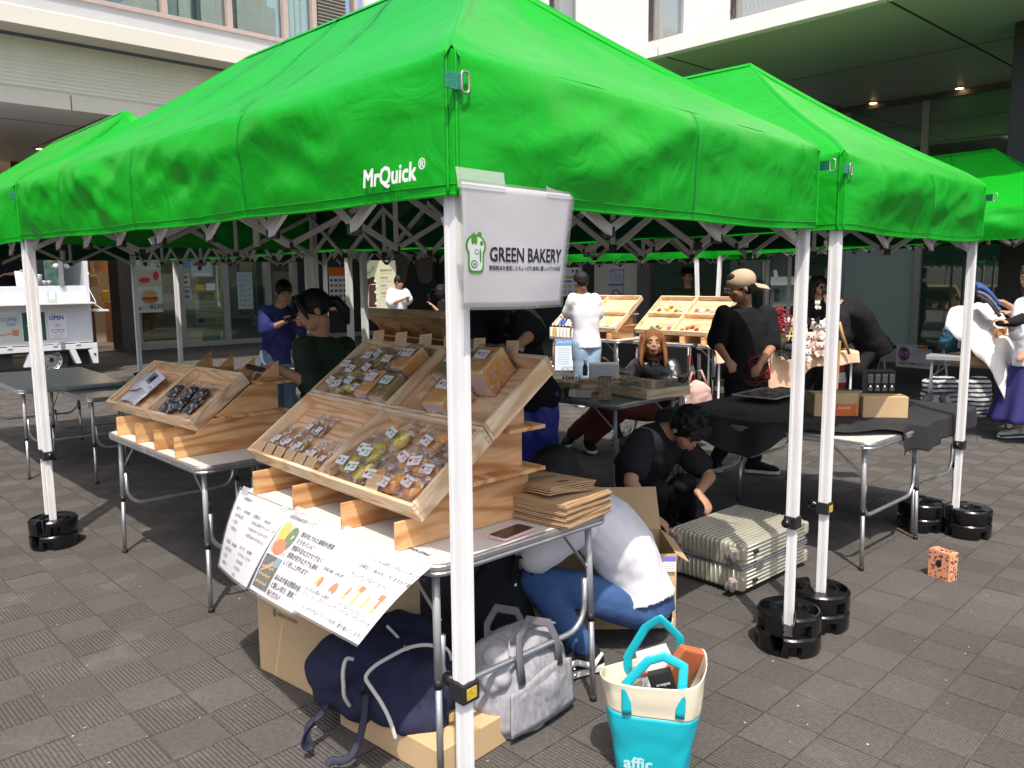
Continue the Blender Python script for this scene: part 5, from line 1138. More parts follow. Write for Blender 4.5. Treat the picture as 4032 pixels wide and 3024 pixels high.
def person(label, J, face, up=(0, 0, 1), hair='short', hairm=None, skin=None, shirt=BLACKC, pants=BLACKC, shoes=BLACKC, solem=SOLE, s=0.93, chest=1.0, sleeve=0.55, group=None, facebits=True, closed=False,
           hands=None, width=1.0, vox=0.009, hemlen=.06, pantw=1.0, shirtw=1.0, noshirt=False, nopants=False, headless=False, wrinkle=.02, legs=True, curl=.6):
 """J: world joints: pel, che (chest), nek, hd (head centre), sL sR (shoulders), eL eR, wL wR, kL kR, aL aR (ankles), tL tR (toe dirs)"""
 J = {k: Vector(v) for k, v in J.items()}
 base = Vector((J['pel'].x, J['pel'].y, 0))
 t = thing('person', label, 'person', base, 0, group)
 J = {k: (v - base if k not in ('tL', 'tR', 'hL', 'hR', 'nL', 'nR') else v) for k, v in J.items()}
 skin = skin or SKIN
 sd = (J['sR'] - J['sL']).normalized(); up_s = (J['nek'] - J['pel']).normalized(); fr = up_s.cross(sd).normalized() * -1
 fr = sd.cross(up_s).normalized() * -1
 def torso(m, k, hem=0.0):
  p, c, n = J['pel'], J['che'], J['nek']; u1 = (c - p).normalized(); u2 = (n - c).normalized()
  f1 = u1.cross(sd).normalized(); f2 = u2.cross(sd).normalized(); w = (J['sR'] - J['sL']).length / 2
  secs = []
  if hem: secs.append((p - u1 * hem, .165 * s * width + k, .12 * s * width + k, sd, f1))
  secs += [(p, .160 * s * width + k, .115 * s * width + k, sd, f1), (p.lerp(c, .45), .140 * s * width + k, .105 * s * width + k, sd, f1), (c, .165 * s * chest + k, .118 * s * chest + k, sd, (f1 + f2).normalized()), (c.lerp(n, .55), w * .98 + k * .5, .105 * s + k, sd, f2), (c.lerp(n, .85), w * .72 + k * .3, .075 * s + k, sd, f2), (n, .062 * s + k * .3, .058 * s + k * .3, sd, f2)]
  loft(m, secs, 22)
 Mh = basis(face, up); HC = J['hd']
 b = MB(); torso(b, 0)
 if not headless:
  head(b, HC, Mh, s * 1.02); nb = HC + Mh @ Vector((0, -.025, -.07)) * s
  cap(b, J['nek'] - (J['nek'] - J['che']).normalized() * .02, nb, .056 * s, .050 * s)
 for q in 'LR':
  if 'e' + q in J:
   cap(b, J['s' + q], J['e' + q], .048 * s, .037 * s); cap(b, J['e' + q], J['w' + q], .038 * s, .026 * s)
   dd = J.get('h' + q) or (J['w' + q] - J['e' + q]); hand(b, J['w' + q], dd, J.get('n' + q) or Vector((0, 0, -1)), s * 1.0, curl, 1 if q == 'R' else -1)
  if legs and 'k' + q in J:
   hp = J['pel'] + sd * (.085 if q == 'R' else -.085) * s
   cap(b, hp, J['k' + q], .078 * s, .052 * s); cap(b, J['k' + q], J['a' + q], .052 * s, .034 * s)
   td = J['t' + q].normalized(); b.tube([J['a' + q], J['a' + q] - Z * .03 * s + td * .05, J['a' + q] - Z * .05 * s + td * .13], [.034 * s, .032 * s, .022 * s], 10)
 b.build('body', skin, t, remesh=vox, sm=3)
 if not headless:
  if facebits: face_bits(t, HC, Mh, s * 1.02, closed)
  if hair: hairshell(t, HC, Mh, s * 1.04, hair, hairm or HAIR)
 if not noshirt:
  m = MB(); torso(m, .014 * shirtw, hemlen)
  for q in 'LR':
   if 'e' + q in J:
    a_, e_, w_ = J['s' + q], J['e' + q], J['w' + q]
    if sleeve <= 1: cap(m, a_ - (e_ - a_).normalized() * .01, a_.lerp(e_, sleeve), .062 * s * shirtw ** .5, .058 * s * shirtw)
    else: cap(m, a_, e_, .062 * s * shirtw ** .5, .052 * s * shirtw); cap(m, e_, e_.lerp(w_, sleeve - 1), .052 * s * shirtw, .040 * s * shirtw)
  m.build('shirt', shirt, t, remesh=vox * 1.2, sm=2, disp=(wrinkle, .11))
 if not nopants:
  m = MB()
  p, c = J['pel'], J['che']; u1 = (c - p).normalized(); f1 = u1.cross(sd).normalized()
  loft(m, [(p + u1 * .07, .148 * s * width, .112 * s * width, sd, f1), (p, .168 * s * width, .125 * s * width, sd, f1), (p - u1 * .07, .155 * s * width, .115 * s * width, sd, f1)], 20)
  for q in 'LR':
   if 'k' + q in J:
    hp = p + sd * (.085 if q == 'R' else -.085) * s; k_, a_ = J['k' + q], J['a' + q]
    cap(m, hp, k_, .098 * s * pantw ** .5, .070 * s * pantw); cap(m, k_, k_.lerp(a_, .92), .069 * s * pantw, .054 * s * pantw)
  m.build('trousers', pants, t, remesh=vox * 1.2, sm=2, disp=(wrinkle * .8, .09))
 if 'aL' in J and shoes:
  for q in 'LR':
   td = J['t' + q].normalized(); hl = J['a' + q] - td * .065 * s; hl = Vector((hl.x, hl.y, J['a' + q].z - .075 * s)); to = hl + td * .26 * s
   m = MB(); shoe(m, hl, to, .046 * s, .085 * s, Z if abs(td.z) < .8 else fr); so = m.build('shoe', shoes, t, smooth=True)
   m = MB(); sole(m, hl - Z * .004, to - Z * .004, .048 * s); m.build('sole', solem, so, bevel=.004)
 t['_p'] = 1; del t['_p']
 return t, J, Mh, HC, base
def XX(px, py, Y): return atY(px, py, Y)
def smartphone(label, c, n, up, grp='smartphones held in hands'):
 t = thing('smartphone', label, 'smartphone', c, 0, grp); n = Vector(n).normalized(); up = Vector(up).normalized(); r = up.cross(n).normalized(); up = n.cross(r)
 m = MB(); M3 = Matrix((r, up, n)).transposed(); m.box((0, 0, 0), (.070, .145, .009), M3); m.build('case', PHONEM, t, bevel=.003); return t
# seller in dark green shirt, profile to the left
Y = 4.45
t_, J, Mh, HC, bs = person('woman with ponytail and glasses in dark green shirt, arranging packs behind the left stand', dict(pel=XX(700, 900, 4.65), che=XX(703, 800, 4.58), nek=XX(690, 722, 4.5), hd=XX(676, 671, 4.44), sL=XX(657, 752, 4.38), sR=XX(747, 752, 4.72), eL=XX(668, 830, 4.25), eR=XX(748, 850, 4.6), wL=XX(588, 790, 4.15), wR=XX(612, 800, 4.32),
  hL=(-.8, -.3, -.25), hR=(-.8, -.2, -.25), kL=XX(675, 1030, 4.6), kR=XX(715, 1030, 4.8), aL=(-1.12, 4.6, .08), aR=(-1.0, 4.8, .08), tL=(-.5, -.8, 0), tR=(-.4, -.9, 0)), face=(-.86, -.38, -.34), up=(-.3, 0, 1), hair='pony', shirt=DGREEN, pants=BLACKC, sleeve=.95, s=.90, vox=.0065, skin=SKIN, chest=.95, wrinkle=.02, shirtw=1.3, curl=.7)
P = lambda x, y, z: HC + Mh @ Vector((x, y, z)) * .92
for x in (-1, 1):
 m = MB(); m.tube([P(.033 * x + .022 * math.cos(a), .094, -.002 + .019 * math.sin(a)) for a in [k * .524 for k in range(13)]], .0012, 5); m.build('glasses_rim', METAL, t_)
m = MB(); m.tube([P(.055, .094, .002), P(.078, .0, .002)], .001, 5); m.tube([P(-.055, .094, .002), P(-.078, .0, .002)], .001, 5); m.build('glasses_temple', METAL, t_)
m = MB(); m.tube([P(.084, -.012, -.045), P(.086, -.012, -.065)], .003, 6); m.build('earring', METAL, t_)
# man in royal blue shirt looking at his phone
person('person in royal blue shirt and pale blue trousers standing and looking at a phone', dict(pel=XX(602, 768, 7.7), che=XX(601, 702, 7.68), nek=XX(606, 660, 7.62), hd=XX(613, 632, 7.56), sL=XX(640, 676, 7.75), sR=XX(574, 673, 7.6), eL=XX(653, 712, 7.6), eR=XX(574, 715, 7.45), wL=XX(643, 690, 7.35), wR=XX(610, 697, 7.32), hL=(-.6, -.3, .3), hR=(.8, -.1, .3),
  kL=XX(620, 850, 7.7), kR=XX(590, 850, 7.6), aL=(-2.05, 7.75, .08), aR=(-2.28, 7.65, .08), tL=(.4, -.9, 0), tR=(.2, -1, 0)), face=(.42, -.78, -.42), hair='short', shirt=NAVY, pants=SLATE, sleeve=1.45, s=.90, chest=1.05, vox=.009, pantw=1.4, shirtw=1.5, wrinkle=.03)
smartphone('dark phone in the hand of the person in royal blue', XX(631, 686, 7.28), (-.2, -.5, .8), (.5, .2, .5))
# white shirt woman squatting beside the bakery table
t_, J, Mh, HC, bs = person('person with black hair in white shirt and blue jeans squatting behind the bakery table', dict(pel=XX(1388, 1300, 3.27), che=XX(1345, 1185, 3.24), nek=XX(1262, 1080, 3.30), hd=XX(1198, 1025, 3.36), sL=XX(1252, 1135, 3.02), sR=XX(1310, 1100, 3.50), eL=XX(1158, 1200, 3.05), eR=XX(1190, 1215, 3.55), wL=XX(1080, 1160, 3.2), wR=XX(1120, 1170, 3.55),
  hL=(-.6, .5, .3), hR=(-.6, .5, .3), kL=XX(1152, 1252, 3.08), kR=XX(1210, 1262, 3.5), aL=(0.28, 2.98, .085), aR=(0.62, 3.36, .10), tL=(-.75, -.35, 0), tR=(-.8, .2, 0)), face=(-.8, .1, -.62), up=(-.5, .1, .8), hair='down', shirt=WHITEC, pants=DENIM, sleeve=1.3, s=.96, vox=.008, width=1.08, shirtw=1.5, hemlen=-.02, wrinkle=.016, facebits=False, shoes=BLACKC)
for k in range(2):
 m = MB(); q = Vector(((0.28, 0.62)[k], (2.98, 3.36)[k], .03 + .005 * k)) - bs; d_ = (Vector((-.75, -.35, 0)), Vector((-.8, .2, 0)))[k].normalized(); sd_ = d_.cross(Z)
 m.tube([q + d_ * .16 + sd_ * (-.03 if k == 0 else -.03) + Z * .02, q + d_ * .07 - sd_ * .047 + Z * .045, q + d_ * 0 - sd_ * .046 + Z * .015, q - d_ * .05 - sd_ * .03 + Z * .05], [.006, .012, .012, .009], 8); m.build('shoe_stripe', SOLE, t_)
# crouching man over the suitcase
t_, J, Mh, HC, bs = person('man in black crouching with head bowed over the cardboard box and suitcase', dict(pel=XX(1375, 1150, 4.75), che=XX(1385, 1010, 4.62), nek=XX(1440, 928, 4.45), hd=XX(1487, 926, 4.33), sL=XX(1468, 960, 4.62), sR=XX(1385, 955, 4.28), eL=XX(1532, 1030, 4.5), eR=XX(1362, 1040, 4.12), wL=XX(1508, 1064, 4.3), wR=XX(1405, 1112, 4.02), hL=(.35, -.5, -.45), hR=(.5, -.2, -.3), nL=(-.3, 0, -1),
  kL=XX(1478, 1045, 4.42), kR=XX(1420, 1060, 4.30), aL=(1.05, 4.75, .09), aR=(.80, 4.62, .09), tL=(.3, -.9, 0), tR=(.2, -.9, 0)), face=(.35, -.55, -.80), up=(.3, -.55, .6), hair='messy', shirt=BLACKC2, pants=BLACKC, sleeve=.62, s=1.0, vox=.0075, chest=1.05, shirtw=1.4, wrinkle=.025, curl=.75)
# woman in the wheelchair
t_, J, Mh, HC, bs = person('woman with copper hair and black leather jacket sitting in a wheelchair in the sun', dict(pel=XX(1428, 885, 7.25), che=XX(1416, 822, 7.2), nek=XX(1411, 772, 7.12), hd=XX(1410, 741, 7.05), sL=XX(1450, 790, 7.2), sR=XX(1378, 790, 7.1), eL=XX(1458, 832, 7.1), eR=XX(1357, 815, 6.9), wL=XX(1400, 838, 6.8), wR=XX(1320, 800, 6.85), hR=(-.35, 0, .9), hL=(-.8, -.3, 0),
  kL=XX(1345, 882, 6.85), kR=XX(1308, 880, 6.85), aL=(.665, 6.98, .10), aR=(.52, 7.12, .12), tL=(.1, -1, 0), tR=(-.35, -.9, 0)), face=(-.05, -.95, .12), hair='long', hairm=HAIRO, shirt=LEATHER, pants=MAROON, sleeve=1.92, s=1.0, vox=.0075, shirtw=1.35, wrinkle=.025, pantw=1.2, closed=True)
m = MB(); c_ = J['che'] + Vector((-.02, -.125, .0)); m.ell(c_, (.06, .03, .15), None, 12, 8); m.build('t_shirt', BLACKC, t_, smooth=True)
text('LOVE\nlace', .06, 'lettering', INKY, t_, c_ + Vector((-.05, -.034, -.02)), (1, 0, 0), (0, 0, 1))
WHB = mat('wheelchair_black', (.015, .015, .016), .4); WHM = mat('wheelchair_chrome', (.45, .46, .48), .25, 1.0)
wc = thing('wheelchair', 'black wheelchair under the copper haired woman', 'wheelchair', (1.30, 7.28, 0), 0)
fx = Vector((-.45, -.88, 0)).normalized(); sx = Vector((fx.y, -fx.x, 0)) * -1
def wring(c, r, w_, name, matx, par, n=36):
 m = MB(); m.tube([c + (fx * math.cos(a) + Z * math.sin(a)) * r for a in [2 * math.pi * k / n for k in range(n + 1)]], w_, 8, False); return m.build(name, matx, par, smooth=True)
for sg in (-1, 1):
 c = sx * (.28 * sg) + Z * .30 - fx * .05; wh = wring(c, .285, .014, 'wheel', RUBBER, wc); wring(c, .268, .006, 'rim', WHM, wh); wring(c + sx * .035 * sg, .245, .007, 'push_rim', WHM, wh)
 m = MB()
 for k in range(14): a = k * math.pi / 7; m.tube([c + (fx * math.cos(a) + Z * math.sin(a)) * .03, c + (fx * math.cos(a + .3) + Z * math.sin(a + .3)) * .27], .0018, 4)
 m.lathe([(.03, -.02), (.03, .02)], c, 12, 0, sx.to_track_quat('Z', 'Y').to_matrix()); m.build('spokes', WHM, wh)
 c2 = sx * (.24 * sg) + Z * .08 + fx * .36; wring(c2, .065, .014, 'caster', RUBBER, wc, 20)
 m = MB(); m.tube([c2, c2 + Z * .12, sx * (.24 * sg) + fx * .33 + Z * .42, sx * (.24 * sg) - fx * .2 + Z * .44, sx * (.24 * sg) - fx * .26 + Z * .86, sx * (.24 * sg) - fx * .38 + Z * .88], .012, 8); m.build('frame', WHB, wc, smooth=True)
 m = MB(); m.tube([sx * (.26 * sg) - fx * .26 + Z * .87, sx * (.26 * sg) - fx * .38 + Z * .88], .018, 10); m.build('push_handle', BLACKM, wc, smooth=True)
 m = MB(); m.box(sx * (.27 * sg) + Z * .64, (.05, .3, .03), Matrix((sx, fx, Z)).transposed()); m.build('armrest', BLACKM, wc, bevel=.01)
 m = MB(); m.beam(sx * (.14 * sg) + fx * .42 + Z * .12, sx * (.14 * sg) + fx * .60 + Z * .08, .14, .012); m.build('footrest', BLACKM, wc, bevel=.003)
m = MB(); m.box(Z * .44, (.46, .44, .04), Matrix((sx, fx, Z)).transposed()); m.build('seat', BLACKC, wc, bevel=.012)
m = MB(); m.box(Z * .66 - fx * .24, (.44, .03, .42), Matrix((sx, fx, Z)).transposed()); m.build('backrest', BLACKC, wc, bevel=.012)
pk_ = thing('pink_bag', 'pale pink cloth bag hanging at the wheelchair side', 'bag', (1.62, 7.05, 0))
m = MB(); m.ell((0, 0, .45), (.13, .09, .16)); m.ell((.02, 0, .34), (.12, .09, .1)); m.build('pouch', mat('pale_pink_fabric', (.62, .40, .36), .8, bump=.3, bscale=20), pk_, remesh=.012, sm=2, disp=(.03, .08))
m = MB(); m.tube([(-.08, 0, .55), (-.05, 0, .68), (.03, 0, .7), (.09, 0, .56)], .01, 8); m.build('strap', mat('pink_strap', (.5, .3, .27), .8), pk_, smooth=True)
# man with the cap, seen from behind
t_, J, Mh, HC, bs = person('man with tan backwards cap and black t-shirt with red wave print, seen from behind', dict(pel=XX(1612, 810, 6.2), che=XX(1610, 725, 6.2), nek=XX(1606, 660, 6.17), hd=XX(1598, 620, 6.1), sL=XX(1563, 681, 6.12), sR=XX(1656, 681, 6.25), eL=XX(1548, 742, 6.15), eR=XX(1668, 748, 6.2), wL=XX(1572, 778, 5.9), wR=XX(1640, 790, 5.9), kL=XX(1583, 930, 6.2), kR=XX(1640, 930, 6.2), aL=(1.57, 6.2, .085), aR=(1.86, 6.15, .085), tL=(-.4, .7, 0), tR=(.75, -.3, 0)),
  face=(-.9, -.12, -.22), hair='short', shirt=BLACKC, pants=BLACKC, sleeve=.9, s=.98, vox=.009, shirtw=1.35, width=1.05, chest=1.05, wrinkle=.02, skin=SKIN2, facebits=False, hemlen=.03)
P = lambda x, y, z: HC + Mh @ Vector((x, y, z))
m = MB(); m.ell(P(0, -.020, .045), (.095, .112, .086), Mh, 20, 12); cp = m.build('cap', CAPM, t_, smooth=True)
m = MB(); m.grid(lambda a, b: P((a - .5) * .17 * (1 - .25 * b), -.10 - .10 * b, .010 - .045 * b - .035 * (2 * a - 1) ** 2), 10, 6); m.build('brim', CAPM, cp, smooth=True, solid=.004)
m = MB(); m.tube([P(.033 + .022 * math.cos(a), .098, -.002 + .018 * math.sin(a)) for a in [k * .524 for k in range(13)]], .002, 5); m.tube([P(-.033 + .022 * math.cos(a), .098, -.002 + .018 * math.sin(a)) for a in [k * .524 for k in range(13)]], .002, 5); m.build('glasses_rim', METAL, t_)
# red print at the hem and between the shoulders
REDP = mat('red_wave_print', (.30, .03, .01), .7); 
m = MB()
ctr = (J['pel'] + J['che']) / 2
for k in range(60):
 a0 = rnd.uniform(.3, 2.84); r0 = rnd.uniform(.0, .19)
 zc = J['pel'].z - .02 + r0; pts = []
 for q in range(7):
  aa = a0 + .16 * q * (1 if k % 2 else -1); pts.append(Vector((J['pel'].x + math.cos(aa) * -.178, J['pel'].y - abs(math.sin(aa)) * .128 - .012, zc + .018 * math.sin(q * 1.1 + k) - .012 * q * (k % 3 == 0))))
 m.tube(pts, [.0008, .0014, .002, .002, .002, .0014, .0008], 4)
m.build('print', REDP, t_, kind='stuff')
m = MB(); m.box(J['nek'] + Vector((.02, -.082, -.085)), (.03, .003, .04)); m.build('red_mark', INKR, t_)
# man in white t-shirt, seen from behind
person('man in white t-shirt and light jeans seen from behind at the lotion display', dict(pel=XX(1267, 742, 9.4), che=XX(1264, 680, 9.4), nek=XX(1260, 632, 9.38), hd=XX(1254, 609, 9.34), sL=XX(1238, 648, 9.35), sR=XX(1284, 648, 9.45), eL=XX(1229, 678, 9.45), eR=XX(1291, 680, 9.5), wL=XX(1240, 690, 9.7), wR=XX(1280, 692, 9.75), kL=XX(1256, 815, 9.4), kR=XX(1279, 815, 9.4), aL=(.80, 9.4, .08), aR=(.95, 9.4, .08), tL=(-.3, .9, 0), tR=(.3, .9, 0)),
  face=(-.45, .85, -.25), hair='shortm', shirt=WHITEC, pants=DENIML, sleeve=.9, s=.93, vox=.012, shirtw=1.6, pantw=1.35, facebits=False, wrinkle=.016, hemlen=.05, skin=SKIN2)
# seller in black t-shirt bending, only body and blue shorts seen
person('person in wide black t-shirt and blue nylon shorts bending behind the bakery trays', dict(pel=XX(1150, 850, 5.35), che=XX(1095, 722, 5.15), nek=XX(1075, 640, 4.95), hd=XX(1060, 600, 4.8), sL=XX(1130, 665, 4.9), sR=XX(1035, 665, 5.05), eL=XX(1150, 720, 4.7), eR=XX(1020, 740, 4.85), wL=XX(1120, 745, 4.5), wR=XX(1030, 760, 4.5), kL=XX(1180, 935, 5.3), kR=XX(1140, 940, 5.35), aL=(.24, 5.45, .08), aR=(.02, 5.5, .08), tL=(.2, -.9, 0), tR=(-.2, -.9, 0)),
  face=(-.2, -.8, -.5), hair='short', shirt=BLACKC, pants=BLUEN, sleeve=.95, s=.98, vox=.011, shirtw=1.6, pantw=1.2, chest=1.1, width=1.05, facebits=False, wrinkle=.03, hemlen=.05)
# big black shape bending over the toy table
person('person in loose black clothes bending forward left over the toy table', dict(pel=XX(1885, 745, 9.3), che=XX(1850, 692, 9.15), nek=XX(1812, 655, 9.0), hd=XX(1796, 640, 8.95), sL=XX(1815, 690, 8.8), sR=XX(1835, 662, 9.3), eL=XX(1808, 725, 8.8), eR=XX(1818, 720, 9.1), wL=XX(1800, 745, 8.7), wR=XX(1802, 742, 8.9), kL=XX(1855, 800, 9.1), kR=XX(1880, 800, 9.4), aL=(3.85, 9.3, .08), aR=(4.05, 9.5, .08), tL=(-.9, -.3, 0), tR=(-.9, -.3, 0)),
  face=(-.85, -.3, -.3), hair='shortm', shirt=BLACKC, pants=BLACKC, sleeve=1.5, s=1.0, vox=.012, shirtw=2.8, width=1.2, chest=1.2, wrinkle=.02, hemlen=.16, facebits=False)
t_, J, Mh, HC, bs = person('woman with long dark hair and sunglasses dressed in black behind the white toy shelf', dict(pel=XX(1768, 740, 10.2), che=XX(1768, 690, 10.15), nek=XX(1768, 645, 10.1), hd=XX(1769, 617, 10.05), sL=XX(1790, 660, 10.1), sR=XX(1748, 660, 10.1), eL=XX(1795, 700, 9.95), eR=XX(1742, 695, 9.95), wL=XX(1782, 705, 9.75), wR=XX(1755, 705, 9.75), kL=XX(1775, 780, 10.1), kR=XX(1760, 780, 10.1), aL=(3.85, 10.15, .08), aR=(3.7, 10.15, .08), tL=(0, -1, 0), tR=(0, -1, 0)),
  face=(.3, -.85, -.25), hair='long', shirt=BLACKC, sleeve=1.9, s=.92, vox=.012)
m = MB()
for x in (-1, 1): m.ell(HC + Mh @ Vector((.03 * x, .088, .002)), (.024, .006, .018), Mh, 10, 6)
m.build('sunglasses', BLACKP, t_, smooth=True)
t_, J, Mh, HC, bs = person('man with black brimmed hat and dark green t-shirt behind the flower trays', dict(pel=XX(1487, 735, 12.0), che=XX(1487, 675, 12.0), nek=XX(1486, 622, 12.0), hd=XX(1485, 597, 11.95), sL=XX(1511, 634, 12.0), sR=XX(1462, 634, 12.0), eL=XX(1515, 670, 12.0), eR=XX(1458, 670, 12.0), wL=XX(1500, 690, 11.8), wR=XX(1470, 690, 11.8), kL=XX(1494, 780, 12), kR=XX(1478, 780, 12), aL=(2.65, 12, .08), aR=(2.5, 12, .08), tL=(0, -1, 0), tR=(0, -1, 0)),
  face=(0, -1, -.05), hair='short', shirt=mat('olive_t_shirt', (.03, .05, .02), .85), sleeve=.9, s=.98, vox=.013, shirtw=1.8)
m = MB(); m.lathe([(.155, .055), (.155, .062), (.09, .066), (.086, .12), (.07, .135), (.02, .13)], HC, 24, 0, Mh); m.build('hat', BLACKC, t_, smooth=False)
# people far behind at the map board
t_, J, Mh, HC, bs = person('man in white t-shirt over black sleeves with a phone by the map board', dict(pel=XX(860, 690, 14.8), che=XX(859, 655, 14.8), nek=XX(861, 624, 14.75), hd=XX(863, 609, 14.7), sL=XX(874, 632, 14.8), sR=XX(846, 632, 14.75), eL=XX(880, 650, 14.7), eR=XX(846, 656, 14.6), wL=XX(880, 642, 14.4), wR=XX(875, 645, 14.4), kL=XX(866, 735, 14.8), kR=XX(852, 735, 14.8), aL=(-2.0, 14.8, .08), aR=(-2.15, 14.8, .08), tL=(.9, -.3, 0), tR=(.9, -.3, 0)),
  face=(.85, -.35, -.4), hair='short', shirt=WHITEC, sleeve=.85, s=.93, vox=.014, shirtw=2.0, facebits=False)
smartphone('small dark phone held by the man at the map board', XX(884, 642, 14.35), (-.8, -.2, .5), (.2, 0, 1))
t_, J, Mh, HC, bs = person('person with black cap, mask and black t-shirt holding a phone beside the front leg', dict(pel=XX(965, 725, 14.6), che=XX(962, 680, 14.6), nek=XX(958, 645, 14.6), hd=XX(952, 628, 14.55), sL=XX(958, 655, 14.4), sR=XX(975, 655, 14.7), eL=XX(955, 680, 14.4), eR=XX(970, 685, 14.7), wL=XX(934, 660, 14.4), wR=XX(950, 690, 14.5), kL=XX(960, 760, 14.6), kR=XX(970, 760, 14.6), aL=(-1.2, 14.6, .08), aR=(-1.1, 14.6, .08), tL=(-1, -.2, 0), tR=(-1, -.2, 0)),
  face=(-.95, -.2, -.1), hair='down', shirt=BLACKC, sleeve=.9, s=.9, vox=.013, shirtw=1.6, facebits=False)
m = MB(); m.ell(HC + Mh @ Vector((0, -.01, .045)), (.085, .10, .075), Mh, 16, 9); m.ell(HC + Mh @ Vector((0, .11, .03)), (.06, .07, .008), Mh, 14, 6); m.build('cap', BLACKC, t_, smooth=True)
m = MB(); m.ell(HC + Mh @ Vector((0, .065, -.05)), (.055, .05, .04), Mh, 12, 8); m.build('mask', BLACKC, t_, smooth=True)
smartphone('phone raised by the person with the black cap', XX(927, 643, 14.4), (.9, -.3, .2), (-.2, 0, 1))
# right edge: woman in indigo skirt, and the arms of another holding folded blue cloth
t_, J, Mh, HC, bs = person('woman in white top and indigo skirt with one black glove at the right edge', dict(pel=XX(2225, 790, 7.3), che=XX(2225, 700, 7.3), nek=XX(2225, 640, 7.3), hd=XX(2228, 598, 7.25), sL=XX(2205, 668, 7.15), sR=XX(2250, 668, 7.4), eL=XX(2195, 722, 7.1), eR=XX(2260, 720, 7.4), wL=XX(2178, 698, 7.0), wR=XX(2215, 760, 7.2), hL=(-.8, 0, .3), kL=XX(2215, 862, 7.25), kR=XX(2230, 862, 7.35), aL=(4.66, 7.38, .09), aR=(4.85, 7.45, .09), tL=(-.95, -.1, 0), tR=(-.95, -.1, 0)),
  face=(-.9, .1, -.3), hair='long', hairm=HAIRB, shirt=WHITEC, pants=None, nopants=True, sleeve=1.3, s=.95, vox=.009, shirtw=1.3, shoes=mat('cream_sneaker', (.60, .56, .48), .7, bump=.1), hemlen=.0)
m = MB(); pc = J['pel']; sdn = Vector((.35, .93, 0)).normalized(); fn_ = Vector((.93, -.35, 0))
m.grid(lambda a, b: pc + Z * (.06 - .56 * b) + (sdn * math.cos(2 * math.pi * a) + fn_ * math.sin(2 * math.pi * a)) * ((.135 + .16 * b) * (1 + .10 * b * math.sin(2 * math.pi * a * 9))), 72, 14); m.build('skirt', SKIRT, t_, smooth=True, solid=.003)
m = MB(); m.tube([J['wL'] + Vector((.14, .02, .04)), J['wL'] + Vector((.05, 0, .01)), J['wL'] + Vector((-.05, 0, .0))], [.05, .045, .03], 12); m.ell(J['wL'] + Vector((-.06, 0, 0)), (.05, .035, .03)); m.build('glove', BLACKC, t_, smooth=True)
for a_ in ('aL',):
 q = J[a_]; m = MB(); m.tube([q + Vector((0, 0, -.02)), q + Vector((0, 0, .06))], .042, 12); m.build('sock', mat('grey_sock', (.35, .37, .36), .9, var=.3, vscale=90), t_, smooth=True)
 m = MB(); td = Vector((-.95, -.1, 0)).normalized(); m.beam(q - td * .06 - Z * .045, q + td * .19 - Z * .055, .098, .02); m.build('shoe_trim', mat('dark_green_suede', (.02, .07, .055), .8), t_, bevel=.008)
 text('E', .05, 'lettering', mat('tan_suede', (.45, .25, .12), .8), t_, q + Vector((-.02, -.055, -.03)), (1, .12, 0), Z, bold=.003)
t_, J, Mh, HC, bs = person('person with bare forearms at the right edge holding up folded blue cloth', dict(pel=XX(2290, 790, 7.9), che=XX(2290, 700, 7.9), nek=XX(2288, 640, 7.9), hd=XX(2285, 600, 7.85), sL=XX(2262, 665, 7.75), sR=XX(2310, 665, 8.0), eL=XX(2225, 708, 7.65), eR=XX(2230, 690, 7.9), wL=XX(2180, 676, 7.65), wR=XX(2165, 652, 7.85), hL=(-.9, 0, .15), hR=(-.9, 0, .2), kL=XX(2285, 862, 7.9), kR=XX(2295, 862, 7.9), aL=(5.3, 7.9, .08), aR=(5.45, 7.9, .08), tL=(-1, 0, 0), tR=(-1, 0, 0)),
  face=(-.9, -.1, -.3), hair='short', shirt=mat('grey_shirt', (.12, .12, .13), .8), sleeve=1.2, s=.97, vox=.009, facebits=False)
# staff in the coffee truck
person('person in black and blue sleeves working inside the coffee truck hatch', dict(pel=XX(5, 680, 13.4), che=XX(10, 610, 13.4), nek=XX(10, 550, 13.4), hd=XX(12, 520, 13.35), sL=XX(40, 570, 13.4), sR=XX(-20, 570, 13.4), eL=XX(46, 592, 13.2), eR=XX(-22, 600, 13.2), wL=XX(20, 592, 13.0), wR=XX(-5, 596, 13.0), kL=XX(15, 700, 13.4), kR=XX(0, 700, 13.4), aL=(-8.3, 13.4, .5), aR=(-8.5, 13.4, .5), tL=(0, -1, 0), tR=(0, -1, 0)),
  face=(.1, -.9, -.4), hair='short', shirt=BLACKC, sleeve=.95, s=.95, vox=.013, shirtw=1.5, facebits=False)
# ------------------------------------------------------------------ printed sheets: local x right, y up, z to the reader
def framed(name, label, cat, O, ex, ey, group=None):
 ex = Vector(ex).normalized(); ey = Vector(ey); ey = (ey - ex * ey.dot(ex)).normalized(); ez = ex.cross(ey)
 M = Matrix((ex, ey, ez)).transposed().to_4x4(); M.translation = O
 t = thing(name, label, cat, (0, 0, 0), 0, group); t.matrix_world = M; return t
def rect(t, x, y, w, h, matx, lv=1, name='print'):
 m = MB(); m.box((x + w / 2, y + h / 2, .0006 * lv), (w, h, .0003)); return m.build(name, matx, t)
def poly(t, pts, matx, lv=2, name='print'):
 m = MB(); m.prism(pts, (0, 0, .0006 * lv), (1, 0, 0), (0, 1, 0), (0, 0, .0003)); return m.build(name, matx, t)
def oval(t, x, y, rx, ry, matx, lv=2, name='print', n=20, rot=0):
 c, s = math.cos(rot), math.sin(rot)
 return poly(t, [(x + rx * math.cos(a) * c - ry * math.sin(a) * s, y + rx * math.cos(a) * s + ry * math.sin(a) * c) for a in [2 * math.pi * k / n for k in range(n)]], matx, lv, name)
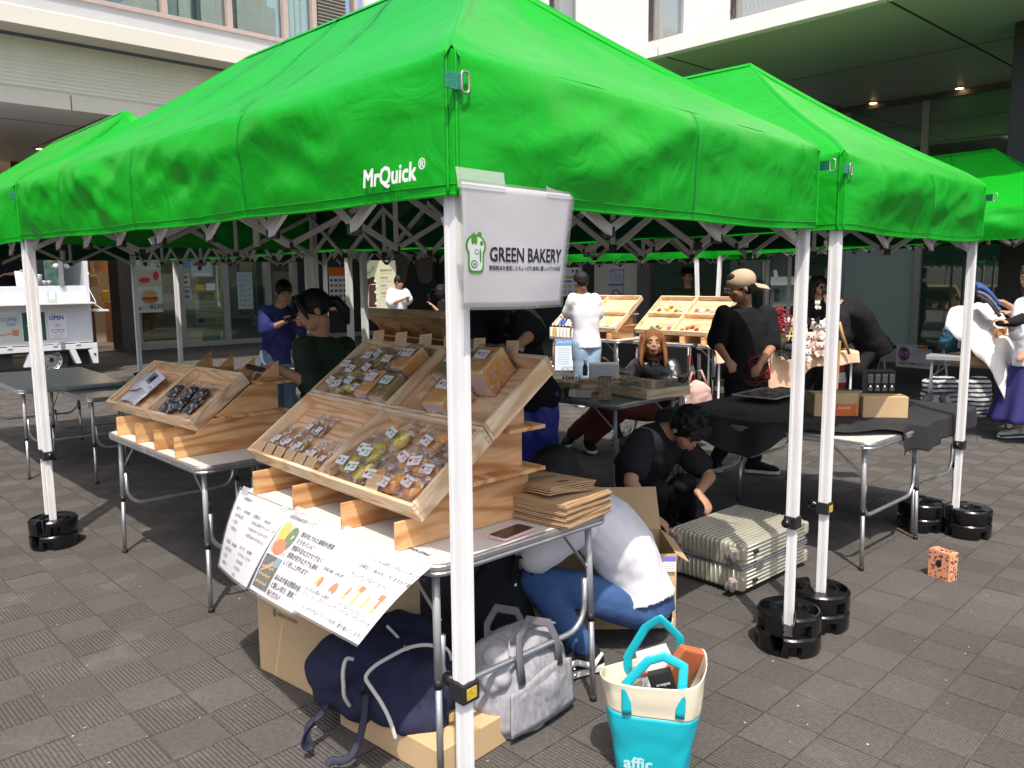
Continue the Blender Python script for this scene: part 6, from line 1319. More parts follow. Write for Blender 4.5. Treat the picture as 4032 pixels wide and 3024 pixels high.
def txt(t, s, x, y, size, matx=INK, lv=3, align='LEFT', bold=0, sx=1.0, shear=0): return text(s, size, 'lettering', matx, t, (x, y, .0006 * lv), (1, 0, 0), (0, 1, 0), align, bold, shear, sx, 0)
def sheet(t, w, h, matx=PAPER, th=.0012): m = MB(); m.box((w / 2, h / 2, -th / 2), (w, h, th)); return m.build('sheet', matx, t)
# shop sign on the near leg
TLs, TRs, BRs, BLs = atY(996, 392, 1.735), atY(1239, 421, 2.05), atY(1208, 657, 2.06), atY(1001, 664, 1.79)
sg = framed('shop_sign', 'white laminated sheet reading GREEN BAKERY taped to the valance beside the front leg', 'sign', BLs, BRs - BLs, TLs - BLs)
Mi = sg.matrix_world.inverted()
q = [Mi @ p for p in (BLs, BRs, TRs, TLs)]
def bil(a, b): return (q[0] * (1 - a) + q[1] * a) * (1 - b) + (q[3] * (1 - a) + q[2] * a) * b
def crv(a, b, off=0.0): p = bil(a, b); return p + Vector((0, 0, off + .010 * math.sin(math.pi * a) * (1 - b) + .004 * math.sin(3 * b + 2 * a)))
m = MB(); m.grid(lambda a, b: crv(a, b), 24, 20); m.build('paper', PAPER, sg, smooth=True, solid=.0006)
m = MB(); m.grid(lambda a, b: crv(-.022 + a * 1.05, -.022 + b * 1.045, .0009), 20, 16); m.build('laminate', LAMIN, sg, smooth=True)
for a0, a1 in ((-.03, .36), (.74, 1.0)):
 m = MB(); m.grid(lambda a, b, a0=a0, a1=a1: crv(a0 + (a1 - a0) * a + .01 * b, .955 + .155 * b, .0022 - .010 * b), 8, 8); m.build('tape', TAPE, sg, smooth=True)
def onsign(s, x, y, size, bold, sx=1.0):
 o = text(s, size, 'lettering', INK, None, (0, 0, 0), bold=bold, sx=sx, lift=0)
 me = o.data
 for v in me.vertices:
  a, b = x + v.co.x, y + v.co.y; p = crv(a, b, .0016 + v.co.z * .3); v.co = p
 o.parent = sg; return o
onsign('GREEN BAKERY', .205, .385, .168, .006, .625); onsign('野菜粉末を使用したちょっぴり身体に優しいパンのお店', .205, .315, .045, .0012, .66)
def onpoly(pts, matx, lv, name='print'):
 m = MB(); p = [crv(x, y, .0016 + .0003 * lv) for x, y in pts]; m.add(p, [tuple(range(len(p)))]); return m.build(name, matx, sg)
def slice_(cx, cy, sx, sy):
 h_ = [(0, 1), (.35, .98), (.68, .88), (.93, .66), (1, .42), (.92, .22), (.78, .08), (.76, -.3), (.76, -.7), (.66, -.92), (.4, -1), (0, -1)]
 return [(cx + x * sx, cy + y * sy) for x, y in h_ + [(-x, y) for x, y in h_[-2:0:-1]]]
onpoly(slice_(.095, .44, .085, .155), INKG, 0); onpoly(slice_(.095, .445, .068, .138), PAPER, 1)
for (x, y, rx, ry) in ((.065, .56, .010, .045), (.08, .57, .010, .05), (.095, .56, .010, .045), (.125, .60, .018, .022), (.14, .53, .014, .02), (.10, .46, .018, .022), (.13, .43, .008, .06), (.08, .36, .028, .034)):
 onpoly([(x + rx * math.cos(a), y + ry * math.sin(a)) for a in [2 * math.pi * k / 14 for k in range(14)]], INKG, 2)
onpoly([(.08 + .019 * math.cos(a), .36 + .023 * math.sin(a)) for a in [2 * math.pi * k / 14 for k in range(14)]], PAPER, 3); onpoly([(.08 + .010 * math.cos(a), .36 + .012 * math.sin(a)) for a in [2 * math.pi * k / 14 for k in range(14)]], INKG, 4)
onpoly([(.10 + .012 * math.cos(a), .46 + .014 * math.sin(a)) for a in [2 * math.pi * k / 14 for k in range(14)]], PAPER, 3)
# three laminated sheets hanging from the bakery table's front edge
PH = R(22); U1 = Vector((math.cos(R(133.6)), math.sin(R(133.6)), 0)); V1 = Vector((U1.y, -U1.x, 0))
hS = .297
def tsheet(label, u_left, dz, pa, pb, w=.405):
 a_ = R((pa + pb) / 2); eyS = V1 * math.cos(a_) + Z * math.sin(a_)
 TL = T1C + U1 * u_left - V1 * .010 + Z * (.703 + dz)
 t = framed('menu_sheet', label, 'menu sheet', TL - eyS * hS, -U1, eyS, 'laminated sheets hanging from the bakery table')
 m = MB(); m.grid(lambda a, b: Vector((a * w, b * hS, -.0005)), 10, 8); m.build('paper', PAPER, t, solid=.0006)
 m = MB(); m.grid(lambda a, b: Vector((-.006 + a * (w + .012), -.008 + b * (hS + .02), .0026)), 10, 8); m.build('laminate', LAMIN, t)
 t['tw'] = R((pb - pa) / 2)
 for x in (.02, w - .07):
  m = MB(); m.box((x + .025, hS + .004, .003), (.05, .03, .0006)); m.build('tape', TAPE, t)
 return t
p1 = tsheet('left laminated menu sheet with two columns of Japanese price lines', 1.21, 0, 70, 52)
txt(p1, '～MENU～', .05, .245, .017); 
for k, s in enumerate(('食パン　　ALL¥600', '・ほうれん草', '・とまと', '・かぼちゃ', '', 'ぷちぱん　ALL¥500', '・ほうれん草', '・とまと', '・かぼちゃ')): txt(p1, s, .03, .205 - .0235 * k, .0145) if s else None
for k, s in enumerate(('お惣菜パン　　ALL¥700', '・ほうれん草のクリームチーズパン', '・とまとのベーコンチーズパン', '・かぼちゃのシナモンロール', '', 'スイーツ　　ALL¥200', 'フィナンシェ、クッキー', '・ほうれん草', '・さつまいも', '・レモン')): txt(p1, s, .19, .205 - .0222 * k, .0135) if s else None
rect(p1, .34, .225, .045, .035, mat('sheet_flower_print', (.55, .40, .45), .6, var=.6, vscale=90, col2=(.75, .74, .76)))
p2 = tsheet('middle laminated sheet with vegetable powder photo and tray photo', .80, .004, 54, 42)
txt(p2, 'GREENBAKERY って？', .012, .245, .019); rect(p2, .0, .0, .0015, .27, PURPLE)
ph = mat('bowl_background', (.50, .49, .47), .6, var=.2, vscale=40)
rect(p2, .012, .125, .125, .105, ph); oval(p2, .045, .195, .032, .038, INKY, 2, rot=.3); oval(p2, .105, .185, .030, .040, mat('print_leaf_green', (.06, .16, .03), .6, var=.4, vscale=90), 2); oval(p2, .07, .148, .042, .026, INKO, 3)
rect(p2, .012, .012, .125, .105, mat('tray_photo_dark', (.07, .085, .07), .6, var=.5, vscale=50))
for k in range(18): oval(p2, .03 + .016 * (k % 6), .03 + .024 * (k // 6) + .002 * (k % 2), .0055, .0045, INKY, 2, n=8)
poly(p2, [(.02, .055), (.09, .085), (.137, .09), (.137, .108), (.085, .10), (.03, .068)], mat('print_skin', (.55, .33, .24), .6), 3); poly(p2, [(.098, .088), (.137, .092), (.137, .117), (.10, .117)], mat('print_blue', (.20, .30, .34), .6), 4)
for k, s in enumerate(('粉末化された規格外野菜', 'たちをパンに！', '野菜不足な方だけでなく、', '野菜が苦手な方でも美味', 'しく召し上がれます！', '', 'ほんのり香る野菜の香り', 'と優しい甘さ、是非ご賞', '味ください！')): txt(p2, s, .15, .205 - .0243 * k, .0195, bold=.0005) if s else None
p3 = tsheet('right laminated sheet with ONLINE SHOP text and small cake photos', .40, .008, 35, 31)
rect(p3, .0, .0, .0015, .27, PURPLE); poly(p3, [(x + .02, y + .155) for x, y in rrect(.10, .10, .012)], mat('blank_white_square', (.80, .80, .80), .5), 1)
txt(p3, 'ONLINE  SHOP', .02, .13, .0175)
for k, s in enumerate(('イベントには出ていないパンやスイーツ、', 'お得なパンBOXもございますので是非', 'チェックしてみてください！')): txt(p3, s, .155, .215 - .033 * k, .0158)
PB = mat('print_pale_blue', (.60, .66, .76), .6)
for k, (x, mt) in enumerate(((.015, INKO), (.10, INKO))): rect(p3, x, .075, .082, .045, PB); oval(p3, x + .035, .098, .010, .017, INKY if k == 0 else INKO, 2, rot=-.4); oval(p3, x + .048, .096, .010, .017, INKO, 3, rot=.3)
for k in range(4):
 x = .192 + .05 * k; rect(p3, x, .078, .040, .045, INKW); rect(p3, x + .012, .092, .012, .026, (INKO, INKY, INKY, INKO)[k], 2); oval(p3, x + .018, .085, .009, .006, INKY, 3)
 if k % 2: rect(p3, x + .002, .118, .024, .018, INKO, 3)
txt(p3, 'ほうれん草の\nマドレーヌ', .02, .060, .0145); txt(p3, '人参の\nマドレーヌ', .115, .060, .0145); txt(p3, 'ドライフルーツ入\nパウンドケーキ', .19, .060, .0135); txt(p3, 'プレーン\nパウンドケーキ', .30, .060, .0135)
txt(p3, 'パンだけでなくスイーツも多く取り揃えています♪', .07, .012, .0145)
def warp(t, w=.405, h=.272):
 tw = t['tw']; del t['tw']; k = hS / h
 for c in t.children:
  n = c.name.split('.')[0]; y0 = 0 if n in ('paper', 'laminate', 'tape') else 1
  bm = bmesh.new(); bm.from_mesh(c.data)
  if len(bm.verts) < 60 and n == 'print': bmesh.ops.subdivide_edges(bm, edges=bm.edges, cuts=2, use_grid_fill=True)
  for v in bm.verts:
   y = v.co.y * (k if y0 else 1) - hS; a = tw * (2 * min(1, max(0, v.co.x / w)) - 1); s = .012 * math.sin(math.pi * min(1, max(0, -y / hS)))
   z = v.co.z + s; v.co.y = hS + y * math.cos(a) + z * math.sin(a) * 1; v.co.z = z * math.cos(a) - y * math.sin(a) * -1
  bm.to_mesh(c.data); bm.free()
for q_ in (p1, p2, p3): warp(q_)
# print on the white table top
tt = framed('table_mark', 'small black maker print on the corner of the bakery table', 'print', T1C + U1 * .25 + V1 * .03 + Z * .7006, -U1, V1)
txt(tt, 'MOUNTAIN STAG', 0, .012, .02, bold=.0006); txt(tt, 'OUTDOOR', .02, 0, .008)
bpy.data.objects.remove(tt) if False else None
# ------------------------------------------------------------------ things around the bakery table
def carton(label, M, w, d, h, matx=CARD, group='cardboard boxes around the bakery table', open_=None, tape=True):
 t = thing('cardboard_box', label, 'cardboard box', (0, 0, 0), 0, group); t.matrix_world = M
 m = MB()
 th = .004
 if open_ is None:
  m.box((w / 2, d / 2, h / 2), (w, d, h)); o = m.build('carton', matx, t, bevel=.003)
  m = MB(); m.box((w / 2, d / 2, h + .0006), (w * 1.002, .05, .0008)); m.build('packing_tape', mat('brown_tape', (.45, .29, .14), .3), t) if tape else None
 else:
  for (c, s) in (((w / 2, 0, h / 2), (w, th, h)), ((w / 2, d, h / 2), (w, th, h)), ((0, d / 2, h / 2), (th, d - th * 1.2, h)), ((w, d / 2, h / 2), (th, d - th * 1.2, h))): m = MB(); m.box(c, s); m.build('side', matx, t)
  m = MB(); m.box((w / 2, d / 2, .003), (w - .01, d - .01, .004)); m.build('bottom', matx, t)
  for (a, b_, ax, L) in open_:
   # flap: hinge a-b_, direction ax
   a = Vector(a); b_ = Vector(b_); ax = Vector(ax).normalized()
   m = MB(); n = (b_ - a).cross(ax).normalized() * .003; m.prism([(0, .001), (1, .001), (.97, L), (.03, L)], a, b_ - a, ax, n); m.build('flap', matx, t)
 return t
def MR(x, y, z, yaw): return Matrix.Translation((x, y, z)) @ Matrix.Rotation(R(yaw), 4, 'Z')
# tall carton under the table, long side facing the camera's left
pL, pR = Vector((-1.0, 3.03, 0)), Vector((-.70, 2.78, 0))
yw = math.degrees(math.atan2(pR.y - pL.y, pR.x - pL.x))
cb = carton('tall closed cardboard box under the bakery table behind the hanging sheets', MR(pL.x, pL.y, .001, yw), .56, .34, .40, CARD2)
o = text('GREEN BAKERY', .024, 'lettering', mat('box_stamp', (.20, .16, .07), .8), cb, (.135, -.001, .255), (1, 0, 0), Z, sx=.8); m = MB(); m.box((.118, -.0012, .262), (.016, .001, .03)); m.build('emblem', mat('box_stamp2', (.20, .16, .07), .8), cb, bevel=.0)
cb2 = carton('low cardboard box under the navy backpack', MR(-.60, 2.62, .001, -42), .50, .30, .10, CARD2)
carton('brown cardboard box in the shade behind the black tote', MR(-.10, 3.30, .001, 8), .36, .36, .36)
carton('open cardboard box with raised flaps behind the squatting person', MR(.24, 3.36, .001, 1), .46, .34, .335, CARD2, open_=[((0, .34, .335), (.46, .34, .335), (0, .35, 1), .20), ((.46, 0, .335), (.46, .34, .335), (.8, 0, -.55), .07), ((0, 0, .335), (0, .34, .335), (-.8, 0, .5), .10)])
lbx = framed('shipping_label', 'white and violet shipping label on the flap edge of the open box', 'label', Vector((.64, 3.353, .262)), (1, 0, .0), Z)
sheet(lbx, .055, .065, INKW, .001); rect(lbx, .0, .045, .055, .022, mat('violet_ink', (.18, .16, .62), .6)); [rect(lbx, .005, .006 + .008 * k, .045, .002, INKGREY) for k in range(4)]
# kraft bags stack
kb = None
KY = 50
for k in range(15):
 mm = Matrix.Translation((.165 + .004 * math.sin(k * 2.1), 2.735 + .004 * math.cos(k * 1.7), .702 + .0055 * k)) @ Matrix.Rotation(R(KY + 1.5 * math.sin(k * 1.3)), 4, 'Z')
 if kb is None:
  kb = thing('paper_bag', '', 'paper bag', (0, 0, 0)); m = MB()
  m.grid(lambda a, b: Vector(((a - .5) * .26, (b - .5) * .24, .0025 + .003 * noise.noise(Vector((a * 3, b * 3, 1))) + .003 * (a > .8) * (a - .8) * 5)), 10, 10); m.build('sheet', KRAFT, kb, solid=.0036)
  m = MB(); m.grid(lambda a, b: Vector(((a - .5) * .25, -.118 + .02 * b, .0052 + .001 * math.sin(a * 9))), 8, 2); m.build('fold', KRAFT, kb, solid=.001); o = kb
 else: o = copytree(kb)
 o.matrix_world = mm; tagit(o, 'flat kraft paper bag, %s from the bottom of the stack beside the phone' % ORDN[k], 'paper bag', 'flat kraft paper bags stacked on the bakery table')
for k in range(5):
 mm = Matrix.Translation((.115 + .003 * k, 2.79 + .003 * k, .788 + .006 * k)) @ Matrix.Rotation(R(38), 4, 'Z') @ Matrix.Rotation(R(-4), 4, 'X') @ Matrix.Rotation(R(3), 4, 'Y')
 t = thing('handle_bag', '%s kraft bag in the tilted bundle on the stack%s' % (('lowest', 'second', 'third', 'fourth', 'topmost')[k], ', with oval hand hole' if k == 4 else ''), 'paper bag', (0, 0, 0), 0, 'kraft bags with hand holes on top of the stack'); t.matrix_world = mm
 m = MB(); m.grid(lambda a, b: Vector(((a - .5) * .20, (b - .5) * .27, .002 * math.sin(a * 5 + k))), 8, 10); m.build('sheet', KRAFT, t, solid=.004)
 if k == 4:
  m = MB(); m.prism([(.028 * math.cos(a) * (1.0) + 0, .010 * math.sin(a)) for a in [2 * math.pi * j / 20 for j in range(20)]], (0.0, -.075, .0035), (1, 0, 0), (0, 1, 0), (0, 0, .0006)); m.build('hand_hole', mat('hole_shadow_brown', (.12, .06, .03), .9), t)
  m = MB(); m.box((0, .0, .0034), (.2, .0012, .0006)); m.build('crease', mat('kraft_crease', (.30, .19, .10), .9), t)
  text('GREEN BAKERY', .020, 'lettering', mat('stamp_green', (.05, .12, .04), .8), t, (.06, .035, .0045), (-1, 0, 0), (0, -1, 0), lift=.0005)
# smartphone on the table
t = thing('smartphone', 'smartphone with black screen and pink case lying on the bakery table', 'smartphone', (0, 0, 0)); t.matrix_world = MR(-.005, 2.533, .7015, 140)
m = MB(); m.prism([(x - .038, y - .078) for x, y in rrect(.076, .156, .012)], (0, 0, 0), (1, 0, 0), (0, 1, 0), (0, 0, .009)); m.build('case', mat('pink_silicone', (.72, .46, .44), .5), t, bevel=.0015)
m = MB(); m.prism([(x - .034, y - .074) for x, y in rrect(.068, .148, .010)], (0, 0, .0092), (1, 0, 0), (0, 1, 0), (0, 0, .0005)); m.build('screen', PHONEM, t)
# navy backpack slumped on the low box
NAVYB = mat('navy_canvas', (.010, .012, .040), .8, bump=.35, bscale=24, var=.2, vscale=6)
PIPE = mat('cream_piping', (.58, .56, .50), .7); STRP = mat('navy_strap', (.012, .014, .035), .7, bump=.2, bscale=200)
bp = thing('backpack', 'navy backpack with cream piping slumped over the low cardboard box', 'backpack', (0, 0, 0)); 
def W(px, py, Y): return atY(px, py, Y)
m = MB()
for (px, py, Y, r) in ((735, 1445, 2.62, (.115, .12, .11)), (800, 1430, 2.66, (.14, .14, .12)), (870, 1450, 2.62, (.14, .14, .12)), (925, 1480, 2.56, (.12, .12, .11)), (850, 1510, 2.52, (.12, .10, .08)), (905, 1545, 2.47, (.10, .09, .07)), (800, 1500, 2.58, (.13, .1, .09)), (960, 1500, 2.60, (.09, .09, .08)), (730, 1490, 2.60, (.09, .09, .07)), (850, 1380, 2.80, (.16, .12, .10))):
 m.ell(W(px, py, Y), r)
m.build('bag_body', NAVYB, bp, remesh=.010, sm=4, disp=(.05, .12))
def pipe(pts, r=.0065, matx=PIPE, name='piping', flat=1.0):
 m = MB(); P = [W(*p) for p in pts]; Q = []
 for i in range(len(P) - 1):
  p0 = P[max(i - 1, 0)]; p1_ = P[i]; p2_ = P[i + 1]; p3_ = P[min(i + 2, len(P) - 1)]
  for k in range(5):
   s = k / 5; Q.append(.5 * ((2 * p1_) + (p2_ - p0) * s + (2 * p0 - 5 * p1_ + 4 * p2_ - p3_) * s * s + (3 * p1_ - p0 - 3 * p2_ + p3_) * s ** 3))
 Q.append(P[-1]); m.tube(Q, r, 8, True, 0, flat); return m.build(name, matx, bp, smooth=True)
pipe([(763, 1424, 2.50), (748, 1424, 2.485), (741, 1450, 2.47), (742, 1480, 2.465), (744, 1505, 2.47), (756, 1525, 2.49)])
pipe([(960, 1400, 2.53), (920, 1393, 2.50), (880, 1400, 2.475), (840, 1420, 2.455), (808, 1440, 2.44), (790, 1463, 2.425), (803, 1487, 2.405), (823, 1517, 2.385), (842, 1555, 2.36), (855, 1597, 2.355)])
pipe([(836, 1352, 2.60), (858, 1375, 2.62), (870, 1392, 2.62), (880, 1403, 2.52)], .005); pipe([(938, 1392, 2.50), (955, 1394, 2.5), (970, 1408, 2.5), (975, 1425, 2.52)], .005)
pipe([(706, 1520, 2.52), (690, 1545, 2.48), (668, 1565, 2.45), (664, 1590, 2.43), (670, 1615, 2.42), (655, 1610, 2.41), (660, 1585, 2.42), (680, 1560, 2.45)], .012, STRP, 'strap', .22)
pipe([(790, 1500, 2.44), (787, 1545, 2.41), (778, 1590, 2.38), (760, 1630, 2.35), (740, 1643, 2.34), (718, 1643, 2.34), (706, 1652, 2.33)], .012, STRP, 'strap', .2)
pipe([(780, 1500, 2.46), (786, 1490, 2.44), (787, 1482, 2.44)], .010, BLACKM, 'buckle', .5); pipe([(790, 1535, 2.42), (790, 1553, 2.42)], .004, METAL, 'zip_pull')
pipe([(955, 1540, 2.45), (953, 1565, 2.42), (940, 1590, 2.40), (925, 1585, 2.41)], .009, BLACKM, 'handle', .4)
# pale pouch behind it
t = thing('pouch', 'pale beige pouch squeezed between tall box and navy backpack', 'pouch', (0, 0, 0)); m = MB(); m.ell(W(772, 1400, 2.78), (.10, .08, .09)); m.build('pouch_body', mat('beige_cloth', (.52, .44, .36), .85, bump=.2), t, remesh=.012, sm=2, disp=(.02, .08))
# grey heather bag
HEATH = mat('grey_heather_fabric', (.30, .30, .325), .9, var=.22, vscale=55, bump=.35, bscale=12, stretch=(1, 1, .5)); HEATD = mat('grey_webbing', (.13, .13, .145), .85)
gb = thing('tote_bag', 'grey heather zip bag standing beside the front leg', 'bag', (.02, 2.665, 0), R(47))
m = MB(); sx_, fy_ = Vector((1, 0, 0)), Vector((0, 1, 0))
loft(m, [((0, 0, .004), .185, .105, sx_, fy_), ((0, 0, .05), .205, .125, sx_, fy_), ((0, .0, .16), .20, .118, sx_, fy_), ((-.005, .01, .24), .185, .10, sx_, fy_), ((-.01, .02, .295), .165, .07, sx_, fy_), ((-.01, .02, .315), .13, .035, sx_, fy_)], 36)
gbo = m.build('bag_body', HEATH, gb, remesh=.009, sm=2, disp=(.035, .10))
m = MB(); m.grid(lambda a, b: Vector(((a - .5) * .33 * (1 - .06 * b), -.110 - .012 * math.sin(math.pi * a) + .010 * b, .03 + .17 * b - .02 * math.cos(a * 5) * b)), 20, 8); m.build('front_pocket', HEATH, gb, smooth=True, solid=.004)
m = MB(); m.tube([(-.14, -.085, .30), (-.12, -.06, .335), (-.02, -.03, .345), (.09, -.04, .335), (.15, -.03, .30)], .004, 6); m.build('zip', mat('grey_zip', (.35, .35, .37), .5), gb)
for y in (-.10, .05):
 m = MB(); pts = [Vector((-.11, y - .012, .20)), Vector((-.11, y, .28)), Vector((-.09, y + .02, .345)), Vector((-.02, y + .045, .375)), Vector((.06, y + .02, .345)), Vector((.08, y, .28)), Vector((.08, y - .012, .20))]
 m.tube(pts, .016, 10, True, 0, .25, (0, 1, 0)); m.build('handle', HEATD, gb, smooth=True)
m = MB(); m.lathe([(.006, 0), (.004, .003)], (.13, -.137, .17), 10, 0, Matrix.Rotation(R(90), 3, 'X')); m.lathe([(.006, 0), (.004, .003)], (.135, -.135, .145), 10, 0, Matrix.Rotation(R(90), 3, 'X')); m.build('snap', mat('copper_snap', (.4, .2, .12), .3, 1), gb)
m = MB(); m.ell((-.12, -.02, .27), (.07, .07, .05)); m.ell((-.16, -.03, .22), (.05, .06, .05)); m.build('side_flap', mat('light_grey_lining', (.36, .36, .38), .85, bump=.3, bscale=14), gb, remesh=.01, sm=2, disp=(.03, .05))
# black tote with script
bt = thing('tote_bag', 'black tote bag with white script leaning behind the grey bag', 'bag', (-.06, 2.98, 0), R(38))
m = MB(); loft(m, [((0, 0, .005), .17, .07, sx_, fy_), ((0, 0, .2), .17, .06, sx_, fy_), ((0, .02, .36), .14, .03, sx_, fy_), ((0.04, .03, .46), .06, .03, sx_, fy_)], 24); m.build('bag_body', BLACKC, bt, remesh=.012, sm=2, disp=(.03, .1))
m = MB(); m.tube([(.02, -.05, .38), (.06, -.04, .46), (.12, -.03, .45), (.15, -.04, .35), (.14, -.06, .25)], .014, 8, True, 0, .3); m.build('handle', BLACKC, bt, smooth=True)
text('Miraculous light', .042, 'lettering', INKW, bt, (-.13, -.085, .20), (1, 0, .05), (0, 0, 1), shear=.35, sx=.8); m = MB(); m.lathe([(.006, 0), (.006, .002)], (.03, -.07, .37), 10, 0, Matrix.Rotation(R(90), 3, 'X')); m.build('snap', INKW, bt)
# teal and cream shopper
TEAL = mat('turquoise_coated_canvas', (.0, .42, .50), .32, bump=.25, bscale=7, var=.06, vscale=3); CREAMC = mat('cream_canvas', (.72, .66, .50), .6, bump=.12, bscale=9)
tb_ = thing('shopping_bag', 'turquoise and cream shopper full of papers standing on the pavers', 'bag', (.425, 2.36, 0), R(-10))
def bagring(b, a):
 z = .325 * b; hw = .108 + .052 * b; hd = .062 + .036 * b
 x = hw * math.copysign(abs(math.cos(a)) ** .5, math.cos(a)); y = hd * math.copysign(abs(math.sin(a)) ** .6, math.sin(a))
 k = 1 + .05 * noise.noise(Vector((math.cos(a) * 2, math.sin(a) * 2, b * 5))); tp = .03 * math.cos(a) * (b > .8) * (b - .8) * 5
 return Vector((x * k, y * k, z + .02 * math.sin(a * 2 + .6) * b * b + tp))
for nm_, b0, b1, mt in (('lower_canvas', 0, .66, TEAL), ('upper_band', .66, 1.0, CREAMC)):
 m = MB(); m.grid(lambda a, b, b0=b0, b1=b1: bagring(b0 + (b1 - b0) * b, 2 * math.pi * a), 64, 16); m.build(nm_, mt, tb_, smooth=True, solid=.003)
m = MB(); m.lathe([(.10, .002), (.10, .006)], (0, 0, 0), 20, 0, Matrix.Diagonal((1, .6, 1))); m.build('bottom', TEAL, tb_)
for y, h_, sx2 in ((-.090, .05, .03), (.090, .10, .02)):
 m = MB(); pts = [Vector((-.075, y, .22)), Vector((-.08, y, .315)), Vector((-.045 + sx2, y * .9, .36 + h_ * .6)), Vector((0 + sx2, y * .75, .37 + h_ * (.62 if y < 0 else .9))), Vector((.06 + sx2, y * .8, .35 + h_ * .5)), Vector((.085, y, .315)), Vector((.08, y, .22))]
 Q = []
 for i in range(len(pts) - 1):
  for k in range(5): Q.append(pts[i].lerp(pts[i + 1], k / 5))
 Q.append(pts[-1]); m.tube(Q, .0145, 10, True, 0, .22, (0, 1, 0)); m.build('handle', TEAL, tb_, smooth=True)
text('affic', .055, 'lettering', mat('pale_print', (.45, .75, .72), .6), tb_, (-.085, -.083, .045), (1, -.05, 0), (0, -.12, 1), bold=.0025)
def inbag(name, label, cat, build): t = thing(name, label, cat, (.425, 2.36, 0), R(-10)); build(t); return t
def _b1(t): m = MB(); m.box((.085, .03, .315), (.10, .03, .16), Matrix.Rotation(R(28), 3, 'Y') @ Matrix.Rotation(R(35), 3, 'Z')); m.build('pouch_body', mat('rust_leather', (.45, .13, .05), .5, bump=.1), t, bevel=.006)
inbag('leather_pouch', 'rust orange pouch standing in the turquoise shopper', 'pouch', _b1)
def _b2(t):
 for k in range(3): m = MB(); m.box((.01 + .012 * k, .02 + .006 * k, .30 - .006 * k), (.10, .003, .17), Matrix.Rotation(R(-12 - 7 * k), 3, 'Y') @ Matrix.Rotation(R(20), 3, 'Z')); m.build('sheet', PAPER, t)
inbag('papers', 'folded white papers standing in the turquoise shopper', 'papers', _b2)
def _b3(t): m = MB(); m.box((.035, -.045, .285), (.07, .03, .12), Matrix.Rotation(R(-18), 3, 'Y')); m.build('carton', BLACKM, t, bevel=.002); text('croquis', .014, 'lettering', INKW, t, (.012, -.062, .30), (1, 0, .3), (-.3, 0, 1))
inbag('black_box', 'small black box with white lettering inside the turquoise shopper', 'box', _b3)
def _b4(t):
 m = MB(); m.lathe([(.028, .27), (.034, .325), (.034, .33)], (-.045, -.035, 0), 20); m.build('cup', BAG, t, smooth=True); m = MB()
 for k in range(14): a = k * 2.4; r_ = .005 + .018 * (k / 14); m.ell((-.045 + r_ * math.cos(a), -.035 + r_ * math.sin(a), .32 + .004 * (k % 3)), (.009, .009, .008), None, 8, 5)
 m.build('tomato_piece', mat('red_fruit', (.60, .10, .04), .35), t, kind='stuff')
inbag('food_cup', 'clear cup of red fruit pieces inside the turquoise shopper', 'food cup', _b4)
# ------------------------------------------------------------------ champagne ribbed suitcase
CHAMP = mat('champagne_aluminium', (.52, .50, .41), .34, metal=.4, var=.08, vscale=8, bump=.06, bscale=30); CHF = mat('silver_frame', (.55, .56, .57), .25, .9)
Lx, Wy, Hz = .615, .43, .25
sc1 = thing('suitcase', 'champagne ribbed hard suitcase lying flat beside the white legs', 'suitcase', (1.085, 3.70, 0), R(42.5))
def sbox(z0, z1, name, ins, bv):
 m = MB(); m.box((Lx / 2, Wy / 2, (z0 + z1) / 2), (Lx - ins * 2, Wy - ins * 2, z1 - z0)); return m.build(name, CHAMP, sc1, bevel=bv, seg=4)
sh_lo = sbox(.022, .128, 'shell', .004, .018); sh_hi = sbox(.142, .25, 'shell', .004, .018)
m = MB(); m.box((Lx / 2, Wy / 2, .135), (Lx + .001, Wy + .001, .024)); fr_ = m.build('frame', CHF, sc1, bevel=.005)
for z in (.128, .142): m = MB(); m.box((Lx / 2, Wy / 2, z), (Lx + .004, Wy + .004, .004)); m.build('frame_bead', CHF, fr_, bevel=.0015)
def ribpath(y, z0, z1, top):
 r = .018
 if top: return [(.001, y, z0), (.001, y, z1 - r), (.001 + r * .3, y, z1 - r * .3), (r, y, z1 + .001), (Lx - r, y, z1 + .001), (Lx - r * .3, y, z1 - r * .3), (Lx - .001, y, z1 - r), (Lx - .001, y, z0)]
 return [(.001, y, z1), (.001, y, z0 + r), (.001 + r * .3, y, z0 + r * .3), (r, y, z0 - .001), (Lx - r, y, z0 - .001), (Lx - .001, y, z0 + r), (Lx - .001, y, z1)]
for k in range(16):
 y = .026 + k * (Wy - .052) / 15
 m = MB(); m.tube(ribpath(y, .146, .2495, True), .0036, 6); m.build('rib', CHAMP, sh_hi, smooth=True); m = MB(); m.tube(ribpath(y, .0225, .124, False), .0036, 6); m.build('rib', CHAMP, sh_lo, smooth=True)
for sh, zs_ in ((sh_hi, (.158, .178, .198, .218, .237)), (sh_lo, (.036, .055, .074, .093, .112))):
 for z in zs_:
  for y in (.002, Wy - .002): m = MB(); m.tube([(.015, y, z), (Lx - .015, y, z)], .0042, 6); m.build('rib', CHAMP, sh, smooth=True)
for (x, y) in ((0, 0), (0, Wy), (Lx, 0), (Lx, Wy)):
 for z in (.06, .21):
  m = MB(); m.box((x + (.012 if x == 0 else -.012), y + (.012 if y == 0 else -.012), z), (.038, .038, .07)); m.build('corner_guard', CHAMP, sc1, bevel=.014, seg=3)
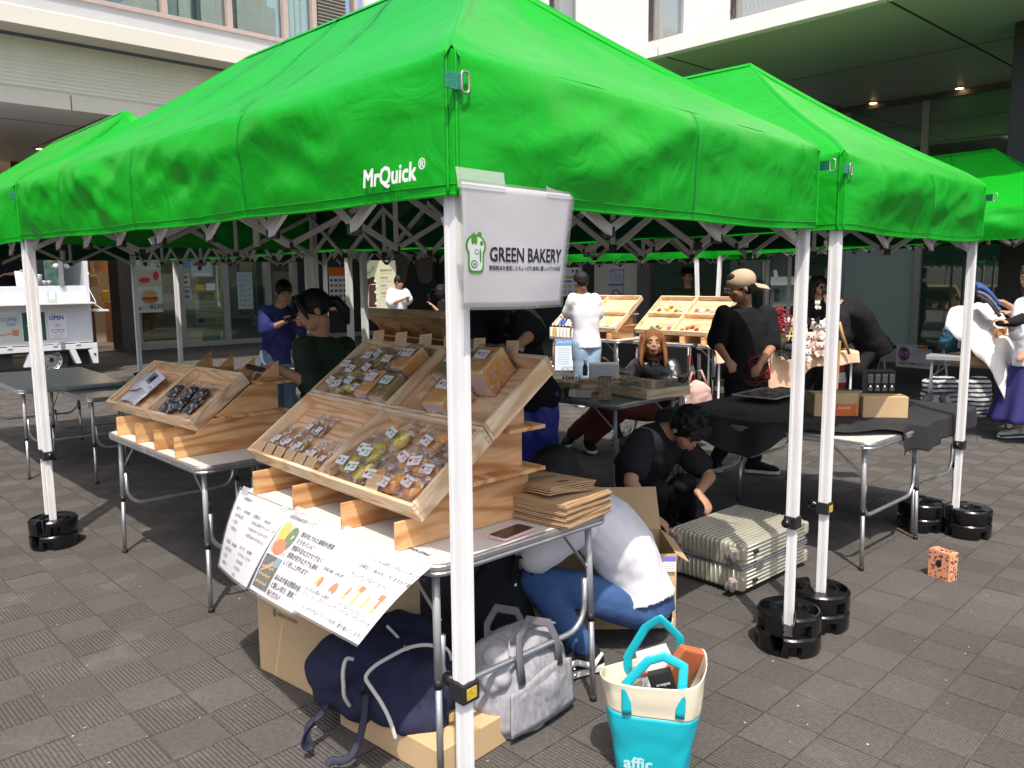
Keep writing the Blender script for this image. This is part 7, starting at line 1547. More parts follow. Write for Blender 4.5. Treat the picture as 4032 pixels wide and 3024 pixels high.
for (y, z, nm_) in ((.045, .205, 0), (.045, .055, 1), (Wy - .045, .205, 2), (Wy - .045, .055, 3)):
 # caster twin wheel on the end face x = 0
 M3 = Matrix.Rotation(R(90), 3, 'X')
 m = MB(); m.box((-.004, y, z), (.02, .062, .055)); hs = m.build('wheel_housing', mat('beige_plastic', (.42, .36, .30), .5), sc1, bevel=.012, seg=3)
 for dy in (-.012, .012):
  m = MB(); m.lathe([(.012, -.007), (.022, -.007), (.024, -.004), (.024, .004), (.022, .007), (.012, .007)], (-.036, y + dy, z - .004), 20, 0, M3); w_ = m.build('wheel', mat('grey_rubber_wheel', (.11, .10, .10), .6), sc1, smooth=False); m = MB(); m.lathe([(.012, -.0078), (.012, .0078)], (-.036, y + dy, z - .004), 12, 0, M3); m.build('hub', CHF, w_)
 m = MB(); m.beam((-.01, y, z + .012), (-.036, y, z), .014, .012); m.build('fork', mat('beige_plastic2', (.42, .36, .30), .5), sc1)
for x, z in ((.10, .205), (.44, .215), (.10, .062), (.44, .062)):
 m = MB(); m.box((x, -.008, z), (.035, .012, .016)); m.build('side_foot', BLACKM, sc1, bevel=.003)
for x in (.14, .42):
 m = MB(); m.box((x, -.006, .137), (.055, .008, .042)); m.build('latch', CHF, sc1, bevel=.002)
for k in range(9):
 for dz in (-.017, .017): m = MB(); m.lathe([(.0028, 0), (.002, .0015)], (.05 + k * .065, -.0025, .135 + dz), 8, 0, Matrix.Rotation(R(90), 3, 'X')); m.build('rivet', CHF, fr_)
# small spotted box
sp_ = thing('spotted_box', 'small upright orange box with black spots on the paving', 'box', (2.185, 3.88, 0), R(28))
ORB = mat('salmon_card', (.78, .34, .19), .6)
m = MB(); m.box((0, .06, .072), (.065, .115, .144)); m.build('carton', ORB, sp_, bevel=.002)
m = MB()
for k in range(120):
 f = k % 3; a = rnd.uniform(0, 3.1); L = rnd.uniform(.004, .0075); w_ = L * .38
 if f == 0: c_, e1, e2, n_ = Vector((rnd.uniform(-.027, .027), .0022, rnd.uniform(.008, .136))), Vector((1, 0, 0)), Z, Vector((0, -.0007, 0))
 elif f == 1: c_, e1, e2, n_ = Vector((-.0328, rnd.uniform(.01, .11), rnd.uniform(.008, .136))), Vector((0, 1, 0)), Z, Vector((-.0007, 0, 0))
 else: c_, e1, e2, n_ = Vector((rnd.uniform(-.027, .027), rnd.uniform(.01, .11), .1443)), Vector((1, 0, 0)), Vector((0, 1, 0)), Vector((0, 0, .0007))
 d1 = e1 * math.cos(a) + e2 * math.sin(a); d2 = e2 * math.cos(a) - e1 * math.sin(a); m.prism([(-L, -w_), (L * .6, -w_ * 1.2), (L, w_ * .6), (-L * .7, w_)], c_, d1, d2, n_)
m.build('spots', INK, sp_, kind='stuff'); m = MB(); m.prism([(.016 * math.cos(a), .019 * math.sin(a)) for a in [k * .393 for k in range(16)]], (-.0336, .06, .08), (0, 1, 0), (0, 0, 1), (-.0006, 0, 0)); m.build('round_label', BLACKM, sp_)
# ------------------------------------------------------------------ black cloth and things on the right table
U3 = Vector((math.cos(R(133.2)), math.sin(R(133.2)), 0)); V3 = Vector((U3.y, -U3.x, 0))
BCL = mat('black_table_cloth', (.016, .016, .019), .75, bump=.15, bscale=9, var=.15, vscale=4)
def cloth(a, b):
 u = -.20 + a * 1.52
 vf = .34 * max(0, 1 - max(0, u + .02) / .34) ** 1.1 - .17 * min(1, max(0, (u - .34) / .25)) - .03 * math.sin(u * 11) - .05 * max(0, u - 1.0)
 v = vf + b * (1.56 - vf)
 z = .682; x_, y_ = u, v
 n_ = noise.noise(Vector((u * 3.1, v * 3.3, 2))); z += .010 + .010 * n_ + .035 * math.exp(-((v - vf - .12) / .10) ** 2) * (.6 + .6 * noise.noise(Vector((u * 4, 1, 5)))) * (v > -.0)
 z += .025 * abs(noise.noise(Vector((u * 6, v * 6, 7)))) * (b < .25)
 if u < 0: z -= min(.15, -u * (.75 if v < .9 else .6)); x_ = -.012 - .05 * min(1, -u) + .012 * math.sin(v * 17)
 if v < 0: z -= -v * .95; y_ = -.012 + v * .15 + .014 * math.sin(u * 19)
 if v > 1.52: z -= (v - 1.52) * 3
 return U3 * x_ + V3 * y_ + Z * z
t = thing('table_cloth', 'black cloth rumpled over the two right-hand tables', 'tablecloth', T3C)
m = MB(); m.grid(cloth, 110, 110); m.build('cloth', BCL, t, smooth=True, solid=.002)
def onT(px, py, z=.69): return at(px, py, z)
def faceM(p, yaw): return Matrix.Translation(p) @ Matrix.Rotation(R(yaw), 4, 'Z')
pb = onT(1757, 905, .69); c1_ = carton('cardboard box with orange label on the black cloth', faceM((1.775, 4.72, .69), -4), .255, .13, .135, CARD2, 'small cartons on the black cloth')
m = MB(); m.box((.175, -.001, .04), (.13, .001, .07)); lb_ = m.build('orange_label', INKO, c1_); text('ZLAND', .022, 'lettering', INKW, c1_, (.135, -.002, .045), (1, 0, 0), Z)
carton('plain cardboard box right of the one with the orange label', faceM((2.035, 4.66, .69), -7), .25, .13, .125, CARD2, 'small cartons on the black cloth')
for k in range(4):
 t = thing('black_carton', '%s of the four upright black cartons on the black cloth' % ('leftmost', 'second from left', 'third from left', 'rightmost')[k], 'carton', (0, 0, 0), 0, 'upright black cartons'); t.matrix_world = faceM(Vector((2.475 + .0485 * k, 5.62 - .003 * k, .695)), -4)
 m = MB(); m.box((.023, .05, .078), (.046, .10, .156)); m.build('carton', BLACKP, t, bevel=.0015); m = MB(); m.box((.023, -.0006, .10), (.034, .0006, .06)); m.box((.023, -.0006, .028), (.03, .0006, .025)); m.build('panel', mat('dark_grey_print', (.05, .05, .05), .5), t); m = MB(); m.lathe([(.007, 0), (.007, .0006)], (.023, -.001, .048), 10, 0, Matrix.Rotation(R(90), 3, 'X')); m.build('white_mark', INKW, t)
 text('BLACK', .010, 'lettering', INKGREY, t, (.006, -.0015, .125), (1, 0, 0), Z)
q1, q2, q3 = at(1582, 854, .73), at(1659, 862, .73), at(1640, 820, .73)
af = framed('leaflet_stand', 'clear acrylic leaflet stand with black leaflet lying on the black cloth', 'leaflet stand', q1, q2 - q1, q3 - q1)
Wd_, Hd_ = .30, .42
for z_, nm_, mt, ins in ((.0, 'backing', BLACKP, .02), (.008, 'acrylic_sheet', film('acrylic', gloss=.25, bscale=2, bump=0, haze=.04), .0)):
 m = MB(); m.box((Wd_ / 2, Hd_ / 2, z_), (Wd_ - 2 * ins, Hd_ - 2 * ins, .004)); m.build(nm_, mt, af)
m = MB()
for a_, b_ in (((0, 0), (Wd_, 0)), ((Wd_, 0), (Wd_, Hd_)), ((Wd_, Hd_), (0, Hd_)), ((0, Hd_), (0, 0))): m.beam((*a_, .005), (*b_, .005), .012, .008)
m.build('frame_edge', mat('clear_edge', (.5, .5, .52), .2, spec=.8), af)
txt(af, 'EE', .12, .20, .09, INKGREY, 8, bold=.006); txt(af, 'BLACK LABEL\nCOLLECTION', .08, .12, .025, INKGREY, 8)
t = framed('tablet', 'thin dark tablet with silver rim at the back of the black cloth', 'tablet', at(1800, 848, .70), (1, -.12, 0), (.15, 1, 0)); m = MB(); m.prism(rrect(.20, .10, .02), (0, 0, 0), (1, 0, 0), (0, 1, 0), (0, 0, .010)); m.build('rim', CHF, t); m = MB(); m.prism([(x + .008, y + .008) for x, y in rrect(.184, .084, .016)], (0, 0, .0103), (1, 0, 0), (0, 1, 0), (0, 0, .0006)); m.build('screen', PHONEM, t)
# ------------------------------------------------------------------ jewellery table (things lie on z = .70)
def T(px, py, z=.703): return at(px, py, z)
p = T(1252, 838); q_ = T(1386, 862)
exj = (q_ - p).normalized(); eyj = Vector((-exj.y, exj.x, 0))
jt = tray('flat pine tray holding black inserts and a glass lid on the jewellery table', p + Z * .068, exj, eyj, (q_ - p).length + .05, .40, .068)
Lj = (q_ - p).length + .05
m = MB(); m.box((.18, .22, -.035), (.15, .14, .03)); m.build('black_insert', BLACKM, jt, bevel=.003)
for k in range(4): m = MB(); m.ell((.14 + .03 * k, .22 + .02 * (k % 2), -.012), (.014, .014, .012)); m.build('dark_red_bead', mat('dark_red', (.20, .03, .03), .4), jt, smooth=True)
t = framed('glass_lid', 'sheet of glass lying over the right half of the flat pine tray', 'glass lid', jt.matrix_world @ Vector((Lj * .45, .02, .002)), exj, eyj); m = MB(); m.box((Lj * .28, .18, .003), (Lj * .56, .36, .005)); m.build('pane', film('lid_glass', tint=(.8, .9, .85), gloss=.05, bscale=1, bump=0, haze=.15), t, bevel=.001)
jt2 = tray('flat pine tray behind the pale box at the left of the jewellery table', T(1205, 842) + Z * .066, exj, eyj, .27, .36, .066)
def ibox(name, label, cat, px, py, w, d, h, yaw, matx, bev=.002, z=.703, group=None):
 t = thing(name, label, cat, (0, 0, 0), 0, group); t.matrix_world = faceM(T(px, py, z), yaw); m = MB(); m.box((w / 2, d / 2, h / 2), (w, d, h)); m.build('carton', matx, t, bevel=bev); return t
PBX = mat('pale_grey_card', (.55, .55, .53), .6); CRM = mat('cream_card', (.62, .57, .48), .7)
t = ibox('gift_box', 'pale grey box reading thank you at the left of the jewellery table', 'box', 1170, 848, .10, .07, .075, -18, PBX); text('thank you', .018, 'lettering', KRAFT, t, (.015, -.001, .03), (1, 0, 0), Z, shear=.3)
ibox('ring_box', 'small black box beside the open cream box', 'box', 1221, 856, .04, .05, .062, 5, BLACKM)
t = ibox('open_box', 'small open cream carton lying on its side on the jewellery table', 'box', 1245, 859, .10, .06, .05, -10, CRM); m = MB(); m.prism([(0, 0), (.05, .005), (.045, .05), (-.005, .055)], (-.002, 0, .002), (-1, -.3, .1), (0, .2, 1), (0, .001, 0)); m.build('flap', CRM, t, solid=.001)
t = ibox('patterned_bag', 'upright brown paper bag with pale leaf pattern on the jewellery table', 'paper bag', 1292, 864, .085, .05, .155, -12, mat('brown_pattern_paper', (.30, .20, .15), .8))
m = MB()
for k in range(26): x_, z_ = .008 + rnd.random() * .07, .008 + rnd.random() * .14; m.prism([(-.006, 0), (0, .004), (.007, .001), (.001, -.004)], (x_, -.0012, z_), (math.cos(k), 0, math.sin(k)), (-math.sin(k), 0, math.cos(k)), (0, .0004, 0))
m.build('leaf_print', mat('pale_leaf_print', (.58, .50, .42), .8), t, kind='stuff')
ibox('white_storage_box', 'white translucent plastic box with oval handle hole on the jewellery table', 'plastic box', 1272, 818, .24, .14, .12, -6, mat('white_polypropylene', (.85, .86, .85), .35, spec=.4), .012)
t = thing('bottle', 'small amber bottle beside the white plastic box', 'bottle', T(1264, 811)); m = MB(); m.lathe([(.02, 0), (.021, .003), (.021, .075), (.012, .09), (.012, .10)], (0, 0, 0), 16); m.build('glass_body', mat('amber_glass', (.22, .06, .01), .1, tr=.4), t, smooth=True); m = MB(); m.lathe([(.014, .1), (.014, .125), (.010, .128)], (0, 0, 0), 14); m.build('cap', CARDW, t)
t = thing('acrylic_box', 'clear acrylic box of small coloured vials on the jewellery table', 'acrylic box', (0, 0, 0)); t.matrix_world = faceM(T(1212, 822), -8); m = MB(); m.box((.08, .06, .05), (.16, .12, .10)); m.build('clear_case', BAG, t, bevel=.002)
for k in range(6): m = MB(); m.lathe([(.008, .003), (.008, .028)], (.015 + .026 * k, .03, 0), 10); m.build('vial', (INKB, PURPLE, INKR, LOGO_G, PURPLE, INKB)[k], t)
# ------------------------------------------------------------------ further display stands
def fullstand(desc, C, yaw, n=2, w=.563, l=.35, z=.70, rows=2, tl=None, topm=TOPW):
 Uy = Vector((math.cos(R(yaw)), math.sin(R(yaw)), 0)); Vy = Vector((Uy.y, -Uy.x, 0))
 ftable('folding table under the %s stand' % desc, C, yaw, 1.22, .76, z, topm)
 stand('stepped plywood stand of the %s' % desc, C, z, yaw, (.19, .49, .81, 1.10), .075, .089)
 ex, ey = -Uy, Vy * math.cos(TA) + Z * math.sin(TA); O = C + Uy * (.10 + n * w) + Vy * .05 + Z * (z + .15); out = {}
 for j in range(rows):
  for i in range(n):
   out[i, j] = tray('%s pine tray of the %s' % ((('lower left', 'lower right'), ('upper left', 'upper right'))[j][i], desc), O + ex * (w * i) + ey * (l * j), ex, ey, w - .002, l - .002)
 return out
fs = fullstand('flower hair-clip display behind the wheelchair', Vector((2.36, 9.42, 0)), 133.3)
ls = fullstand('lotion display in front of the man in white', Vector((1.36, 10.35, 0)), 134)
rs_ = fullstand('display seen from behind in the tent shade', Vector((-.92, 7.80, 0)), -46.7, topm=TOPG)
def flower(label, tr_, x, y, c, r_=.03, z=-.045, grp='artificial flower hair clips'):
 t = thing('flower_clip', label, 'flower clip', (0, 0, 0), 0, grp); t.matrix_world = tr_.matrix_world @ Matrix.Translation((x, y, z)); m = MB()
 for ring in range(3):
  for k in range(8):
   a = k * .785 + ring * .4; rr_ = r_ * (1 - .3 * ring); m.ell((rr_ * .6 * math.cos(a), rr_ * .6 * math.sin(a), .006 * ring), (rr_ * .42, rr_ * .26, .006), Matrix.Rotation(a, 3, 'Z') @ Matrix.Rotation(-.4 - .2 * ring, 3, 'Y'), 8, 5)
 m.build('petals', c, t, smooth=True); m = MB(); m.ell((0, 0, .014), (r_ * .2, r_ * .2, .005), None, 8, 5); m.build('centre', INKY, t)
FM = {n: mat('petal_' + n, c, .7) for n, c in (('orange', (.75, .16, .03)), ('pink', (.68, .16, .38)), ('white', (.72, .70, .64)), ('red', (.40, .03, .05)), ('yellow', (.75, .50, .05)), ('lilac', (.60, .40, .52)), ('green', (.10, .25, .14)))}
for (i, j), its in {(0, 1): ((.10, .10, 'red'), (.17, .16, 'white'), (.22, .12, 'yellow'), (.25, .17, 'orange'), (.36, .10, 'green'), (.44, .12, 'white'), (.49, .06, 'white')), (1, 1): ((.10, .12, 'pink'), (.16, .08, 'lilac'), (.24, .15, 'lilac'), (.33, .1, 'lilac'), (.40, .17, 'white')), (0, 0): ((.20, .10, 'green'), (.27, .13, 'green'), (.33, .09, 'green'), (.46, .11, 'pink')), (1, 0): ((.10, .08, 'orange'), (.16, .12, 'orange'), (.22, .14, 'red'), (.13, .18, 'white'), (.30, .10, 'red'))}.items():
 for k, (x, y, c) in enumerate(its): flower('%s flower clip, %s from the left in the %s flower tray' % (c, ORDN[k], (('lower left', 'lower right'), ('upper left', 'upper right'))[j][i]), fs[i, j], x, y, FM[c], .034 if c != 'green' else .028)
# peg board texture of the upper flower trays, lotion bottles and packs
def bottle(label, M, h, r_, c, capc, grp):
 t = thing('bottle', label, 'bottle', (0, 0, 0), 0, grp); t.matrix_world = M; m = MB(); m.lathe([(r_, 0), (r_, h * .75), (r_ * .5, h * .83)], (0, 0, 0), 12); m.build('flask', c, t, smooth=False); m = MB(); m.lathe([(r_ * .6, h * .83), (r_ * .6, h), (r_ * .3, h * 1.02)], (0, 0, 0), 10); m.build('cap', capc, t)
C4 = Vector((1.36, 10.35, 0)); U4 = Vector((math.cos(R(134)), math.sin(R(134)), 0)); V4 = Vector((U4.y, -U4.x, 0))
bc = [INKW, INKY, INKW, INKW, INKW, INKW, CARDW, PINKP, CARDW, INKW, mat('floral_white', (.6, .62, .7), .5, var=.3, vscale=60)]
for k in range(11): bottle('%s lotion bottle from the left in the row before the lotion trays' % ORDN[k], Matrix.Translation(C4 + U4 * (1.18 - .062 * k - (.02 if k > 5 else 0)) + V4 * .012 + Z * .703), .155 if k < 6 else .12, .024, bc[k], BLACKM if k < 6 else CARDW, 'lotion bottles standing before the trays')
for k in range(8): bottle('%s dark capped tube from the left in the lower left lotion tray' % ORDN[k], ls[0, 0].matrix_world @ Matrix.Translation((.05 + .06 * k, .04, -.03)) @ Matrix.Rotation(R(-80), 4, 'X'), .16, .018, INKB if k in (1, 2, 5) else (SILV if k % 2 else CARDW), BLACKM, 'tubes in the lower left lotion tray')
for k in range(7): bottle('%s white flask from the left in the upper left lotion tray' % ORDN[k], ls[0, 1].matrix_world @ Matrix.Translation((.06 + .07 * k, .05, -.03)) @ Matrix.Rotation(R(-80), 4, 'X'), .18, .022, CARDW, BLACKM, 'flasks in the upper left lotion tray')
for k in range(6):
 t = thing('soap_pack', '%s small wrapped soap from the left in the lower right lotion tray' % ORDN[k], 'soap pack', (0, 0, 0), 0, 'wrapped soaps in the lotion tray'); t.matrix_world = ls[1, 0].matrix_world @ Matrix.Translation((.05 + .08 * k, .05 + .05 * (k % 2), -.04)); m = MB(); m.box((0, 0, 0), (.05, .07, .025)); m.build('wrapper', (SILV, FM['lilac'], FM['green'], CARDW, FM['green'], SILV)[k], t, bevel=.006)
C2_ = T2C
# clear bottle and a helper's pack at the seller's hands
t = thing('snack_pack', 'black wrapped pack held in the seller\'s hand over the plywood fins', 'snack pack', XX(552, 795, 4.10)); m = MB(); m.box((0, 0, 0), (.10, .055, .022), Matrix.Rotation(.4, 3, 'Z') @ Matrix.Rotation(.25, 3, 'Y')); m.build('black_wafer', BLK, t, bevel=.008)
t = thing('water_bottle', 'clear water bottle with yellow cap beside the person in royal blue', 'bottle', XX(637, 775, 7.2) - Z * .05); m = MB(); m.lathe([(.032, 0), (.034, .01), (.034, .12), (.014, .16), (.014, .175)], (0, 0, 0), 16); m.build('clear_body', BAG, t, smooth=True); m = MB(); m.lathe([(.017, .175), (.017, .195)], (0, 0, 0), 14); m.build('cap', INKY, t)
ftable('folding table in front of the person in royal blue', Vector((-1.72, 6.65, 0)), 134, 1.22, .6, .70, TOPW)
# ------------------------------------------------------------------ toy table
PEACH = mat('peach_cloth', (.66, .44, .29), .85, bump=.2, bscale=14, var=.06)
tt_ = thing('toy_table', 'table with peach cloth and long corner drape, covered in plush toys', 'table', (2.20, 8.75, 0), R(-4))
m = MB()
def pcl(a, b):
 x = a * 1.5; 
 if b < .55: return Vector((x, .75 * (1 - b / .55), .705))
 d = (b - .55) / .45; L = .13 + .42 * math.exp(-((x - .72) / .20) ** 2) - .02 * math.sin(x * 9)
 return Vector((x, -.02 - .03 * d - .02 * math.sin(x * 30) * d, .70 - L * d))
m.grid(pcl, 90, 26); m.build('cloth', PEACH, tt_, smooth=True, solid=.003)
for x in (.05, 1.45):
 for y in (.05, .70): m = MB(); m.tube([(x, y, .69), (x, y, .0)], .012, 8); m.build('leg', WHITEP, tt_)
t = thing('toy_shelf', 'small white wooden shelf with scalloped top on the toy table', 'shelf', (2.98, 8.95, .71), R(-6)); WSH = mat('white_shelf_paint', (.62, .62, .55), .5)
for x in (0, .24): m = MB(); m.box((x, 0, .17), (.014, .14, .34)); m.build('side_panel', WSH, t)
for z in (.005, .14, .30): m = MB(); m.box((.12, 0, z), (.226, .14, .012)); m.build('shelf_board', WSH, t)
m = MB(); m.prism([(0, .30), (.24, .30), (.24, .355)] + [(.24 - .24 * k / 10, .34 + .018 * math.cos(k * math.pi)) for k in range(1, 10)] + [(0, .355)], (0, -.07, 0), (1, 0, 0), (0, 0, 1), (0, .01, 0)); m.build('top_board', WSH, t)
PLW = mat('white_plush', (.62, .56, .52), .95, bump=.6, bscale=60); PLP = mat('pink_plush', (.58, .42, .37), .95, bump=.4, bscale=50); PLB = mat('black_plush', (.02, .018, .02), .9, bump=.4, bscale=50)
for k, (px, py, Y, mt, s_, lab) in enumerate(((1768, 704, 8.75, PLW, .105, 'white plush dog with black nose at the top of the toy heap'), (1790, 712, 8.8, PLW, .10, 'white plush cat right of the white plush dog'), (1735, 722, 8.7, PLP, .075, 'pale pink plush lying left in the toy heap'), (1750, 728, 8.65, PLP, .09, 'pink dressed plush in the middle of the heap'), (1738, 747, 8.6, PLP, .085, 'pink plush with bead eye at the front left'), (1772, 748, 8.6, PLP, .08, 'pink plush leaning to the right'), (1742, 762, 8.5, PLW, .07, 'cream plush lying flat at the cloth edge'), (1705, 752, 8.55, PLB, .08, 'black plush at the left of the heap'), (1685, 748, 8.6, PLB, .07, 'black plush beside the price sign'), (1766, 655, 8.85, PLW, .045, 'tiny white figure on top of the white shelf'))):
 c_ = XX(px, py, Y); t = thing('plush_toy', lab, 'plush toy', c_, rnd.uniform(-.5, .5), 'plush toys on the peach clothed table'); m = MB()
 m.ell((0, 0, 0), (s_ * .75, s_ * .6, s_ * .62)); m.ell((0, 0, -s_ * .8), (s_ * .6, s_ * .5, s_ * .7))
 for x in (-1, 1): m.ell((x * s_ * .55, 0, s_ * .5), (s_ * .2, s_ * .14, s_ * .32), Matrix.Rotation(x * .4, 3, 'Y')); m.tube([(x * s_ * .4, 0, -s_ * .7), (x * s_ * .8, -s_ * .35, -s_ * 1.1)], [s_ * .24, s_ * .2], 8); m.tube([(x * s_ * .3, 0, -s_ * 1.2), (x * s_ * .5, -s_ * .6, -s_ * 1.4)], [s_ * .24, s_ * .2], 8)
 m.ell((0, -s_ * .5, -s_ * .12), (s_ * .3, s_ * .25, s_ * .2)); m.build('plush_body', mt, t, remesh=s_ * .11, sm=2, disp=(.012, .03))
 for x in (-1, 1): q5 = MB(); q5.ell((x * s_ * .25, -s_ * .58, s_ * .12), (s_ * .09, s_ * .06, s_ * .09), None, 8, 6); q5.build('eye', BLACKP, t, smooth=True)
 q5 = MB(); q5.ell((0, -s_ * .75, -s_ * .06), (s_ * .11, s_ * .06, s_ * .08), None, 8, 6); q5.build('nose', BLACKP, t, smooth=True)
t = thing('bow_hat', 'black bow on the white plush dog', 'bow', XX(1757, 692, 8.68)); m = MB()
for x in (-1, 1): m.prism([(0, 0), (.07 * x, .04), (.07 * x, -.04)], (0, 0, 0), (1, 0, 0), (0, 0, 1), (0, .02, 0))
m.build('ribbon', BLACKC, t)
t = thing('flower_bunch', 'bunch of deep red dried flowers with a few yellow sprigs on the toy table', 'flowers', XX(1688, 730, 8.7)); REDF = mat('dried_red_flowers', (.30, .02, .035), .9, var=.5, vscale=40); 
m = MB()
for k in range(230):
 a = rnd.uniform(0, 6.28); r_ = rnd.uniform(0, .12) ; z_ = rnd.uniform(.02, .33); r_ *= math.sin(min(1, z_ / .36) * 2.6) ** .5; m.ell((r_ * math.cos(a), r_ * math.sin(a), z_), (.012, .012, .010), None, 5, 4)
m.build('blossoms', REDF, t, kind='stuff'); m = MB(); 
for k in range(40): a = rnd.uniform(0, 6.28); m.ell((.07 + .025 * math.cos(a) + .001 * k, -.08, -.02 + .005 * k), (.010, .010, .008), None, 5, 4)
m.build('yellow_sprigs', INKY, t, kind='stuff'); m = MB(); m.tube([(0, 0, .05), (0, 0, -.14)], [.05, .035], 10); m.build('stems', mat('dry_stem', (.12, .10, .04), .9), t)
t = thing('wooden_easel', 'slim wooden easel pole with branch beside the bending person', 'easel', (3.45, 8.6, 0)); GOLDW = mat('golden_wood', (.45, .27, .10), .6); m = MB(); m.beam((0, 0, 0), (.02, 0, .82), .05, .02); m.build('pole', GOLDW, t); m = MB(); m.tube([(0, -.03, 1.02), (.04, -.03, .88), (.12, -.03, .68)], .016, 8); m.build('branch', GOLDW, t, smooth=True)
# traffic cones
RED = mat('cone_red', (.42, .02, .015), .5)
for k, (x, y) in enumerate(((4.02, 10.0), (2.35, 10.9))):
 t = thing('traffic_cone', ('red and white traffic cone behind the wooden easel', 'red and white traffic cone under the flower table beside the legs')[k], 'traffic cone', (x, y, 0), 0, 'red and white traffic cones')
 m = MB(); m.box((0, 0, .015), (.38, .38, .03)); m.build('base', RED, t, bevel=.01)
 for j, (z0, z1) in enumerate(((.03, .20), (.20, .32), (.32, .46), (.46, .56), (.56, .70))):
  rr_ = lambda z: .15 - .17 * z; m = MB(); m.lathe([(rr_(z0), z0), (rr_(z1), z1)], (0, 0, 0), 24); m.build('red_band' if j % 2 == 0 else 'white_band', RED if j % 2 == 0 else INKW, t, smooth=False)
# no-parking sign on a barrier
dS = Vector((.70, -.03, 0)); sgn = framed('no_parking_sign', 'white board with red ring bicycle symbol on the barrier by the glass', 'sign', XX(1938, 790, 10.9), XX(2010, 796, 10.4) - XX(1938, 790, 10.9), Z)
m = MB(); m.box((.26, .14, 0), (.56, .30, .006)); m.build('board', mat('sign_board_white', (.60, .60, .58), .6), sgn); oval(sgn, .11, .165, .095, .095, INKR, 6); oval(sgn, .11, .165, .078, .078, INKB, 7)
for x in (.075, .145): oval(sgn, x, .17, .028, .028, INKW, 8, n=16); oval(sgn, x, .17, .02, .02, INKB, 9, n=16)
poly(sgn, [(.06, .22), (.075, .235), (.165, .12), (.15, .105)], INKR, 10); txt(sgn, 'ここは駐輪場では\nありません', .23, .20, .038, INKGREY, 6); txt(sgn, '駐輪は地下駐輪場をご利用ください', .04, .03, .032, INK, 6, bold=.001)
def barrier(label, a, b):
 t = thing('barrier_bar', label, 'barrier', a, 0, 'black and yellow barrier bars'); d = b - a; n = 8
 for k in range(n): m = MB(); m.tube([d * (k / n), d * ((k + 1) / n)], .022, 10); m.build('band', INKO if k % 2 else BLACKM, t, smooth=True)
 for f in (0.05, .95): m = MB(); q6 = d * f; m.tube([q6, q6 + Vector((.0, .18, -a.z))], .014, 6); m.tube([q6, q6 + Vector((0, -.18, -a.z))], .014, 6); m.build('stand', GREYF, t)
barrier('black and orange barrier bar at the tinted glass behind the sign', XX(1900, 748, 11.4), XX(2046, 752, 10.1)); barrier('black and yellow barrier bar before the beige wall', XX(1325, 733, 12.6), XX(1400, 735, 12.0))
# ------------------------------------------------------------------ right-hand table with cloth covered boards
ftable('white legged folding table at the right with wooden boards and cloth', Vector((4.60, 7.42, 0)), 128, .80, .76, .70, TOPW, legmat=WHITEP)
ORW = wood('orange_ply', (.66, .36, .15), (.50, .24, .09), 'x', 8)
for k, (px0, px1, py, Y, h_, d_, lab) in enumerate(((2053, 2160, 787, 7.72, .09, .3, 'lowest of the wooden boxes on the right table'), (2088, 2168, 770, 7.80, .15, .28, 'middle wooden box under the white cloth on the right table'), (2088, 2150, 736, 7.84, .12, .26, 'upper wooden box under the white cloth on the right table'))):
 a_, b_ = XX(px0, py, Y), XX(px1, py, Y - .2); t = thing('wooden_box', lab, 'wooden box', (0, 0, 0), 0, 'wooden boxes on the right table'); d__ = b_ - a_; t.matrix_world = faceM(Vector((a_.x, a_.y, a_.z)), math.degrees(math.atan2(d__.y, d__.x))); m = MB(); m.box((d__.length / 2, d_ / 2, h_ / 2), (d__.length, d_, h_)); m.build('board', ORW, t, bevel=.003)
WCL = mat('white_cotton_sheet', (.66, .63, .62), .8, bump=.15, bscale=10, tr=.0)
wt = thing('white_cloth', 'white cloth spread over the tilted wooden boxes at the right', 'cloth', (0, 0, 0)); m = MB()
c00, c10, c11, c01 = XX(2040, 672, 7.75), XX(2172, 800, 7.25), XX(2212, 735, 7.9), XX(2125, 652, 8.3)
m.grid(lambda a, b: (c00.lerp(c10, a)).lerp(c01.lerp(c11, a), b) + Z * (.055 * noise.noise(Vector((a * 4, b * 3, 1))) + .02 * math.sin(a * 21 + b * 5) + .05 * math.sin(math.pi * a)) - Vector((0, .02, .16)) * max(0, 1 - b * 6) ** 2 - Vector((0, 0, .12)) * max(0, a - .8) * 5 * (1 - b), 40, 30); m.build('cloth', WCL, wt, smooth=True, solid=.003)
t = thing('folded_blue_cloth', 'bundle of folded blue and violet cloth held up at the right edge', 'folded cloth', (0, 0, 0))
for k, mt in enumerate((mat('cloth_dark', (.06, .05, .06), .9), mat('cloth_grey_blue', (.16, .16, .22), .9), mat('cloth_blue', (.03, .08, .25), .9))):
 m = MB(); a_, b_ = XX(2108, 634 - 7 * k, 7.75), XX(2156, 678 - 9 * k, 7.65); 
 m.grid(lambda a, b, a_=a_, b_=b_, k=k: a_.lerp(b_, a) + Vector((.05, .12, .02)) * (b * 2 - 1) + Z * (.035 * math.sin(math.pi * a) + .01 * k + .012 * noise.noise(Vector((a * 5, b * 5, k)))), 16, 10); m.build('layer', mt, t, smooth=True, solid=.03)
ibox('plastic_tray', 'grey translucent plastic tray at the left end of the right table', 'tray', 1999, 777, .30, .24, .045, -38, mat('grey_plastic_tray', (.30, .31, .33), .3), .006)
t = thing('blue_bag', 'dark teal cloth bag with pale ruffles behind the white leg at the right', 'bag', XX(2058, 752, 8.3)); m = MB(); m.ell((0, 0, .12), (.13, .1, .14)); m.ell((-.05, 0, .06), (.10, .08, .08)); m.build('bag_body', mat('petrol_cloth', (.01, .07, .12), .8), t, remesh=.012, sm=2, disp=(.04, .06)); m = MB()
for k in range(9): m.ell((.02 + .02 * (k % 3), -.10, .02 + .03 * (k // 3)), (.028, .012, .016), Matrix.Rotation(k, 3, 'Y'))
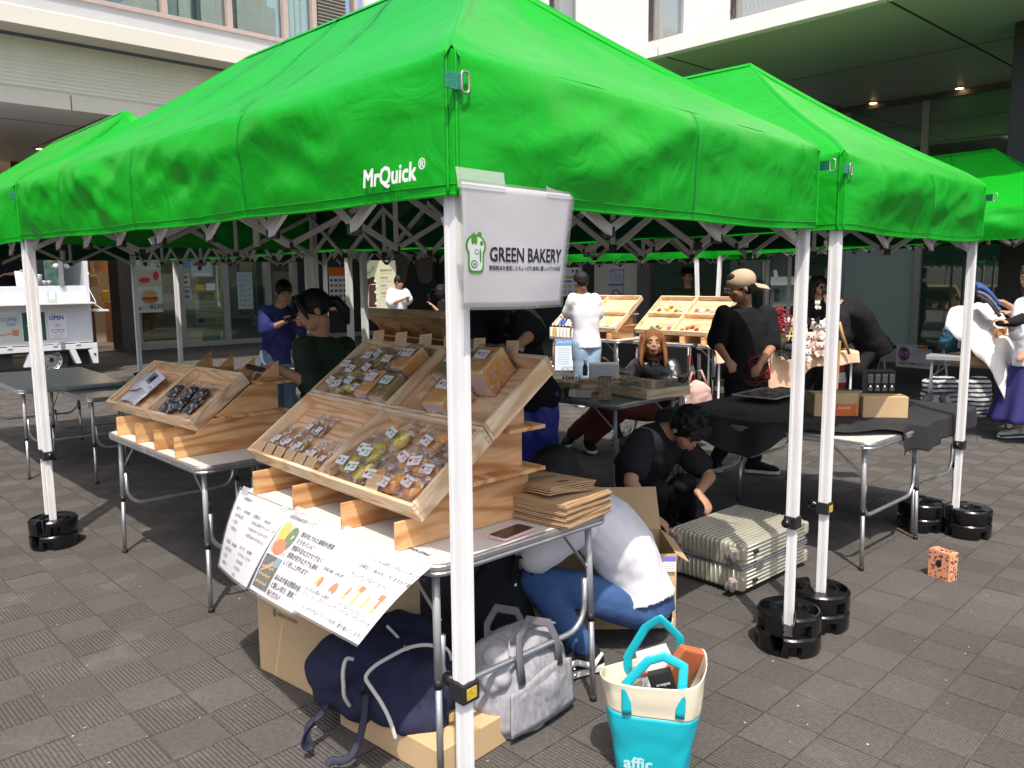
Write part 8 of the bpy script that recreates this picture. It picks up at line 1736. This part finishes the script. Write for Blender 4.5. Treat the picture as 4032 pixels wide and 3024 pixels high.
m.build('ruffle', mat('pale_ruffle', (.45, .44, .45), .8), t, smooth=True)
# backpack and striped bags under it
t = thing('backpack', 'dark grey backpack standing before the right-hand table', 'backpack', (4.12, 7.80, 0), R(-30)); m = MB(); loft(m, [((0, 0, .005), .14, .085, sx_, fy_), ((0, 0, .10), .155, .10, sx_, fy_), ((0, .01, .28), .14, .085, sx_, fy_), ((0, .02, .36), .09, .05, sx_, fy_)], 28); m.build('bag_body', mat('charcoal_nylon', (.035, .035, .04), .7, bump=.2), t, remesh=.01, sm=2, disp=(.02, .08))
for x in (-.07, .07): m = MB(); m.tube([(x * .6, -.06, .36), (x * 1.1, -.115, .28), (x * 1.5, -.12, .12), (x * 2, -.10, .03)], .022, 10, True, 0, .3, (0, 1, 0)); m.build('strap', BLACKC2, t, smooth=True)
m = MB(); m.box((0, -.105, .10), (.16, .012, .14)); m.build('pocket', mat('charcoal_pocket', (.05, .05, .055), .7), t, bevel=.006)
STR = bpy.data.materials.new('striped_fabric'); STR.use_nodes = True; nt = STR.node_tree; wv = nt.nodes.new('ShaderNodeTexWave'); wv.wave_type = 'BANDS'; wv.bands_direction = 'Z'; wv.inputs['Scale'].default_value = 6.5; wv.inputs['Distortion'].default_value = 1.2; tc_ = nt.nodes.new('ShaderNodeTexCoord'); rp_ = nt.nodes.new('ShaderNodeValToRGB'); rp_.color_ramp.interpolation = 'CONSTANT'; rp_.color_ramp.elements[0].color = (.02, .02, .03, 1); rp_.color_ramp.elements[1].position = .38; rp_.color_ramp.elements[1].color = (.50, .50, .53, 1)
nt.links.new(tc_.outputs['Object'], wv.inputs[0]); nt.links.new(wv.outputs[0], rp_.inputs[0]); nt.links.new(rp_.outputs[0], nt.nodes['Principled BSDF'].inputs['Base Color'])
for k, (px, py, Y, w_, h_) in enumerate(((2030, 890, 8.9, .21, .36), (2106, 890, 8.9, .14, .36))):
 p_ = at(px, 893, 0); t = thing('striped_bag', ('wide black and white striped bag behind the grey backpack', 'narrow black and white striped bag right of the white leg')[k], 'bag', (p_.x, p_.y, 0), 0, 'black and white striped bags'); m = MB(); loft(m, [((0, 0, .005), w_ * .9, .10, sx_, fy_), ((0, 0, .15), w_, .12, sx_, fy_), ((0, 0, h_), w_ * .95, .10, sx_, fy_), ((.02, 0, h_ + .05), w_ * .5, .05, sx_, fy_)], 24); m.build('bag_body', STR, t, remesh=.014, sm=2, disp=(.05, .09))
# ------------------------------------------------------------------ coffee truck
TW = mat('truck_white', (.66, .68, .72), .4, var=.03, coat=.3); TG = mat('truck_grey', (.20, .21, .22), .6); UND = mat('underbody_black', (.03, .03, .032), .6, var=.4)
tk = thing('coffee_truck', 'white mini truck with coffee serving hatch and posters on its side', 'truck', (-6.80, 13.22, 0), R(47))
def tbx(x0, x1, y0, y1, z0, z1, name, mt, bev=.004, par=None): m = MB(); m.box(((x0 + x1) / 2, (y0 + y1) / 2, (z0 + z1) / 2), (x1 - x0, y1 - y0, z1 - z0)); return m.build(name, mt, par or tk, bevel=bev)
tbx(-3.4, 0, 0, .03, .53, 1.16, 'side_panel', TW); tbx(-3.4, -.02, .06, .09, 1.16, 1.44, 'hatch_panel', TW); tbx(-3.4, .0, -.24, .06, 1.15, 1.175, 'counter_shelf', TW)
tbx(-.06, 0, .0, .09, 1.18, 2.35, 'corner_post', TW); tbx(-.42, -.36, .02, .08, 1.44, 2.2, 'window_post', TG); tbx(-3.4, 0, 1.3, 1.34, .53, 2.35, 'back_wall', TG); tbx(-3.4, 0, 0, 1.34, 2.30, 2.36, 'roof', TW); tbx(-3.4, -.02, .09, 1.3, .9, .95, 'floor', TG)
tbx(-.02, .0, .03, 1.30, .53, 2.3, 'end_wall', TW); tbx(-3.4, -.05, .1, .45, 1.38, 1.42, 'inner_counter', BLACKM)
rl = tbx(-3.4, .05, -.02, .02, .43, .515, 'bed_rail', TW); tbx(-3.4, .05, .02, 1.3, .40, .47, 'chassis', UND)
for x in (-2.6, -1.9, -1.25, -.62, -.28): tbx(x, x + .07, -.035, -.02, .50, .525, 'rail_bracket', TW, .004, rl)
tbx(-.50, -.44, -.03, .0, .44, .56, 'latch', TG, .003, rl)
m = MB(); m.prism([(0, .43), (.05, .43), (.05, .18), (-.03, .18), (-.09, .40)], (0.0, -.02, 0), (1, 0, 0), (0, 0, 1), (0, .04, 0)); m.build('tail_bracket', TW, tk, bevel=.004); m = MB(); m.lathe([(.018, 0), (.018, .01)], (0, -.021, .33), 10, 0, Matrix.Rotation(R(90), 3, 'X')); m.build('reflector', BLACKM, tk)
for sg_ in (-1, 1):
 m = MB(); x0 = -.62 + sg_ * .24; m.prism([(0, .43), (.09 * sg_, .43), (.17 * sg_, .20), (.09 * sg_, .20)], (x0, -.02, 0), (1, 0, 0), (0, 0, 1), (0, .10, 0)); m.build('mudguard', TW, tk)
for xw in (-.62, -2.7):
 c_ = (xw, .16, .275); M3 = Matrix.Rotation(R(90), 3, 'X'); m = MB(); m.lathe([(.17, -.08), (.25, -.085), (.275, -.06), (.275, .06), (.25, .085), (.17, .08)], c_, 40, 0, M3, False); wh = m.build('tyre', RUBBER, tk, smooth=False)
 m = MB(); m.lathe([(.175, .04), (.165, .075), (.150, .06), (.12, .035), (.09, .05), (.05, .055), (.03, .07), (.001, .07)], c_, 36, 0, M3, False); m.build('rim', mat('steel_rim', (.55, .55, .57), .35, .6), wh, smooth=False)
 for k in range(12): a = k * .5236; q7 = MB(); q7.lathe([(.011, .0), (.011, .012)], (xw + .135 * math.cos(a), .16 - .055, .275 + .135 * math.sin(a)), 8, 0, M3); q7.build('vent_hole', BLACKM, wh)
 m = MB(); m.lathe([(.035, .06), (.03, .09), (.0, .095)], c_, 16, 0, M3); m.build('hub_cap', BLACKM, wh)
tbx(-3.0, -1.15, .1, .9, .16, .40, 'tank_box', UND, .02); tbx(-.35, .0, .2, 1.1, .15, .38, 'rear_underbody', UND, .02)
m = MB(); m.tube([(.0, -.02, 1.18), (.14, -.12, 1.05)], .006, 6); m.tube([(-.02, .04, 1.44), (.0, -.22, 1.18)], .005, 6); m.build('stay_wire', TW, tk); tbx(.02, .22, -.15, .3, 1.02, 1.05, 'side_shelf', TW)
def tposter(label, x, w, h, z0, mt): t = framed('truck_poster', label, 'poster', tk.matrix_basis @ Vector((x, -.003, z0)), tk.matrix_basis.to_3x3() @ Vector((1, 0, 0)), Z, 'posters on the side of the coffee truck'); sheet(t, w, h, mt, .002); return t
# keep positions measured along the panel
def tx(px): return solve(Vector((-6.80, 13.22, 0)), Vector((math.cos(R(47)), math.sin(R(47)), 0)), colr(px))
GRN = mat('poster_green', (.02, .10, .06), .6); PG = mat('poster_pale', (.55, .60, .56), .6)
bpy.context.view_layer.update()
x0, x1 = tx(103), tx(151); t = tposter('white poster reading We are OPEN with cups drawing', x0, x1 - x0, .43, .60, PAPER); w_ = x1 - x0
txt(t, 'OPEN', w_ * .12, .31, .085 * w_ / .33, INKB, bold=.005, sx=1.0); txt(t, 'We are', w_ * .22, .37, .05, INKGREY, shear=.4)
m = MB()
for r_ in rrect(w_ - .03, .40, .02): pass
def outline(t, pts, r=.0022, matx=INKGREY, name='line_print'): m = MB(); m.tube([(x, y, .003) for x, y in pts], r, 4, False); m.build(name, matx, t)
outline(t, [(x + .015, y + .015) for x, y in rrect(w_ - .03, .40, .02)] + [(w_ - .015, .415 - .02)])
for cx in (w_ * .36, w_ * .64): outline(t, [(cx + .045 * math.cos(a), .155 + .045 * math.sin(a)) for a in [math.pi + math.pi * k / 12 for k in range(13)]] + [(cx - .045, .155)], .003, INKB)
outline(t, [(w_ / 2 + .03 * math.cos(a), .21 + .03 * math.sin(a)) for a in [math.pi * k / 10 for k in range(11)]] + [(w_ / 2 + .03, .21)], .003, INKB); oval(t, w_ / 2, .06, .07, .022, INKGREY, 2); oval(t, w_ / 2, .06, .065, .018, PAPER, 3)
x0, x1 = tx(52), tx(101); t = tposter('dark green poster with white curl partly hidden by the leg', x0, x1 - x0, .44, .60, GRN); txt(t, 'COFFEE\nTIME', .03, .36, .07, INK, bold=.003); outline(t, [(.06, .25), (.10, .22), (.08, .17), (.13, .14), (.11, .09)], .018, INKW)
x0, x1 = tx(1), tx(49); t = tposter('pale green poster reading COFFEE DAY with a hand holding a cup', x0, x1 - x0, .42, .59, PG); txt(t, 'COFFEE', .02, .32, .085, INKB, sx=.78); txt(t, 'DAY', .10, .25, .075, INKB, sx=.9); poly(t, [(.17, .10), (.25, .10), (.26, .19), (.16, .19)], mat('print_cup', (.50, .24, .12), .6), 2); poly(t, [(0, .13), (.16, .15), (.17, .13), (.0, .10)], mat('print_hand', (.6, .33, .2), .6), 3)
# hatch things
t = thing('clipboard', 'white clipboard menu standing on the truck counter', 'clipboard', (0, 0, 0)); t.matrix_world = tk.matrix_basis @ Matrix.Translation((tx(77) + .0, .10, 1.445)) @ Matrix.Rotation(R(78), 4, 'X'); 
m = MB(); m.box((-.07, .11, 0), (.20, .24, .004)); m.build('sheet', PAPER, t); m = MB(); m.box((-.07, .235, .004), (.05, .03, .012)); m.build('clip', METAL, t, bevel=.004); [rect(t, -.11, .05 + .035 * k, .08, .004, INKGREY, 5) for k in range(5)]
t = thing('flower_vase', 'glass vase with white and yellow flowers in the truck hatch', 'flowers', (0, 0, 0)); t.matrix_world = tk.matrix_basis @ Matrix.Translation((tx(150), .22, 1.42)); m = MB(); m.lathe([(.04, 0), (.05, .1), (.035, .16)], (0, 0, 0), 16); m.build('vase', BAG, t, smooth=True)
for k in range(9): a = k * .7; tip = Vector((.12 * math.cos(a), .08 * math.sin(a), .33 + .10 * (k % 3))); m = MB(); m.tube([(0, 0, .02), tip * .5 + Vector((0, 0, .05)), tip], .004, 5); m.build('stem', FM['green'], t); m = MB(); m.ell(tip, (.045, .045, .04)) if k % 2 == 0 else m.ell(tip, (.03, .03, .03)); m.build('bloom', FM['white'] if k % 3 == 0 else (FM['yellow'] if k % 3 == 1 else FM['green']), t, smooth=True)
t = thing('green_banner', 'bright green and white leaf patterned banner inside the truck window', 'banner', (0, 0, 0)); t.matrix_world = tk.matrix_basis @ Matrix.Translation((tx(146), .5, 1.44)); m = MB(); m.box((0, 0, .38), (.20, .01, .76)); m.build('cloth', mat('emerald_cloth', (.02, .32, .14), .7, var=.7, vscale=9, col2=(.5, .6, .5)), t)
t = thing('sample_pouch', 'clear and green sample pouch stuck on the hatch panel', 'pouch', (0, 0, 0)); t.matrix_world = tk.matrix_basis @ Matrix.Translation((tx(123) - .0, .055, 1.18)) @ Matrix.Rotation(R(86), 4, 'X'); m = MB(); m.box((0, .12, 0), (.14, .24, .012)); m.build('pouch_body', mat('pale_green_pouch', (.40, .50, .44), .5), t, bevel=.004); rect(t, -.04, .05, .08, .11, PAPER, 14)
for k in range(3):
 t = thing('cup_stack', ('left', 'middle', 'right')[k] + ' stack of clear cups in the truck hatch', 'cups', (0, 0, 0), 0, 'cups in the truck hatch'); t.matrix_world = tk.matrix_basis @ Matrix.Translation((tx(108 + 10 * k), .25, 1.42)); m = MB(); m.lathe([(.03, 0), (.042, .09 + .1 * (k == 0)), (.042, .1 + .1 * (k == 0))], (0, 0, 0), 14); m.build('cup', SILV, t, smooth=True)
# ------------------------------------------------------------------ shop front posters and interior
def wallposter(label, px0, py0, px1, py1, mt=PAPER, side='L', off=.02, name='poster', cat='poster', group='posters on the shop glass'):
 if side == 'L': o_, d_, n_, sgnd = LS, LU, LN, 1
 else: o_, d_, n_, sgnd = RS, RU, OUT, -1
 s0, s1 = solve(o_ + n_ * off, d_, colr(px0)), solve(o_ + n_ * off, d_, colr(px1))
 a_ = o_ + n_ * off + d_ * s0; b_ = o_ + n_ * off + d_ * s1
 za, zb_ = atY((px0 + px1) / 2, py1, (a_.y + b_.y) / 2).z, atY((px0 + px1) / 2, py0, (a_.y + b_.y) / 2).z
 t = framed(name, label, cat, Vector((a_.x, a_.y, za)), b_ - a_, Z, group); w, h = (b_ - a_).length, zb_ - za; sheet(t, w, h, mt, .004); return t, w, h
t, w, h = wallposter('tall burger poster with tomato and price on the shop glass', 300, 562, 357, 675, mat('poster_mint', (.52, .62, .55), .5), off=.25)
rect(t, 0, h * .50, w, h * .33, mat('poster_wood_print', (.50, .42, .33), .6), 4); oval(t, w * .36, h * .62, w * .22, h * .05, INKR, 6); oval(t, w * .80, h * .70, w * .12, h * .09, INKR, 6); poly(t, [(w * .5, h * .80), (w * .75, h * .74), (w, h * .58), (w, h * .7)], PG, 5)
for (yy, rx, ry, mt) in ((.205, .27, .025, INKO), (.235, .33, .014, FM['green']), (.262, .33, .016, INKR), (.285, .32, .012, BROWN), (.31, .28, .012, INKY)): oval(t, w * .52, h * yy * 1.02, w * rx, h * ry * 1.4, mt, 6 + int(yy * 30))
poly(t, [(w * (.52 + .29 * math.cos(a)), h * (.33 + .10 * math.sin(a))) for a in [math.pi * k / 14 for k in range(15)]], mat('bun_print', (.62, .30, .08), .6), 18)
txt(t, '国産牛100%の', w * .24, h * .93, .085, INK, 6); txt(t, 'とびきり一番、誕生', w * .06, h * .86, .085, INK, 6); txt(t, '¥690', w * .5, h * .055, .17, BROWN, 6, bold=.006, sx=.8); txt(t, 'とびきり\nチーズ', w * .2, h * .10, .06, BROWN, 6); oval(t, w * .1, h * .08, w * .08, h * .03, INKR, 6)
t, w, h = wallposter('small blue card at the top of the second shop pane', 394, 561, 421, 579, mat('card_blue', (.12, .28, .42), .5))
t, w, h = wallposter('pale poster with round portrait drawing on the shop glass', 422, 558, 468, 598, mat('poster_ice', (.45, .55, .54), .5)); oval(t, w * .5, h * .72, w * .25, h * .15, BROWN, 6); oval(t, w * .4, h * .48, w * .1, h * .14, INK, 6); oval(t, w * .18, h * .85, w * .1, h * .12, INKO, 6); oval(t, w * .85, h * .85, w * .09, h * .1, INKY, 6); rect(t, w * .1, h * .1, w * .8, h * .08, INKW, 6)
for k, (a_, b_, c_, d_, nm2) in enumerate(((398, 591, 418, 618, 'small photo card with brown dish'), (399, 622, 420, 649, 'small blue tinted photo card'), (430, 615, 449, 627, 'small yellow card'), (452, 612, 472, 627, 'small white notice'))):
 t, w, h = wallposter(nm2 + ' on the shop glass', a_, b_, c_, d_, (PG, mat('card_pale_blue', (.4, .5, .55), .5), INKY, PAPER)[k]); 
 if k < 2:
  for r_ in range(2): oval(t, w * .5, h * (.3 + .42 * r_), w * .33, h * .13, mat('card_food', (.30, .16, .08), .6, var=.5, vscale=30), 6)
t, w, h = wallposter('tall pale notice strip with dim photos on the third pane', 519, 588, 551, 667, mat('strip_pale', (.42, .52, .52), .5)); [rect(t, w * .1, h * (.05 + .135 * k), w * .8, h * .10, mat('strip_photo', (.32, .38, .38), .6, var=.35, vscale=14), 6) for k in range(7)]
# white line drawing of a tomato and cloud on the glass
t, w, h = wallposter('faint outline drawing of an onion and text on the shop glass', 545, 675, 592, 702, film('clear_decal', haze=.02, gloss=.02), name='window_drawing', cat='window drawing'); outline(t, [(w * .2 + .09 * math.cos(a), h * .6 + .09 * math.sin(a)) for a in [k * .4 for k in range(17)]], .006, INK); outline(t, [(w * .35 + .06 * k, h * (.3 + .12 * (k % 2))) for k in range(9)], .006, INK); txt(t, 'fresh green\ntomato & bread', w * .42, h * .75, .05, INK, 6)
# menu board on a pedestal
pz = at(458, 742, 0); mb_ = framed('menu_board', 'freestanding menu board with photo grid on a pale pedestal', 'menu board', pz + Vector((-.36, 0, .42)), (.95, .30, 0), (.06, -.18, 1)); w, h = .66, .90
m = MB(); m.box((w / 2, h / 2, -.015), (w, h, .03)); m.build('frame', mat('board_frame_green', (.30, .42, .35), .5), mb_, bevel=.006); rect(mb_, .03, .04, w - .06, h - .09, PAPER, 4)
rect(mb_, .05, .62, .40, .20, mat('menu_red', (.42, .10, .08), .6), 6); rect(mb_, .22, .64, .22, .10, INKY, 8); rect(mb_, .05, .07, .42, .12, INKY, 6); rect(mb_, .05, .07, .14, .12, INKB, 8); rect(mb_, .49, .6, .13, .05, mat('menu_red2', (.42, .10, .08), .6), 7)
for r_ in range(4):
 for c_ in range(5): oval(mb_, .085 + .085 * c_, .27 + .085 * r_, .026, .012, mat('menu_dish', (.35, .14, .07), .6) if (r_, c_) == (0, 0) else bpy.data.materials['menu_dish'], 8, n=10)
for r_ in range(7): oval(mb_, .55, .12 + .095 * r_, .028, .012, bpy.data.materials['menu_dish'], 8, n=10)
m = MB(); m.box((w / 2, -.19, -.04), (.42, .44, .02)); m.build('pedestal', mat('pedestal_pale_green', (.45, .58, .52), .5), mb_)
# menu poster orange
t, w, h = wallposter('orange headed poster with rows of dish photos on the dark wall', 716, 577, 754, 671, PAPER, off=.08); rect(t, 0, h * .80, w, h * .2, INKO, 6); rect(t, 0, 0, w, h * .035, INKO, 6); rect(t, w * .49, h * .04, w * .02, h * .76, INKO, 6)
for r_ in range(6):
 for c_ in range(2):
  for k in range(2): oval(t, w * (.13 + .24 * k + .5 * c_), h * (.10 + .12 * r_), w * .09, h * .035, mat('dish_photo_%d' % (r_ % 3), ((.22, .10, .06), (.30, .20, .12), (.12, .14, .08))[r_ % 3], .6, var=.5, vscale=25) if c_ + k == 0 and r_ < 3 else bpy.data.materials['dish_photo_%d' % (r_ % 3)], 7, n=10)
# map board on the right building
t, w, h = wallposter('large beige site map board with brown plan and green leaves', 855, 560, 786, 668, mat('map_beige', (.62, .60, .44), .6), 'R', off=.12) if False else (None, 0, 0)
pm0, pm1 = XX(786, 668, 17.6), XX(857, 668, 17.2); t = framed('map_board', 'large pale yellow site map board with brown plan and green leaves', 'map board', pm0 - Z * .1, pm1 - pm0, Z); w, h = (pm1 - pm0).length, 1.15; m = MB(); m.box((w / 2, h / 2, -.02), (w, h, .04)); m.build('board', mat('map_beige', (.66, .64, .44), .6), t)
poly(t, [(w * .02, .15), (w * .40, .15), (w * .40, .72), (w * .36, .80), (w * .08, .72)], mat('map_brown', (.07, .03, .022), .6), 6); poly(t, [(w * .0, .85), (w * .25, .92), (w * .36, 1.05), (w * .38, .95), (w * .2, .84)], mat('map_leaf', (.30, .48, .22), .6), 6)
outline(t, [(w * .02, .5), (w * .18, .5), (w * .2, .62), (w * .4, .62)], .015, mat('map_path', (.45, .42, .36), .6)); outline(t, [(w * .15, .15), (w * .17, .5)], .015, mat('map_path2', (.45, .42, .36), .6))
for k, s_ in enumerate(('RESIDENCE', 'OFFICE', 'SHOP', 'PARKING')): txt(t, s_, w * .55, .90 - .16 * k, .06, INK, 8); rect(t, w * .55, .85 - .16 * k, w * .35, .006, INKGREY, 8)
for k in range(5): rect(t, w * (.36 + .04 * (k % 2)), .2 + .12 * k, .06, .05, INKW, 9)
# sign sheets on the beige wall and blue-white notice
def rposter(label, px0, py0, px1, py1, mt, n_off=.03):
 o_ = RS + OUT * (-.05 + n_off); s0, s1 = solve(o_, RU, colr(px0)), solve(o_, RU, colr(px1)); a_ = o_ + RU * s0; b_ = o_ + RU * s1; ym = (a_.y + b_.y) / 2
 za, zb_ = atY((px0 + px1) / 2, py1, ym).z, atY((px0 + px1) / 2, py0, ym).z; t = framed('wall_notice', label, 'notice', Vector((a_.x, a_.y, za)), b_ - a_, Z, 'notices on the walls of the right building'); sheet(t, (b_ - a_).length, zb_ - za, mt, .004); return t, (b_ - a_).length, zb_ - za
t, w, h = rposter('pale notice with red P symbol and blue foot on the beige wall', 1315, 579, 1346, 618, mat('notice_pale', (.50, .53, .52), .6)); rect(t, w * .04, h * .78, w * .22, h * .18, INKR, 6); txt(t, 'P', w * .07, h * .80, .09, INKW, 8, bold=.004); txt(t, '駐車場利用案内', w * .3, h * .84, .05, INKB, 6); rect(t, w * .1, h * .28, w * .8, h * .42, mat('notice_map', (.42, .45, .5), .6, var=.3, vscale=12), 6); rect(t, 0, h * .04, w, h * .08, INKB, 6)
t, w, h = rposter('no bicycles notice with black ring and arrow on the beige wall', 1315, 622, 1346, 661, mat('notice_pale2', (.48, .50, .47), .6)); oval(t, w * .5, h * .58, w * .32, w * .32, INK, 6); oval(t, w * .5, h * .58, w * .26, w * .26, bpy.data.materials['notice_pale2'], 7); outline(t, [(w * .3, h * .75), (w * .7, h * .42)], .01, INK)
for x in (.38, .62): oval(t, w * x, h * .55, w * .09, w * .09, INK, 8); oval(t, w * x, h * .55, w * .06, w * .06, bpy.data.materials['notice_pale2'], 9)
txt(t, '禁止', w * .78, h * .6, .08, INKR, 8); poly(t, [(w * .72, h * .12), (w * .82, h * .2), (w * .82, h * .16), (w * .96, h * .16), (w * .96, h * .08), (w * .82, h * .08), (w * .82, h * .04)], INK, 8)
t, w, h = rposter('white and blue notice with small pictures behind the man in white', 1212, 578, 1256, 640, PAPER, .30); rect(t, 0, h * .62, w, h * .08, INKY, 6); rect(t, w * .05, h * .50, w * .5, h * .05, INKB, 6)
for r_ in range(2):
 for c_ in range(3): rect(t, w * (.08 + .3 * c_), h * (.08 + .2 * r_), w * .2, h * .13, (FM['lilac'], mat('pict_blue', (.4, .5, .65), .6), INKY)[c_] if r_ == 0 else (INKY, PG, bpy.data.materials['pict_blue'])[c_], 6)
oval(t, w * .8, h * .85, w * .07, h * .09, INKB, 6); oval(t, w * .6, h * .88, w * .05, h * .06, INKR, 6)
t, w, h = rposter('red ring no smoking notice low on the dark wall', 1197, 729, 1232, 756, PAPER, .25); oval(t, w * .35, h * .5, h * .36, h * .36, INKR, 6); oval(t, w * .35, h * .5, h * .27, h * .27, PAPER, 7); rect(t, w * .2, h * .45, w * .3, h * .1, INK, 8); txt(t, '禁煙', w * .66, h * .35, .11, INK, 8)
# board on the ground by the lotion table
pA, pB_ = at(1200, 803, 0), at(1240, 805, 0); ab = framed('a_board', 'leaning blue headed information board beside the lotion table', 'board', XX(1199, 800, 10.2), (1, -.1, 0), (.10, .22, 1)); w, h = .30, .40
m = MB(); m.box((w / 2, h / 2, -.012), (w + .03, h + .03, .02)); m.build('frame', BROWN, ab, bevel=.003); rect(ab, 0, 0, w, h, mat('board_pale_blue', (.52, .60, .72), .6), 4); rect(ab, 0, h * .78, w, h * .22, mat('board_blue', (.10, .25, .50), .6), 6); [rect(ab, .03, h * (.2 + .07 * k), w * .5, .006, INKGREY, 6) for k in range(8)]; poly(ab, [(w * .7, .12), (w * .72, .18), (w * .82, .18), (w * .9, .22), (w * .88, .12), (w * .84, .16), (w * .76, .16)], INKB, 6)
txt(ab, 'スキンケア', .02, h * .86, .04, INKW, 8)
# grey cloud shaped masked patches, built as flat cut-outs under the shaded tent
GREYC = mat('cutout_grey', (.17, .165, .16), .9)
for k, (x0, x1, y1, prof) in enumerate(((848, 885, 621, 0), (893, 935, 617, 1))):
 c_ = XX((x0 + x1) / 2, 545, 8.2); W2 = (x1 - x0) / 1757 * 8.2 / 2; H2 = (y1 - 545) / 1757 * 8.2
 t = thing('hanging_cutout', ('left', 'right')[k] + ' of two grey cloud-edged flat cut-outs under the shaded tent', 'hanging', c_, 0, 'grey cut-outs'); pts = []
 for q8 in range(25): f = q8 / 24; ww = W2 * (1 - .45 * f) * (1 + .12 * abs(math.sin(f * 11))) * (1 if f < .93 else .6); pts.append((ww + .02 * f * (1 if k else -1), -f * H2))
 pts2 = [(-x + .03 * (-y / H2), y) for x, y in pts[::-1]]; m = MB(); m.prism(pts + pts2, (0, 0, .03), (1, 0, 0), (0, 0, 1), (0, .012, 0)); m.build('cutout', GREYC, t)
# paper bags on the ground at the flower stall
for k, (px, py, w_, h_) in enumerate(((1445, 838, .20, .30), (1185, 812, .16, .22))):
 p_ = at(px, py, 0); t = thing('paper_bag', ('upright brown paper bag under the flower table', 'brown paper bag with twisted handles left of the lotion table')[k], 'paper bag', (p_.x, p_.y, 0), R(-12), 'brown paper bags on the ground'); m = MB(); m.prism([(-w_ / 2, 0), (w_ / 2, 0), (w_ / 2, h_), (-w_ / 2, h_ * .97)], (0, 0, .001), (1, 0, 0), (0, 0, 1), (0, .13, 0)); m.build('bag_body', KRAFT, t, bevel=.003); m = MB(); m.tube([(-.04, -.003, h_ - .02), (-.03, 0, h_ + .06), (.03, 0, h_ + .06), (.04, -.003, h_ - .02)], .004, 6); m.build('handle', KRAFT, t)
# shop interior: lamps, packs on shelves, standing bags
lw = mat('warm_globe', (1, .7, .35), .4, emit=(1, .55, .2, 4))
for k, (px, py) in enumerate(((258, 588), (180, 590))):
 p_ = XX(px, py, 19.2 if k == 0 else 19.4); t = thing('pendant_lamp', ('warm round lamp glowing in the shop doorway', 'small warm lamp seen past the truck window post')[k], 'lamp', p_, 0, 'warm lamps in the shop'); m = MB(); m.ell((0, 0, 0), (.11, .11, .11)); m.build('globe', lw, t, smooth=True); m = MB(); m.tube([(0, 0, .1), (0, 0, 1.6)], .008, 6); m.build('cord', BLACKM, t)
def inshop(s_, n, z): return LF + LU * s_ + LN * n + Z * z
for k in range(9):
 s_ = sl(205) + .22 * k; z_ = (1.04, 1.39)[k % 2]; t = thing('shop_pack', '%s %s pack from the left on the lit shelf in the shop doorway' % (ORDN[k], ('brown', 'yellow', 'white')[k % 3]), 'food pack', inshop(s_, NB - 1.9, z_), R(44), 'packs on the shop doorway shelf'); m = MB(); m.box((0, 0, .12), (.16, .1, .24)); m.build('pouch_body', (KRAFT, INKY, PAPER)[k % 3], t, bevel=.02)
for k in range(3):
 t = thing('wall_panel_print', '%s of three brown prints on the wall in the shop doorway' % ('left', 'middle', 'right')[k], 'print', inshop(sl(212) + .45 * k, NB - 2.24, 1.75), R(44), 'brown prints in the shop'); m = MB(); m.box((0, 0, .35), (.38, .02, .8)); m.build('board', mat('brown_print_%d' % k, (.22, .12, .06), .6, var=.4, vscale=6), t)
for k in range(4):
 t = thing('shopping_bag', ('teal', 'dark green', 'yellow', 'pale')[k] + ' shopping bag standing inside the third shop pane', 'bag', inshop(sl(505 + 22 * k), NB - .9, 1.02), R(44), 'shopping bags in the shop window'); m = MB(); m.box((0, 0, .17), (.26, .1, .34)); m.build('bag_body', (mat('bag_teal', (.05, .18, .18), .6), mat('bag_green', (.04, .12, .08), .6), mat('bag_yellow', (.35, .35, .05), .6), PG)[k], t, bevel=.005); m = MB(); m.tube([(-.05, -.05, .34), (-.03, -.05, .46), (.03, -.05, .46), (.05, -.05, .34)], .006, 5); m.build('handle', PG, t)
m = MB(); lbox(m, sl(496), sl(600), NB - 1.3, NB - .7, .98, 1.02); m.build('window_shelf', GREYF, lb); m = MB(); lbox(m, sl(500), sl(583), NB - .06, NB - .04, .12, 1.35); m.build('window_film', glass('window_film_glass', (.5, .6, .56), .05, haze=.35, hazecol=(.22, .28, .25)), lb)
ORP = mat('orange_sign', (.55, .2, .03), .5, emit=(1, .4, .08, .35))
for k in range(3): t = thing('menu_screen', '%s glowing menu screen high inside the shop' % ('left', 'middle', 'right')[k], 'screen', inshop(sl(512) + .5 * k, NB - 2.2, 2.05), R(44), 'menu screens in the shop'); m = MB(); m.box((0, 0, .12), (.44, .03, .26)); m.build('screen', ORP, t)
# person's small finds: fallen crumbs and petals on the pavers
m = MB()
for k in range(150):
 y_ = 1.95 + 4.5 * rnd.random() ** 1.5; x_ = rnd.uniform(-.62, .62) * y_; a = rnd.uniform(0, 6.28); r_ = rnd.uniform(.0015, .0040)
 m.add([Vector((x_ + r_ * math.cos(a + q9) * (1 + .5 * (q9 > 3)), y_ + r_ * math.sin(a + q9), .0025 + .001 * (q9 > 2))) for q9 in (0, 1.3, 2.6, 4.4)], [(0, 1, 2, 3)])
tagit(m.build('fallen_petals', mat('pale_petal', (.62, .60, .50), .8), None), 'tiny pale petals and crumbs scattered on the pavers', 'petals', None, 'stuff')
